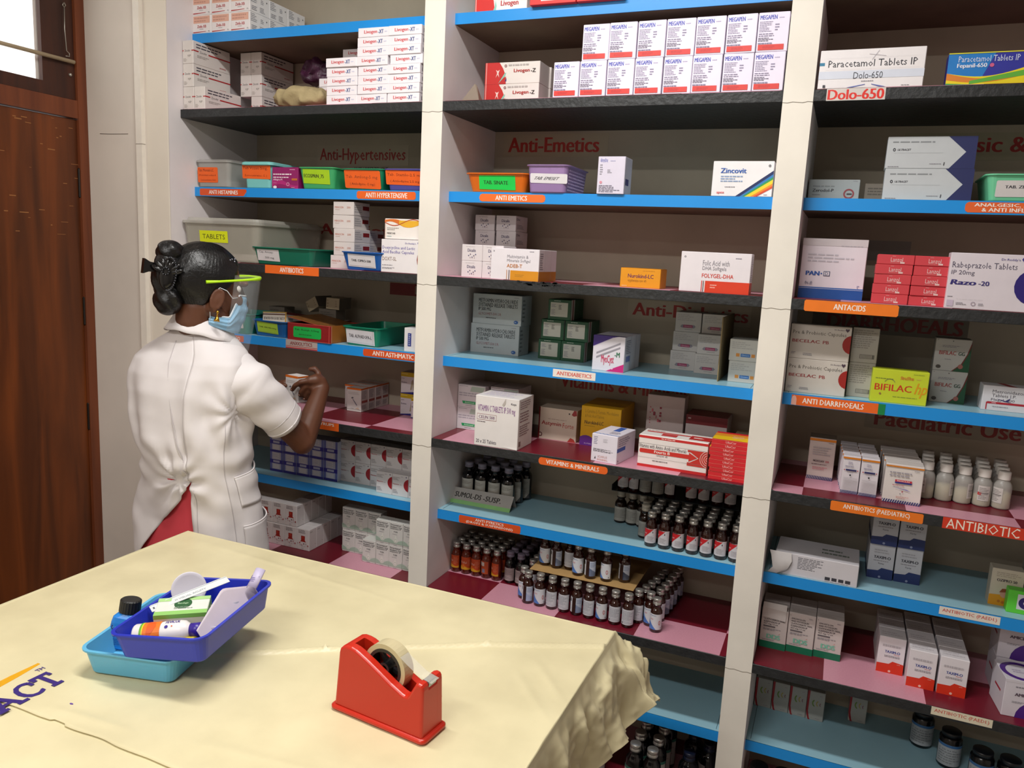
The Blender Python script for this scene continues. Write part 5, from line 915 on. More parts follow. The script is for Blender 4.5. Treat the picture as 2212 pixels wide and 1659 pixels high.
carton('bifi_hp', 1.256, .074, z, 'lime yellow probiotic carton on the diarrhoea shelf', rz=.03)
for k in range(2): carton('bifi_gg', 1.372 - .0 * k, .175, z + .0813 * k, f'white and dark green probiotic carton, {["lower", "upper"][k]} one', group='white and dark green cartons', rz=-.03)
carton('flagyl', 1.501, .125, z, 'white carton with red line and pen scribble near the right edge')
z = ZS[6]
carton('mox_tall', 1.0975, .178, z, 'tall white carton with orange edge and striped foot, leftmost on its shelf')
for c in range(2):
    for k in range(5): carton('mox_drop', 1.171 + .0437 * c - .002 * k, .078 - .004 * c + .037 * k, z, f'slim white drops carton with striped foot, {["left", "right"][c]} file, {ORD[k]} from front', group='slim white drops cartons', jit=.6)
for k in range(4): carton('mox_fat', 1.291 - .002 * k, .054 + .056 * k, z, f'square white carton with orange edge and striped foot, {ORD[k]} from front', group='square white orange-edged cartons', jit=.8)
z = ZS[7]
carton('white_pack', 1.1155, .066, z, 'long low white carton with pictograms on the lower blue shelf', rz=-.02)
m = MB(); m.rings([[(.0, .0, .062), (.005 , -.004, .05), (.012, -.012, .02), (.0, -.002, .002)], [(.03, -.002, .062), (.034, -.010, .045), (.032, -.016, .015), (.022, -.004, .001)], [(.055, -.001, .062), (.058, -.003, .04), (.05, -.005, .02), (.045, -.001, .012)]], mat('d8d4d4', .5, 'paper'), True, False)
tag(m.build('loose_leaf', None, (.998, .064, z)), 'curled white paper leaf hanging beside the long low carton', 'paper')
for r in range(2):
    for c in range(2):
        carton('taxim', 1.2735 + .0655 * c, .164 + .004 * c - (.008 if r else 0), z + .0964 * r, f'white and navy carton, {["left", "right"][c]} in the {["lower", "upper"][r]} row', group='white and navy cartons', jit=.5)
        if c == 0: carton('taxim', 1.2735, .164 + .0765, z + .0964 * r, f'white and navy carton behind the left one, {["lower", "upper"][r]} row', group='white and navy cartons', jit=.5)
carton('ozi', 1.556, .132, z, 'cream carton with yellow foot and boy picture at the right edge')
carton('o2', 1.594, .098, z, 'bright green carton with purple ring in front of the cream one')
carton('becelac_back', 1.64, .2, z, 'beige carton in shadow behind the green one')
z = ZS[8]
for c in range(3):
    for k in range(2): carton('ddg', 1.0275 + .0704 * c, .112 + .0555 * k + .006 * c, z, f'white suspension carton with green foot, {ORD[c]} from left, {["front", "second"][k]} row', group='white cartons with green feet', jit=.5)
    carton('ddg', 1.0275 + .0704 * c, .190, z + .1153, f'white carton lying back on top of the green-footed row, {ORD[c]} from left', group='white cartons with green feet') if False else None
tag(MB().rings([[(-.032, -.001, .0), (.03, -.003, -.004)], [(-.032, -.0012, .028), (.03, -.0012, .024)], [(-.032, .006, .040), (.03, .006, .040)]], mat('c9c0bd', .5, 'paper'), False, False).build('loose_leaf', None, (1.0265, .1115, z + .090)), 'folded paper flap over the first green-footed carton', 'paper')
for c, (x, y, n) in enumerate(((1.3235, .122, 3), (1.392, .078, 4), (1.462, .075, 4))):
    for k in range(n): carton('taxim_red', x, y + .0615 * k, z, f'white carton with orange-red foot, {["left", "middle", "right"][c]} file, {ORD[k]} from front', group='white cartons with orange-red feet', jit=.5)
carton('augpen', 1.603, .040, z, 'white and purple carton at the right edge of the checkered shelf', rz=.1)
carton('augpen', 1.600, .15, z, 'white and purple carton behind the nearest one at the right edge')
carton('augpen', 1.600, .155, z + .0955, 'white and purple carton stacked at the back of the right edge', group=None)
z = ZS[9]
for c in range(4): carton('fruit_drop', 1.0145 + .0485 * c, .252 - .001 * c, z, f'grey-white carton with red swoosh, {ORD[c]} from left on the lowest blue shelf', group='grey-white cartons with red swooshes', jit=.5)
carton('fruit_drop', 1.275, .297, z, 'grey-white carton with red swoosh standing apart at the right', group='grey-white cartons with red swooshes')
def jar(x, y, z, r, h, lab):
    t = thing('dark_jar', lab, 'jar', (x, y, z), (0, 0, 0), 'dark jars near the right edge')
    MB().lathe([(r * .9, 0), (r, .004), (r, h * .8), (r * .88, h * .86), (r * .8, h * .88)], mat('0c0d10', .2, 'plastic', var=0), 24).build('body', t)
    MB().lathe([(r * .86, h * .88), (r * .86, h * .99), (r * .8, h)], mat('15181e', .35, 'plastic', var=0), 24).build('cap', t)
    m = MB(); wrap_label(m, r, .01, h * .7, 190, 350, 'a8aeb4', [R(0, .88, 1, 1, '3a6aa0'), N(.1, .1, .9, .8, 6, '84888e')]); m.build('printed_label', t)
for k, (x, y) in enumerate(((1.50, .20), (1.565, .14), (1.625, .13), (1.44, .27))): jar(x, y, ZS[9], .028, .10, f'dark jar with pale blue-topped label, {ORD[k]} of the group at lower right')
for k in range(4): jar(1.03 + .066 * k, .12, ZS[10], .029, .15, f'dark brown jar on the bottom shelf right of the second pillar, {ORD[k]} from left')

# ================================================================== TABLE AND CLOTH
TZ = 0.85; TX0, TX1, TY1, TY0 = -0.456, 0.732, -0.514, -1.78
tb = thing('table', 'table with grey legs under the cream plastic cloth', 'table', (0.138, -1.147, 0))
MB().bbox(TX0 + .006 - .138, TX1 - .006 - .138, TY0 + 1.147, TY1 - .006 + 1.147, TZ - .040, TZ - .006, .003, mat('8d8f94', .5, 'laminate')).build('tabletop', tb)
LEGM = mat('85878c', .45, 'painted_steel', metal=.2)
for sx in (TX0 + .03, TX1 - .075):
    for sy in (TY0 + .03, TY1 - .075):
        MB().bbox(sx - .138, sx + .045 - .138, sy + 1.147, sy + .045 + 1.147, 0, TZ - .04, .003, LEGM).build('leg', tb)
MB().bbox(TX0 + .05 - .138, TX1 - .05 - .138, TY1 - .07 + 1.147, TY1 - .05 + 1.147, TZ - .12, TZ - .04, .002, LEGM).build('apron', tb)
CLOTH = mat('dfd4ac', .38, 'plastic_cloth', var=.05, scale=9, detail=6, dark='d2c7a0', bump=.12, bs=30, bd=.004)
def seg_d(x, y, a, b):
    ax, ay = a; bx, by = b; dx, dy = bx - ax, by - ay; t = max(0, min(1, ((x - ax) * dx + (y - ay) * dy) / (dx * dx + dy * dy)))
    return sqrt((x - ax - t * dx) ** 2 + (y - ay - t * dy) ** 2), t, ((x - ax) * dy - (y - ay) * dx)
CRE = [((.06, -.992), (.25, -.866)), ((.25, -.866), (.52, -.697)), ((.52, -.697), (.735, -.588))]
def cloth_h(x, y):
    h = .0018 * noise.noise(Vector((x * 7, y * 7, 3))) + .0009 * noise.noise(Vector((x * 26, y * 20, 8)))
    for a, b in CRE:
        d, t, s = seg_d(x, y, a, b)
        if d < .03: h = max(h, h + (.0075 * math.exp(-(d / .006) ** 2) if s < 0 else .0075 * math.exp(-(d / .0028) ** 2)) * (0.5 if a[0] < .1 and t < .3 else 1))
    for a, b, amp in (((-.15, -.93), (-.05, -1.2), .0018), ((.62, -.70), (.735, -.83), .0025), ((.60, -.75), (.73, -.9), .002), ((.2, -1.2), (.6, -1.15), .0015), ((-.05, -1.235), (.15, -1.22), .0025), ((-.4, -.55), (.3, -.62), .0014)):
        d, t, s = seg_d(x, y, a, b); h += amp * math.exp(-(d / .008) ** 2) * sin(pi * t)
    return h
def ridged(v): return 1 - abs(noise.noise(v)) * 2
def drape_pt(s, t, drop_r=.175, z0=TZ):
    """s along x, t along y; beyond the table's edge the sheet folds down"""
    cs = max(TX0, min(TX1, s)); ct = max(TY0, min(TY1, t)); ox, oy = s - cs, t - ct
    dr = sqrt(ox * ox + oy * oy)
    if dr < 1e-6: return (s, t, z0 + cloth_h(s, t))
    ux, uy = ox / dr, oy / dr
    corner = max(0, ux * uy * 2)
    v = Vector((s * 1.0, t * 1.0, 0))
    k = min(1, dr / .05)
    fold = .007 * sin(t * 47 + 6 * noise.noise(Vector((t * 9, 0, 1)))) * abs(ux) + .008 * sin(s * 55) * abs(uy)
    cr = .020 * (ridged(Vector((s * 5, t * 9, 2))) - .5) + .008 * (ridged(Vector((s * 12, t * 26, 5))) - .5) + .0022 * (ridged(Vector((s * 40, t * 60, 7))) - .5)
    near = math.exp(-((t - TY1) / .17) ** 2) if ux > .1 else 0
    out = (dr * (.10 + .22 * corner + .30 * near) + k * (fold + cr) * min(1, dr / .08) + .006 * k) * (.25 if (uy > .9 or ux < -.5) else 1)
    down = sqrt(max(0, dr * dr - min(out, dr * .9) ** 2)) * (1 - .12 * corner)
    rr = .012
    z = z0 - down + (.004 if dr < rr else 0) + cr * .5 * k * min(1, dr / .06)
    return (cs + ux * out, ct + uy * out, z)
def sheet(s0, s1, t0, t1, ns, nt, z0, edge=None):
    vs = []; fs = []
    for j in range(nt + 1):
        for i in range(ns + 1):
            s = s0 + (s1 - s0) * i / ns; t = t0 + (t1 - t0) * j / nt
            if edge and j == 0: t = edge(s)
            vs.append(drape_pt(s, t, z0=z0))
    for j in range(nt):
        for i in range(ns):
            a = j * (ns + 1) + i; fs.append((a, a + 1, a + ns + 2, a + ns + 1))
    return vs, fs
def sheet_edge(s): return -1.257 + .004 * noise.noise(Vector((s * 14, 0, 4))) + (.004 if .0 < s < .03 else 0)
def nonuni(m, s0, s1, t0, t1, step, fine, z0, edge=None):
    """a sheet with finer rows where it hangs"""
    def axis(a, b, lo, hi):
        out = []; x = a
        while x < b - 1e-9:
            out.append(x); x += fine if (x >= hi - .02 or x < lo) else step
        return out + [b]
    S_ = axis(s0, s1, TX0, TX1); T_ = axis(t0, t1, TY0 - 9, TY1); vs = []; fs = []
    for j, t in enumerate(T_):
        for s in S_: vs.append(drape_pt(s, edge(s) if edge and j == 0 else t, z0=z0))
    n = len(S_)
    for j in range(len(T_) - 1):
        for i in range(n - 1):
            a = j * n + i; fs.append((a, a + 1, a + n + 1, a + n))
    m.add(vs, fs, CLOTH, True)
m = MB(); nonuni(m, TX0 - .13, TX1 + .185, -1.2565, TY1 + .16, 0.006, 0.004, TZ, sheet_edge)
cl = thing('tablecloth', 'cream plastic tablecloth with purple printing, its corner hanging over the table', 'tablecloth', (0.138, -1.0, TZ - .2))
def cf(u, v, e):   # lettering runs along +y, its top towards -x
    y = -1.405 + u * .242; x = -.083 - v * .056
    return (x, y, TZ + cloth_h(x, y) + e + .0003)
paint(m, cf, [T('I', .02, 0, .10, 1, '3a2a78', .045), T('M', .13, 0, .32, 1, '3a2a78', .045), T('P', .35, 0, .50, 1, '3a2a78', .045), T('A', .51, 0, .69, 1, '3a2a78', .045), T('C', .70, 0, .84, 1, '3a2a78', .045), T('T', .855, 0, 1, 1, '3a2a78', .045), T('TM', .97, 1.2, 1.03, 1.36, '6a5c90', .01),
              R(.50, 0, .57, .13, '3a2a78'), R(.635, 0, .71, .13, '3a2a78'), R(.89, 0, .97, .14, '3a2a78'), R(.855, .72, .885, .87, '3a2a78'), R(.975, .72, 1, .87, '3a2a78'), R(.82, .62, .845, .86, '3a2a78')], .4)
yl = [(-.155, -1.30), (-.165, -1.20), (-.172, -1.150), (-.178, -1.150), (-.180, -1.20), (-.178, -1.30)]
m.add([(x, y, TZ + cloth_h(x, y) + .0005) for x, y in yl], [tuple(range(6))], mat('e0a41c', .4, 'ink'))
for (x, y) in ((-.012, -1.212),):
    m.add([(x + .004 * cos(a), y + .0018 * sin(a), TZ + cloth_h(x, y) + .0008) for a in (0, 1, 2, 3, 4, 5)], [tuple(range(6))], mat('6a4c9c', .4, 'ink'))
o = m.build('sheet', cl); o.location = (-.138, 1.0, -(TZ - .2))
sd = o.modifiers.new('thickness', 'SOLIDIFY'); sd.thickness = .0009; sd.offset = -1
m = MB(); nonuni(m, TX0 - .13, TX1 + .185, TY0, -1.21, .012, .008, TZ - .0030)
o = m.build('lower_sheet', cl); o.location = (-.138, 1.0, -(TZ - .2))
o.modifiers.new('thickness', 'SOLIDIFY').thickness = .0008

# ================================================================== THINGS ON THE TABLE
# red tape dispenser ---------------------------------------------------------
REDP = mat('c42a16', .3, 'plastic', var=.02, scale=10)
dsp = thing('tape_dispenser', 'red plastic tape dispenser on the cream tablecloth', 'tape dispenser', (.3765, -1.0215, TZ + .0022), (0, 0, radians(-6.5)))
def inset(prof, d):
    n = len(prof); out = []
    for i in range(n):
        p0, p1, p2 = Vector(prof[i - 1]), Vector(prof[i]), Vector(prof[(i + 1) % n])
        e1 = (p1 - p0).normalized(); e2 = (p2 - p1).normalized()
        q = (Vector((-e1.y, e1.x)) + Vector((-e2.y, e2.x))); k = q.length
        out.append(tuple(p1 + q / max(k, .3) * d * min(1.5, 2 / max(k, .3))))
    return out
def draft(x, y, z): return (x, .03 + (y - .03) * (1.02 - .9 * z), z)
prof = [(.004, .006), (.187, .006), (.1850, .088), (.1842, .094), (.1815, .098), (.1750, .0990), (.1695, .0965), (.163, .0850), (.158, .0755), (.1545, .0712), (.149, .0700), (.143, .0715), (.120, .0815), (.100, .0920), (.076, .1040), (.054, .1140), (.046, .1170), (.036, .1188), (.026, .1188), (.018, .1160), (.0125, .1105), (.0105, .103)]
m = MB()
lay = [(0, .0045), (.0008, .0024), (.0022, .0008), (.0042, 0), (.017, 0)]
m.rings([[draft(x, y, z) for x, z in inset(prof, d)] for y, d in lay], REDP, False, True, True, True)
m.rings([[draft(x, .060 - y, z) for x, z in inset(prof, d)][::-1] for y, d in lay], REDP, False, True, True, True)
back = [(.004, .006), (.187, .006)] + [(.1850, .084), (.183, .0895), (.1705, .0905), (.166, .0870), (.158, .0755), (.1535, .0700), (.149, .030), (.034, .030), (.032, .1188), (.026, .1188), (.018, .1160), (.0125, .1105), (.0105, .103)]
m.rings([[draft(x, y, z) for x, z in back] for y in (.017, .043)], REDP, False)
for y0, y1 in ((.0165, .0175), (.0425, .0435)):   # rounded lips where the tape runs
    pass
m.build('body', dsp)
m = MB(); m.rings([[(p[0] + .0955, p[1] + .030, z) for p in rrect(.187 + e, .060 + e, .010)] for e, z in ((.004, 0), (.010, .002), (.010, .006), (.004, .0085))], REDP, True, True, True, True); m.build('base_flange', dsp)
ST = mat('9fa3a6', .3, 'steel', metal=.9, var=0)
m = MB(); m.box(.1700, .1735, .019, .041, .0900, .0955, ST)
tz = [(.1845, .0195 + .00105 * k, .0945 + (.0022 if k % 2 else 0)) for k in range(21)]
m.add(tz + [(.172, .0195 + .00105 * k, .0965) for k in range(21)] + [(.184, .0195 + .00105 * k, .088) for k in range(21)], [(k, k + 1, k + 22, k + 21) for k in range(20)] + [(k + 42, k + 43, k + 1, k) for k in range(20)], ST)
m.build('cutting_blade', dsp)
m = MB(); rs = random.Random(11)
for k in range(9):
    y = .012 + rs.random() * .035; zz = .03 + rs.random() * .025
    m.box(.1862, .1868, y, y + .004 + rs.random() * .01, zz, zz + .0008 + rs.random() * .0012, mat('dd9c88', .6, 'scuff', var=0), Matrix.Translation((.0005 - (zz - .006) * .04, 0, 0)))
m.build('scuff_marks', dsp)
# the roll of tape in the dispenser
TAPE = mat('c9bc95', .3, 'tape', var=.04, scale=30); BLKP = mat('151516', .4, 'plastic', var=0)
ro = thing('tape_roll', 'roll of clear yellowish tape on a black core in the red dispenser', 'tape', (.4740, -1.0015, TZ + .0022 + .0925), (0, 0, radians(-6.5)))
RT = Matrix.Rotation(radians(90), 4, 'X')
def ring_x(r0, r1, y0, y1, m_, n=40):
    mb = MB(); mb.rings([[(r * cos(2 * pi * k / n), y, r * sin(2 * pi * k / n)) for k in range(n)] for r, y in ((r0, y0), (r1, y0), (r1, y1), (r0, y1), (r0, y0))], m_, False); return mb
m = ring_x(.0340, .0420, -.012, .012, TAPE)
m.build('tape', ro)
m = ring_x(.0285, .0339, -.0125, .0125, BLKP)
for q in ring_x(.006, .0105, -.0135, .0135, BLKP),: m.add(q.v, q.f, BLKP, False)
for k in range(5):
    a = 2 * pi * k / 5 + .3; m.box(.009, .0295, -.003, .003, -.0035, .0035, BLKP, Matrix.Rotation(a, 4, 'Y'))
m.build('core_wheel', ro)
m = MB(); f0 = [(.024, .0325), (.045, .020), (.070, .0075), (.094, .0030)]
m.rings([[(x, -.011, z), (x, .011, z)] for x, z in f0], mat('d8d4c8', .2, 'clear_tape', var=0, alpha=.45), False, False); m.build('loose_end', ro)

# two plastic trays ----------------------------------------------------------
LB = mat('64b6dc', .35, 'plastic', var=.02, scale=10, sss=.15); DB = mat('2334b4', .32, 'plastic', var=.02, scale=10)
th = radians(14)
lt = thing('light_blue_tray', 'light blue plastic tray under the tilted dark blue tray', 'tray', (-.08 + .095 * cos(th) - .013 * sin(th), -1.148 + .095 * sin(th) + .013 * cos(th), TZ + .0022), (0, 0, th))
bin_mesh(.162, .224, .049, LB, .009, .005, .016).build('tub', lt)
BT = Matrix.Translation((-.0056, -1.1447, .8965)) @ Matrix.Rotation(radians(11.116), 4, 'Z') @ Matrix.Rotation(radians(-5.48), 4, 'Y') @ Matrix.Rotation(radians(.91), 4, 'X')
def on_tray(o, loc, rot=(0, 0, 0)):
    o.matrix_world = BT @ Matrix.Translation(loc) @ Euler(rot).to_matrix().to_4x4(); return o
dt = on_tray(thing('dark_blue_tray', 'dark blue plastic tray tilted on the light blue one, full of odds and ends', 'tray'), (.095, .014, 0))
bin_mesh(.162, .222, .050, DB, .009, .005, .016).build('tub', dt)
# glue bottle
g = on_tray(thing('glue_bottle', 'white glue bottle with orange label and purple cap lying in the dark blue tray', 'bottle'), (.022, .048, .0255), (0, radians(88), radians(14)))
WP = mat('e6e0de', .35, 'plastic', var=.02); PUR = mat('35208c', .35, 'plastic', var=.02)
MB().lathe([(.018, 0), (.0195, .003), (.0195, .080), (.018, .090), (.012, .098), (.010, .100)], WP, 26).build('bottle_body', g)
m = MB(); wrap_label(m, .0197, .014, .050, 0, 360, 'e8761c', [R(0, .0, 1, .1, '6aa82c'), R(0, .1, 1, .16, 'e8d028'), P(wave(0, 1, lambda u: .35, lambda u: .6 + .2 * sin(u * 14)), 'dc5a14')], n=30); m.build('printed_label', g)
m = MB(); fw = wrap(.0199, .058, .084, 150, 230)
paint(m, lambda u, v, e: fw(1 - v, u, e), [T('FEVICOL', .0, .45, 1.0, .72, '3a2c8c', .03), C(.12, .18, .12, '3a2c8c', .9), C(.5, .2, .05, 'd8602c', .9)]); m.build('brand_print', g)
MB().lathe([(.0125, .099), (.0125, .116), (.0085, .118)], PUR, 22).build('cap', g)
MB().lathe([(.0085, .117), (.0075, .126), (.0045, .138), (.0035, .148), (.001, .149)], mat('bdb6c4', .25, 'clear_plastic', var=0, alpha=.6), 18).build('nozzle', g)
# green and white carton, plastic strip, disc, papers, pouch
CART['bandage'] = (.092, .055, .036, 'dcdcd4', {'T': [R(0, 0, 1, .22, '8fc46a'), R(0, .8, 1, 1, 'a8d088'), C(.5, .62, .17, '2c5c34', 1.7, 0, 360), N(.35, .3, .8, .45, 2, '8a9a8a'), T('Bandage', .40, .56, .6, .68, 'a8c8a0', .02)], 'F': [R(0, .78, 1, 1, '7cb85a')], 'R': [R(0, .8, 1, 1, 'a0cc84'), R(.0, 0, .06, 1, 'a0cc84'), R(.55, 0, 1, .8, '98c87c'), N(.6, .2, .95, .6, 3, '3c5a3c')]})
o = carton('bandage', 0, 0, 0, 'white and green carton leaning inside the dark blue tray behind the glue bottle'); on_tray(o, (.078, .098, .012), (radians(10), radians(4), radians(24)))
m = MB(); WS = mat('d9dddd', .3, 'plastic', var=.01)
m.bbox(-.072, .072, -.011, .011, -.0008, .0008, .0004, WS); m.box(-.07, .07, .0085, .0105, .0008, .0022, WS)
paint(m, lambda u, v, e: (-.072 + u * .144, -.011 + v * .022, .0008 + e), [T('H VISUAL ACUITY', .3, .25, .7, .5, '8a9094', .01), R(.03, .3, .05, .6, '5a5e62')])
o = m.build('plastic_strip'); tag(o, 'narrow white plastic strip lying across the white and green carton', 'strip'); on_tray(o, (.068, .150, .0605), (radians(8), radians(-7), radians(48)))
m = MB(); m.lathe([(.0, -.004), (.030, -.004), (.0325, -.002), (.0325, .003), (.031, .004), (.026, .002), (.001, .002)], mat('cfcbd4', .35, 'plastic', var=.01), 40, cap0=False)
o = m.build('white_disc'); tag(o, 'round white plastic disc standing upright at the back of the dark blue tray', 'disc'); on_tray(o, (.042, .183, .055), (radians(72), 0, radians(35)))
m = MB(); nx, ny = 12, 24
vs = []
for j in range(ny + 1):
    for i in range(nx + 1):
        u, v = i / nx, j / ny
        uu = u * (.55 + .45 * min(1, v / .55)) * (1 - .45 * max(0, v - .6) / .4); y = .046 + v * .182; x = .166 + .006 * v - .034 * uu; z = .010 + .060 * uu + .004 * v
        vs.append((x, y, z))
m.add(vs, [(j * (nx + 1) + i, j * (nx + 1) + i + 1, (j + 1) * (nx + 1) + i + 1, (j + 1) * (nx + 1) + i) for j in range(ny) for i in range(nx)], mat('d0c4cc', .5, 'paper'), True)
o = m.build('paper_sheet'); tag(o, 'long white paper sheet curling up along the right side of the dark blue tray', 'paper'); on_tray(o, (0, 0, 0)); o.modifiers.new('t', 'SOLIDIFY').thickness = .0004
m = MB(); n = 14
m.rings([[(.012 * cos(a) + .0, .0 + .02 * k, .012 * sin(a)) for a in [pi * .1 + pi * .8 * q / n for q in range(n + 1)]] for k in range(3)], mat('bfb6d0', .45, 'paper'), True, False)
paint(m, lambda u, v, e: ((.0125 + e) * cos(2.6 - 2.0 * u), .0 + .04 * v, (.0125 + e) * sin(2.6 - 2.0 * u)), [R(.2, .55, .9, .6, '5a4c8c'), R(.2, .2, .25, .6, '5a4c8c'), N(.3, .25, .8, .5, 3, '8a80b0')])
o = m.build('rolled_slip'); tag(o, 'curled lilac printed slip at the raised far corner of the dark blue tray', 'paper'); on_tray(o, (.168, .200, .052), (radians(40), 0, radians(-10))); o.modifiers.new('t', 'SOLIDIFY').thickness = .0004
t_ = crumple(14, 20, .07, .018, .04, 9, .006, mat('cdb832', .35, 'foil_pouch', var=.08, scale=60)).build('pouch'); tag(t_, 'yellow crumpled pouch between the glue bottle and the paper sheet', 'pouch'); on_tray(t_, (.128, .058, .006), (0, 0, radians(60)))
m = ring_x(.016, .028, -.008, .008, mat('3a3a4c', .35, 'tape', var=0)); q = ring_x(.028, .0285, -.008, .008, mat('d6d4d8', .4, 'paper')); m.add(q.v, q.f, mat('d6d4d8', .4, 'paper'))
o = m.build('dark_tape_roll'); tag(o, 'dark grey tape roll with pale rim deep in the dark blue tray', 'tape'); on_tray(o, (.128, .165, .030), (radians(70), 0, radians(20)))
# blue paste bottle standing in the light blue tray
pb = thing('paste_bottle', 'blue paste bottle with black screw cap standing in the light blue tray', 'bottle', (-.088, -1.040, TZ + .0065), (radians(-6), radians(7), th + .12))
PBL = mat('1f7fd2', .35, 'plastic', var=.02)
m = MB(); m.rings([[(p[0], p[1], z) for p in rrect(w_, d_, r_, 5)] for w_, d_, r_, z in ((.046, .040, .006, 0), (.052, .046, .008, .003), (.050, .044, .009, .050), (.047, .041, .010, .060), (.032, .030, .0145, .068), (.028, .028, .0138, .070))], PBL, False, True, True, True); m.build('bottle_body', pb)
m = MB(); paint(m, lambda u, v, e: (-.025 + u * .050, -.0232 + .0018 * v - e, .006 + v * .044), [R(.06, .04, .9, .96, '2a78c0'), R(.1, .74, .55, .9, '24407a'), T('CAMEL', .14, .77, .5, .87, '7ab0e0', .02), T('PASTE', .12, .56, .6, .68, '1c3c74', .03), T('No 120', .12, .42, .55, .53, '1c3c74', .02), N(.1, .08, .8, .36, 4, '1c4c8c'), P([(.66, .5), (.8, .66), (.92, .72), (.86, .6), (.94, .5), (.8, .56)], '1c2c54')]); m.build('printed_label', pb)
m = MB(); pr = []
m.rings([[((.0185 + (.0006 if k % 2 else 0)) * cos(2 * pi * k / 44), (.0185 + (.0006 if k % 2 else 0)) * sin(2 * pi * k / 44), z) for k in range(44)] for z in (.0685, .0905)] + [[(.0165 * cos(2 * pi * k / 44), .0165 * sin(2 * pi * k / 44), .0925) for k in range(44)]], mat('161514', .5, 'plastic', var=0), False, True, True, True); m.build('screw_cap', pb)

# ================================================================== THE WOMAN AT THE SHELF
OX, OY = -0.56, -0.39
person = thing('person', 'woman in white short-sleeved tunic, mask and face shield, taking a carton from the shelf', 'person', (OX, OY, 0))
def L_(p): return Vector((p[0] - OX, p[1] - OY, p[2]))
SKIN = mat('5d3622', .5, 'skin', var=.06, scale=16, sss=.12); HAIR = mat('090809', .36, 'hair', var=.2, scale=60, bump=.5, bs=140, bd=.003)
HC = Vector((-.512, -.377, 1.503)); HF = Vector((.43, .89, -.13)).normalized(); HR = Vector((HF.y, -HF.x, 0)).normalized(); HU = HR.cross(HF)
HM = Matrix(((HR.x, HF.x, HU.x, HC.x - OX), (HR.y, HF.y, HU.y, HC.y - OY), (HR.z, HF.z, HU.z, HC.z), (0, 0, 0, 1)))   # head frame: x right, y forward, z up
def H_(a, b, c): return HM @ Vector((a, b, c))
bl = MB()
def ball(p, r, sc=(1, 1, 1), T=None): bl.ell((0, 0, 0), r * sc[0], r * sc[1], r * sc[2], SKIN, (Matrix.Translation(p) if T is None else T), 16, 10)
def cap_(p0, r0, p1, r1):
    p0, p1 = Vector(p0), Vector(p1); ball(p0, r0); ball(p1, r1)
    bl.tube([p0, p0.lerp(p1, .33), p0.lerp(p1, .66), p1], [r0, r0 + (r1 - r0) * .33, r0 + (r1 - r0) * .66, r1], SKIN, 14)
def chain(pts, rs):
    for i in range(len(pts) - 1): cap_(pts[i], rs[i], pts[i + 1], rs[i + 1])
# head
def hell(c, rx, ry, rz): bl.ell(c, rx, ry, rz, SKIN, HM, 24, 16)
hell((0, -.008, .022), .073, .094, .086); hell((0, .036, -.028), .058, .060, .076); hell((0, .062, -.092), .026, .024, .020)
for sx in (-1, 1):
    chain([H_(sx * .054, .0, -.055), H_(sx * .042, .04, -.085), H_(0, .064, -.094)], [.019, .019, .018])
    hell((sx * .040, .066, -.028), .022, .022, .022); hell((sx * .030, .088, .022), .026, .012, .010)
    T_ = HM @ Matrix.Translation((sx * .0735, .004, -.030)) @ Matrix.Rotation(sx * radians(-18), 4, 'Z') @ Matrix.Rotation(radians(-12), 4, 'X')
    bl.ell((0, 0, 0), .0075, .0165, .029, SKIN, T_, 14, 10)
    bl.tube([T_ @ Vector((sx * .004, .0165 * cos(a) * .95, .029 * sin(a) * .95)) for a in [radians(q) for q in range(-60, 261, 20)]], .0042, SKIN, 8)
    bl.ell((sx * .001, .004, -.031), .005, .007, .009, SKIN, T_, 10, 8)
chain([H_(0, .092, .008), H_(0, .104, -.018), H_(0, .112, -.036)], [.008, .009, .012])
for sx in (-1, 1): hell((sx * .011, .101, -.040), .008, .009, .007)
hell((0, .094, -.060), .021, .010, .006); hell((0, .093, -.069), .018, .010, .006)
chain([H_(0, -.020, -.060), H_(0, -.022, -.10), L_((-.536, -.372, 1.385)), L_((-.540, -.374, 1.35))], [.055, .050, .050, .058])
# trunk, hips and legs (under the clothes)
chain([L_((-.60, -.376, 1.262)), L_((-.51, -.376, 1.262))], [.066, .066])
chain([L_((-.545, -.374, 1.33)), L_((-.555, -.376, 1.28))], [.052, .066])
chain([L_((-.555, -.380, 1.235)), L_((-.555, -.384, 1.12)), L_((-.545, -.392, 1.02)), L_((-.558, -.374, .90))], [.088, .092, .084, .078])
chain([L_((-.60, -.375, 1.18)), L_((-.51, -.375, 1.18))], [.08, .08])
chain([L_((-.615, -.372, .89)), L_((-.500, -.372, .89))], [.078, .078])
for sx in (-1, 1):
    chain([L_((-.558 + sx * .06, -.372, .86)), L_((-.558 + sx * .068, -.375, .47)), L_((-.558 + sx * .075, -.405, .09))], [.076, .055, .036])
    chain([L_((-.558 + sx * .075, -.42, .045)), L_((-.558 + sx * .085, -.30, .030))], [.034, .026])
# arms: right reaches out to the held carton, left comes round in front of her
R_SH, R_EL, R_WR = (-.392, -.382, 1.275), (-.312, -.216, 1.058), (-.346, -.078, 1.196)
chain([L_((-.46, -.378, 1.268)), L_((-.400, -.374, 1.248)), L_((-.352, -.30, 1.165)), L_(R_EL)], [.050, .046, .042, .036])
chain([L_(R_EL), L_((-.326, -.160, 1.112)), L_(R_WR)], [.037, .034, .0235])
L_SH, L_EL, L_WR = (-.728, -.382, 1.272), (-.742, -.235, 1.065), (-.548, -.098, 1.158)
chain([L_((-.655, -.378, 1.268)), L_((-.715, -.376, 1.248)), L_((-.738, -.31, 1.165)), L_(L_EL)], [.050, .046, .042, .036])
chain([L_(L_EL), L_((-.655, -.165, 1.112)), L_(L_WR)], [.037, .034, .0235])
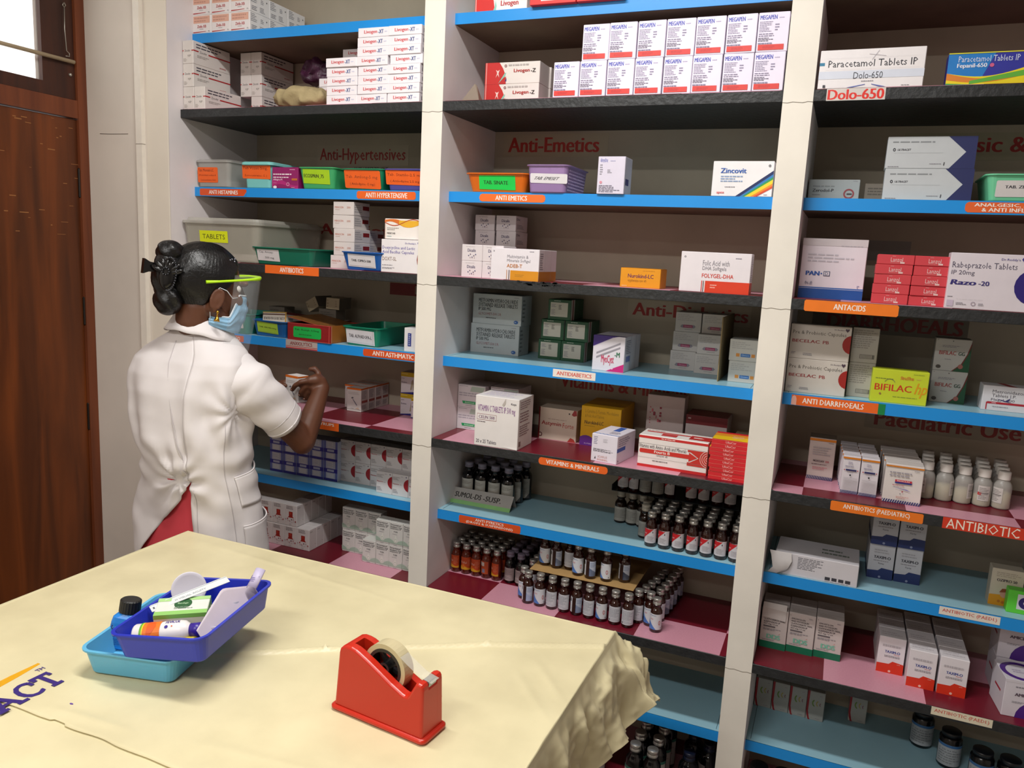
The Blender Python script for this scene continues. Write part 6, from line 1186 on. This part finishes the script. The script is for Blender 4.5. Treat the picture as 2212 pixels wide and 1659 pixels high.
# right hand: palm folds over at the wrist, fingers wrap the carton's near side
chain([L_(R_WR), L_((-.352, -.080, 1.214)), L_((-.358, -.095, 1.221)), L_((-.366, -.108, 1.221))], [.0225, .0215, .0195, .0150])
chain([L_((-.352, -.082, 1.204)), L_((-.358, -.092, 1.203)), L_((-.363, -.099, 1.199))], [.021, .018, .015])
def finger(pts, r): chain([L_(p) for p in pts], [r, r * .98, r * .92, r * .8][:len(pts)])
finger([(-.366, -.112, 1.222), (-.388, -.1265, 1.216), (-.407, -.1310, 1.203), (-.418, -.1275, 1.189)], .0088)
finger([(-.366, -.105, 1.211), (-.383, -.1150, 1.199), (-.394, -.1170, 1.184), (-.399, -.1135, 1.172)], .0088)
finger([(-.363, -.098, 1.202), (-.377, -.1050, 1.187), (-.386, -.1050, 1.172), (-.389, -.102, 1.160)], .0083)
finger([(-.360, -.092, 1.194), (-.371, -.097, 1.178), (-.378, -.096, 1.165), (-.380, -.092, 1.154)], .0075)
finger([(-.356, -.074, 1.222), (-.366, -.070, 1.240), (-.376, -.074, 1.252), (-.388, -.080, 1.250)], .0098)
# left hand: thumb on the front, fingers behind the carton
chain([L_(L_WR), L_((-.525, -.088, 1.170)), L_((-.500, -.076, 1.184)), L_((-.488, -.066, 1.190))], [.0225, .0225, .020, .016])
finger([(-.500, -.090, 1.186), (-.486, -.108, 1.196), (-.470, -.1185, 1.199), (-.452, -.1200, 1.197)], .0098)
for k in range(4):
    z_ = 1.208 - .015 * k
    finger([(-.488, -.064, z_), (-.472, -.048, z_ + .002), (-.452, -.042, z_ + .002), (-.436, -.044, z_)], [.0086, .0088, .0083, .0075][k])
bo_ = bl.build('body')
rm = bo_.modifiers.new('weld', 'REMESH'); rm.mode = 'VOXEL'; rm.voxel_size = .0036
sm_ = bo_.modifiers.new('smooth', 'SMOOTH'); sm_.factor = .5; sm_.iterations = 5
dg = bpy.context.evaluated_depsgraph_get(); dg.update()
bm_ = D.meshes.new_from_object(bo_.evaluated_get(dg)); D.objects.remove(bo_)
bm_.materials.clear(); bm_.materials.append(SKIN)
for p in bm_.polygons: p.use_smooth = True; p.material_index = 0
body = link('body', bm_, person)
# nails, eyes
m = MB(); NAIL = mat('6b4336', .3, 'nail', var=0)
for p, q in (((-.4195, -.1320, 1.1915), (-.419, -.1330, 1.1870)), ((-.4000, -.1185, 1.175), (-.3995, -.1195, 1.1705)), ((-.3900, -.1070, 1.163), (-.3895, -.1080, 1.158)), ((-.455, -.1285, 1.1985), (-.4500, -.1285, 1.1980))):
    m.tube([L_(p), L_(q)], .0036, NAIL, 8)
m.build('fingernails', body)
for sx in (-1, 1):
    m = MB(); m.ell((sx * .031, .0715, .004), .0118, .0118, .0118, mat('e6e0da', .2, 'eye', var=0), HM, 16, 10); m.ell((sx * .031, .0815, .004), .005, .0025, .005, mat('1a0e08', .15, 'iris', var=0), HM, 12, 6); m.build('eye', body)
    m = MB(); m.tube([H_(sx * .014, .0975, .024), H_(sx * .030, .0945, .030), H_(sx * .046, .082, .026)], [.003, .0032, .0015], HAIR, 6); m.build('eyebrow', body)
# hair ------------------------------------------------------------------------
def hline(f):   # lowest height at which hair grows, by distance forward
    pts = [(-.2, -.094), (-.05, -.094), (-.022, -.078), (-.008, -.020), (.010, .004), (.028, -.004), (.040, .006), (.054, .036), (.068, .066), (.09, .078), (.2, .08)]
    for (a, b), (c, d_) in zip(pts, pts[1:]):
        if f <= c: return b + (d_ - b) * max(0, (f - a) / (c - a))
    return .08
def hair_pt(u, v, lift=0.0):
    """u around, v from the crown (0) down to the hairline (1)"""
    a = 2 * pi * u; lo, hi = 0.0, pi * .97
    cc = (0, -.012, .022); rx, ry, rz = .0830, .1050, .0975
    def P_(b): return Vector((cc[0] + rx * sin(b) * sin(a), cc[1] + ry * sin(b) * cos(a), cc[2] + rz * cos(b)))
    for _ in range(22):
        mid = (lo + hi) / 2; p = P_(mid)
        if p.z > hline(p.y): lo = mid
        else: hi = mid
    p = P_(lo * v); d = (p - Vector(cc)).normalized()
    st = .0005 * sin(u * 420 + 6 * noise.noise(p * 12)) * min(1, v * 3) + .003 * noise.noise(p * 22) + .002 * noise.noise(Vector((p.x * 60, p.y * 14, p.z * 14)))
    tuck = -.004 * max(0, (v - .88) / .12)
    return p + d * (st + tuck + lift)
m = MB(); nu, nv = 160, 44
m.rings([[HM @ hair_pt(i / nu, max(.001, j / nv)) for i in range(nu)] for j in range(nv + 1)], HAIR, True, True, True, True)
hair = m.build('hair', person)
m = MB()   # twisted roll and knot behind the head
def roll(c, rx, ry, rz, tw, sd):
    n, k = 40, 26; R_ = []
    for j in range(k + 1):
        b = -pi / 2 + pi * j / k
        r = []
        for i in range(n):
            a = 2 * pi * i / n; g = 1 + .07 * sin(5 * a + tw * b) + .05 * noise.noise(Vector((a, b * 2, sd)))
            r.append(HM @ Vector((c[0] + rx * max(cos(b), .01) * cos(a) * g, c[1] + ry * max(cos(b), .01) * sin(a) * g, c[2] + rz * sin(b))))
        R_.append(r)
    m.rings(R_, HAIR, True, True, True, True)
roll((.004, -.112, .018), .040, .034, .070, 7, 1); roll((.002, -.106, .076), .036, .036, .032, 5, 2); roll((.006, -.100, -.048), .046, .036, .044, 6, 3)
m.build('bun', hair)
m = MB(); CLP = mat('0c0c0d', .15, 'plastic', var=0)
for k in range(7):
    a = radians(-70 + 23 * k); T_ = HM @ Matrix.Translation((.044, -.122, .018)) @ Matrix.Rotation(radians(-35), 4, 'Z') @ Matrix.Rotation(a, 4, 'X')
    m.ell((.004, 0, .022), .006, .0075, .021, CLP, T_, 12, 8)
T_ = HM @ Matrix.Translation((.046, -.122, .018)) @ Matrix.Rotation(radians(-35), 4, 'Z')
m.ell((0, 0, 0), .009, .022, .042, CLP, T_, 16, 10)
for k in range(22):
    a = radians(-95 + 9.4 * k); m.ell((.008, .018 * cos(a) + .006, .043 * sin(a)), .0028, .0028, .0028, mat('3c3d42', .08, 'bead', metal=.5, var=0), T_, 8, 6)
for k in range(9):
    a = 2 * pi * k / 9; m.ell((.012, .009 * cos(a) - .002, .009 * sin(a) + .006), .0024, .0024, .0024, mat('3c3d42', .08, 'bead', metal=.5, var=0), T_, 8, 6)
T2 = HM @ Matrix.Translation((.010, -.148, .030))
m.rings([[T2 @ Vector((x, y, z)) for x, y, z in ((-.010, yy, -hz), (.010, yy, -hz), (.010, yy, hz), (-.010, yy, hz))] for yy, hz in ((0, .012), (-.012, .013), (-.024, .019), (-.026, .0195))], CLP, False, True, True, True)
m.build('hair_clip', hair)
m = MB()
for k, (a, b, c) in enumerate(((.052, .040, .083), (.046, .050, .085), (.056, .046, .078), (.060, .032, .080))): m.ell((a, b, c), .0026, .0026, .0026, mat('8a8c96', .1, 'bead', metal=.7, var=0), HM, 8, 6)
m.build('hair_pin', hair)
# face shield -------------------------------------------------------------------
NEON = mat('b8ea10', .4, 'plastic', var=.02)
arc = [(.083, -.034, .012), (.084, .0, .018), (.083, .035, .025), (.080, .066, .031), (.073, .096, .037), (.058, .118, .041), (.036, .131, .044), (0, .136, .045)]
arc = arc + [(-x, y, z) for x, y, z in arc[-2::-1]]
sh = D.objects.new('face_shield', None); COL.objects.link(sh); sh.parent = person
m = MB(); m.tube([H_(*p) for p in arc], [.0045, .0034, .0034, .0036, .0042, .0060, .0055, .005] + [.0055, .006, .0042, .0036, .0034, .0034, .0045], NEON, 10)
m.build('shield_frame', sh)
m = MB(); vis = [(.0835, .040), (.082, .066), (.075, .098), (.060, .121), (.037, .1345), (0, .1395)]; vis += [(-x, y) for x, y in vis[-2::-1]]
m.rings([[H_(x * k, y * (1 - .02 * (1 - k)) + dy, z + (.10 * (y - .13) if z > .03 else 0)) for x, y in vis] for z, k, dy in ((.050, 1.0, 0), (.0, 1.0, .0), (-.05, .99, -.001), (-.10, .97, -.004), (-.165, .95, -.010))], mat('dfe6e8', .04, 'clear_sheet', var=0, alpha=.065), True, False)
o = m.build('visor', sh); o.modifiers.new('t', 'SOLIDIFY').thickness = .0005
# face mask ---------------------------------------------------------------------
MASK = mat('8fbcdc', .8, 'mask_cloth', var=.03, scale=50, bump=.2, bs=90)
def mask_pt(a, v):
    aa = abs(a)
    top = -.012 if aa < 58 else (-.012 - .064 * min(1, (aa - 58) / 22)); bot = -.118 + .014 * max(0, (aa - 60) / 65)
    u_ = top + (bot - top) * v
    bulge = .006 * sin(pi * min(1, max(0, v))) ; pl = .0016 * sin(v * 22)
    rr = 1.0 + (bulge + pl) / .07
    x = .064 * sin(radians(a)) * rr; y = .036 + (.064 + .012 * (1 - abs(v - .35)) * (1 if aa < 45 else .3)) * cos(radians(a)) * rr
    k = 1 - .10 * max(0, v - .5)
    return H_(x * k, y * k, u_)
m = MB(); m.rings([[mask_pt(-125 + 250 * i / 60, j / 16) for i in range(61)] for j in range(17)], MASK, True, False)
mk = m.build('face_mask', person); mk.modifiers.new('t', 'SOLIDIFY').thickness = .0012
m = MB(); WB = mat('dfe6ec', .7, 'mask_cloth', var=0)
m.tube([mask_pt(-125 + 250 * i / 60, 0) + (HU * .0005) for i in range(61)], .0022, WB, 6); m.build('mask_edge', mk)
for sx in (-1, 1):
    m = MB(); m.tube([mask_pt(sx * 60, .0), H_(sx * .0745, .045, -.022), H_(sx * .0790, .026, -.004), H_(sx * .0785, .006, .002), H_(sx * .0730, -.010, -.015), H_(sx * .0700, -.012, -.05), mask_pt(sx * 122, .5)], .0011, WB, 6); m.build('ear_loop', mk)
# earrings ------------------------------------------------------------------------
GOLD = mat('c89a3a', .25, 'gold', metal=1.0, var=0)
for sx in (-1, 1):
    m = MB(); T_ = HM @ Matrix.Translation((sx * .0825, .006, -.068))
    m.ell((0, 0, .004), .0035, .0042, .0048, GOLD, T_, 10, 8); m.ell((0, 0, -.004), .0025, .003, .003, GOLD, T_, 8, 6)
    m.lathe([(.0012, -.006), (.004, -.009), (.0068, -.016), (.0072, -.018)], GOLD, 14, T_)
    for k in range(9): m.ell((.0066 * cos(k * .7), .0066 * sin(k * .7), -.0195), .0015, .0015, .0018, GOLD, T_, 6, 5)
    m.build('earring', person)
# white tunic -----------------------------------------------------------------------
TUN = mat('dcd6d6', .75, 'cotton', var=.02, scale=20, bump=.06, bs=300, bd=.001)
JR = [(.700, -.556, -.366, .212, .128), (.76, -.557, -.367, .209, .127), (.82, -.558, -.369, .205, .126), (.88, -.558, -.374, .196, .122), (.94, -.552, -.383, .180, .117), (.99, -.543, -.392, .164, .114), (1.03, -.540, -.396, .160, .118), (1.09, -.548, -.392, .169, .124),
      (1.15, -.556, -.387, .180, .128), (1.21, -.560, -.384, .189, .127), (1.26, -.560, -.382, .193, .119), (1.30, -.558, -.380, .186, .104), (1.325, -.553, -.378, .162, .090), (1.345, -.548, -.376, .130, .080), (1.365, -.543, -.374, .096, .072), (1.382, -.540, -.372, .070, .064)]
def jlerp(z):
    for a, b in zip(JR, JR[1:]):
        if z <= b[0]:
            t = (z - a[0]) / (b[0] - a[0]); t = max(0, t); return [a[k] + (b[k] - a[k]) * t for k in range(5)]
    return JR[-1]
APEX = (-.500, -.505, .982)
def vent(z):   # angles of the back slit's edges
    if z >= APEX[2]: return -66, -66
    t = (APEX[2] - z) / .21; return -66 - 46 * min(1.3, t) ** 1.1, -66 - 3.0 * t
def tunic_pt(phi, z, lift=0.0):
    _, cx, cy, a, b = jlerp(z); r = radians(phi); c, s = cos(r), sin(r); ex = 2 / 2.35
    x = cx + a * abs(c) ** ex * (1 if c > 0 else -1); y = cy + b * abs(s) ** ex * (1 if s > 0 else -1)
    p = Vector((x, y, z)); n = Vector((c / a, s / b, 0)).normalized()
    d = .0065 * noise.noise(p * 7 + Vector((3, 1, 0))) + .003 * noise.noise(p * 19)
    # pulls running out from the head of the slit
    q = p - Vector(APEX); rho = q.length; be = atan2(q.z, q.x + q.y * .3)
    d += .0085 * math.exp(-rho / .13) * min(1, rho / .025) * sin(9 * be + 1.5 * noise.noise(p * 6))
    # gathers at the waist, blousing above it
    w_ = math.exp(-((z - 1.0) / .055) ** 2)
    d += w_ * .0050 * sin(z * 80 + 5 * noise.noise(Vector((phi * .02, z * 3, 1)))) + .010 * math.exp(-((z - 1.075) / .05) ** 2) * (0.5 + 0.5 * noise.noise(Vector((phi * .03, 2, 5))))
    # hanging folds on the back and from the right armpit
    up = max(0, min(1, (z - 1.04) / .08)) * max(0, min(1, (1.30 - z) / .08))
    d += up * .0075 * sin(phi * .155 + z * 10 + 2.2 * noise.noise(p * 5))
    q2 = p - Vector((-.385, -.42, 1.17)); r2 = q2.length; d += .0055 * min(1, r2 / .03) * math.exp(-r2 / .09) * sin(9 * atan2(q2.z, q2.x + q2.y) + 1)
    lw = max(0, min(1, (.95 - z) / .1)); d += lw * .006 * sin(phi * .12 + 4 * noise.noise(Vector((phi * .01, z * 2, 9))))
    return p + n * (d + lift)
m = MB(); NU, rows = 150, []
z = .712
while z < 1.383:
    rows.append(z); z += .0062
rows.append(1.382)
RR_ = []
for z in rows:
    a0, a1 = vent(z)     # from the right edge round the front to the left edge
    RR_.append([L_(tunic_pt(a1 + (360 + a0 - a1) * i / NU, z)) for i in range(NU + 1)])
m.rings(RR_, TUN, True, False)
tunic = m.build('tunic', person); sd = tunic.modifiers.new('t', 'SOLIDIFY'); sd.thickness = .0016; sd.offset = -1
# sleeves
def sleeve(P0, P1, P2, rr, seed):
    P0, P1, P2 = Vector(P0), Vector(P1), Vector(P2); R_ = []; n = 48; k = 34
    for j in range(k + 1):
        t = j / k; p = P0.lerp(P1, t * 2) if t < .5 else P1.lerp(P2, t * 2 - 1)
        d = ((P1 - P0).normalized().lerp((P2 - P1).normalized(), t)).normalized(); a = d.cross(Vector((0, 0, 1))).normalized(); b = d.cross(a)
        i0 = min(len(rr) - 2, int(t * (len(rr) - 1))); f_ = t * (len(rr) - 1) - i0; r0 = rr[i0] + (rr[i0 + 1] - rr[i0]) * f_
        ring = []
        for i in range(n):
            g = 2 * pi * i / n
            w = r0 * (1 + .055 * sin(3 * g + 6 * t + seed) * t + .05 * noise.noise(Vector((g, t * 4, seed)))) + .004 * sin(t * 22 + 2 * g + seed) * sin(pi * t)
            ring.append(L_(p + (a * cos(g) + b * sin(g)) * w))
        R_.append(ring)
    m = MB(); m.rings(R_, TUN, True, True)
    hem = R_[-2]; m.tube([v for v in hem] + [hem[0]], .0016, TUN, 6)
    st = R_[-5]; m.tube([v for v in st] + [st[0]], .0009, mat('c6c0c2', .8, 'stitching', var=0), 5)
    o = m.build('sleeve', tunic); q = o.modifiers.new('t', 'SOLIDIFY'); q.thickness = .0014; q.offset = 0
sleeve((-.470, -.380, 1.270), (-.376, -.350, 1.226), (-.334, -.262, 1.118), (.074, .079, .076, .068, .061, .056), 1)
sleeve((-.648, -.380, 1.270), (-.728, -.356, 1.222), (-.742, -.290, 1.125), (.074, .077, .073, .066, .060, .056), 4)
# collar
m = MB(); R_ = []
for rr_, zz, dz in ((.058, 1.372, 0), (.062, 1.400, 0), (.064, 1.412, 0), (.067, 1.414, 0), (.078, 1.396, 0), (.094, 1.368, 0), (.101, 1.357, 0)):
    ring = []
    for i in range(60):
        a = radians(104 + 332 * i / 59); x, y = rr_ * 1.02 * cos(a), rr_ * .95 * sin(a)
        tilt = -.46 * y - .10 * x
        ring.append(L_((-.537 + x, -.369 + y, zz + tilt * (.9 if rr_ < .07 else .62) + .0015 * sin(i * .9))))
    R_.append(ring)
m.rings(R_, TUN, True, False); cl_ = m.build('collar', tunic); q = cl_.modifiers.new('t', 'SOLIDIFY'); q.thickness = .0018
# seams, slit edges and pockets
STI = mat('bfb8ba', .8, 'stitching', var=0)
m = MB(); m.tube([L_(tunic_pt(-92 + 26 * (1.36 - z_) / .38, z_, .0008)) for z_ in [1.355 - .01 * k for k in range(38)]], .0011, STI, 5)
m.tube([L_(tunic_pt(-24, z_, .0008)) for z_ in [1.14 - .012 * k for k in range(35)]], .0009, STI, 5)
m.tube([L_(tunic_pt(vent(z_)[1] + 5, z_, .0008)) for z_ in [.96 - .012 * k for k in range(20)]], .0008, STI, 5); m.build('seam', tunic)
for zt, zb_, a0, a1 in ((1.008, .905, -12, 40), (.868, .735, -14, 40)):
    R_ = []
    for j in range(13):
        t = j / 12; R_.append([L_(tunic_pt(a0 + (a1 - a0) * i / 20, zt + (zb_ - zt) * t - .020 * (1 - i / 20) * (1 - t), .0030 + .007 * (1 - t) ** 2 * sin(pi * (i / 20)) )) for i in range(21)])
    m = MB(); m.rings(R_, TUN, True, False); m.tube(R_[0], .0022, TUN, 6); o = m.build('pocket', tunic); o.modifiers.new('t', 'SOLIDIFY').thickness = .0014
# coral kurta, trousers, sandals
COR = mat('d0404c', .75, 'cotton', var=.04, scale=14)
def kurta_pt(phi, z):
    _, cx, cy, a, b = jlerp(max(z, .715)); r = radians(phi); g = .935 + .010 * sin(phi * .16 + 3 * z) + max(0, .715 - z) * .15; ex = 2 / 2.35; c, q = cos(r), sin(r)
    return Vector((cx + a * g * abs(c) ** ex * (1 if c > 0 else -1), cy + b * (g - .02) * abs(q) ** ex * (1 if q > 0 else -1), z))
m = MB(); m.rings([[L_(kurta_pt(360 * i / 90, .60 + .01 * j)) for i in range(90)] for j in range(46)], COR, True, True); o = m.build('kurta', person); o.modifiers.new('t', 'SOLIDIFY').thickness = .0014
m = MB()
for sx in (-1, 1):
    m.rings([[L_((-.558 + sx * (.066 + .012 * (1 - z_)) + r_ * cos(2 * pi * i / 32) * (1 + .05 * sin(5 * i)), -.376 + r_ * sin(2 * pi * i / 32), z_)) for i in range(32)] for z_, r_ in ((.07, .062), (.12, .070), (.30, .080), (.50, .086), (.66, .090), (.80, .088))], COR, True, True)
m.build('trousers', person)
for sx in (-1, 1):
    m = MB(); m.rings([[L_((-.558 + sx * .082 + p[0], -.355 + p[1], z_)) for p in rrect(.085, .24, .04, 6)] for z_ in (0, .012)], mat('3a2a22', .6, 'rubber', var=0), False, True, True, True)
    m.tube([L_((-.558 + sx * .082 - .042, -.31, .012)), L_((-.558 + sx * .082 - .02, -.30, .062)), L_((-.558 + sx * .082 + .02, -.30, .062)), L_((-.558 + sx * .082 + .042, -.31, .012))], .008, mat('3a2a22', .6, 'rubber', var=0), 8)
    m.build('sandal', person)
# the carton she holds
carton('oral', -.437, -.108, 1.146, 'white carton with orange top edge held up in her hands', rz=radians(-12))
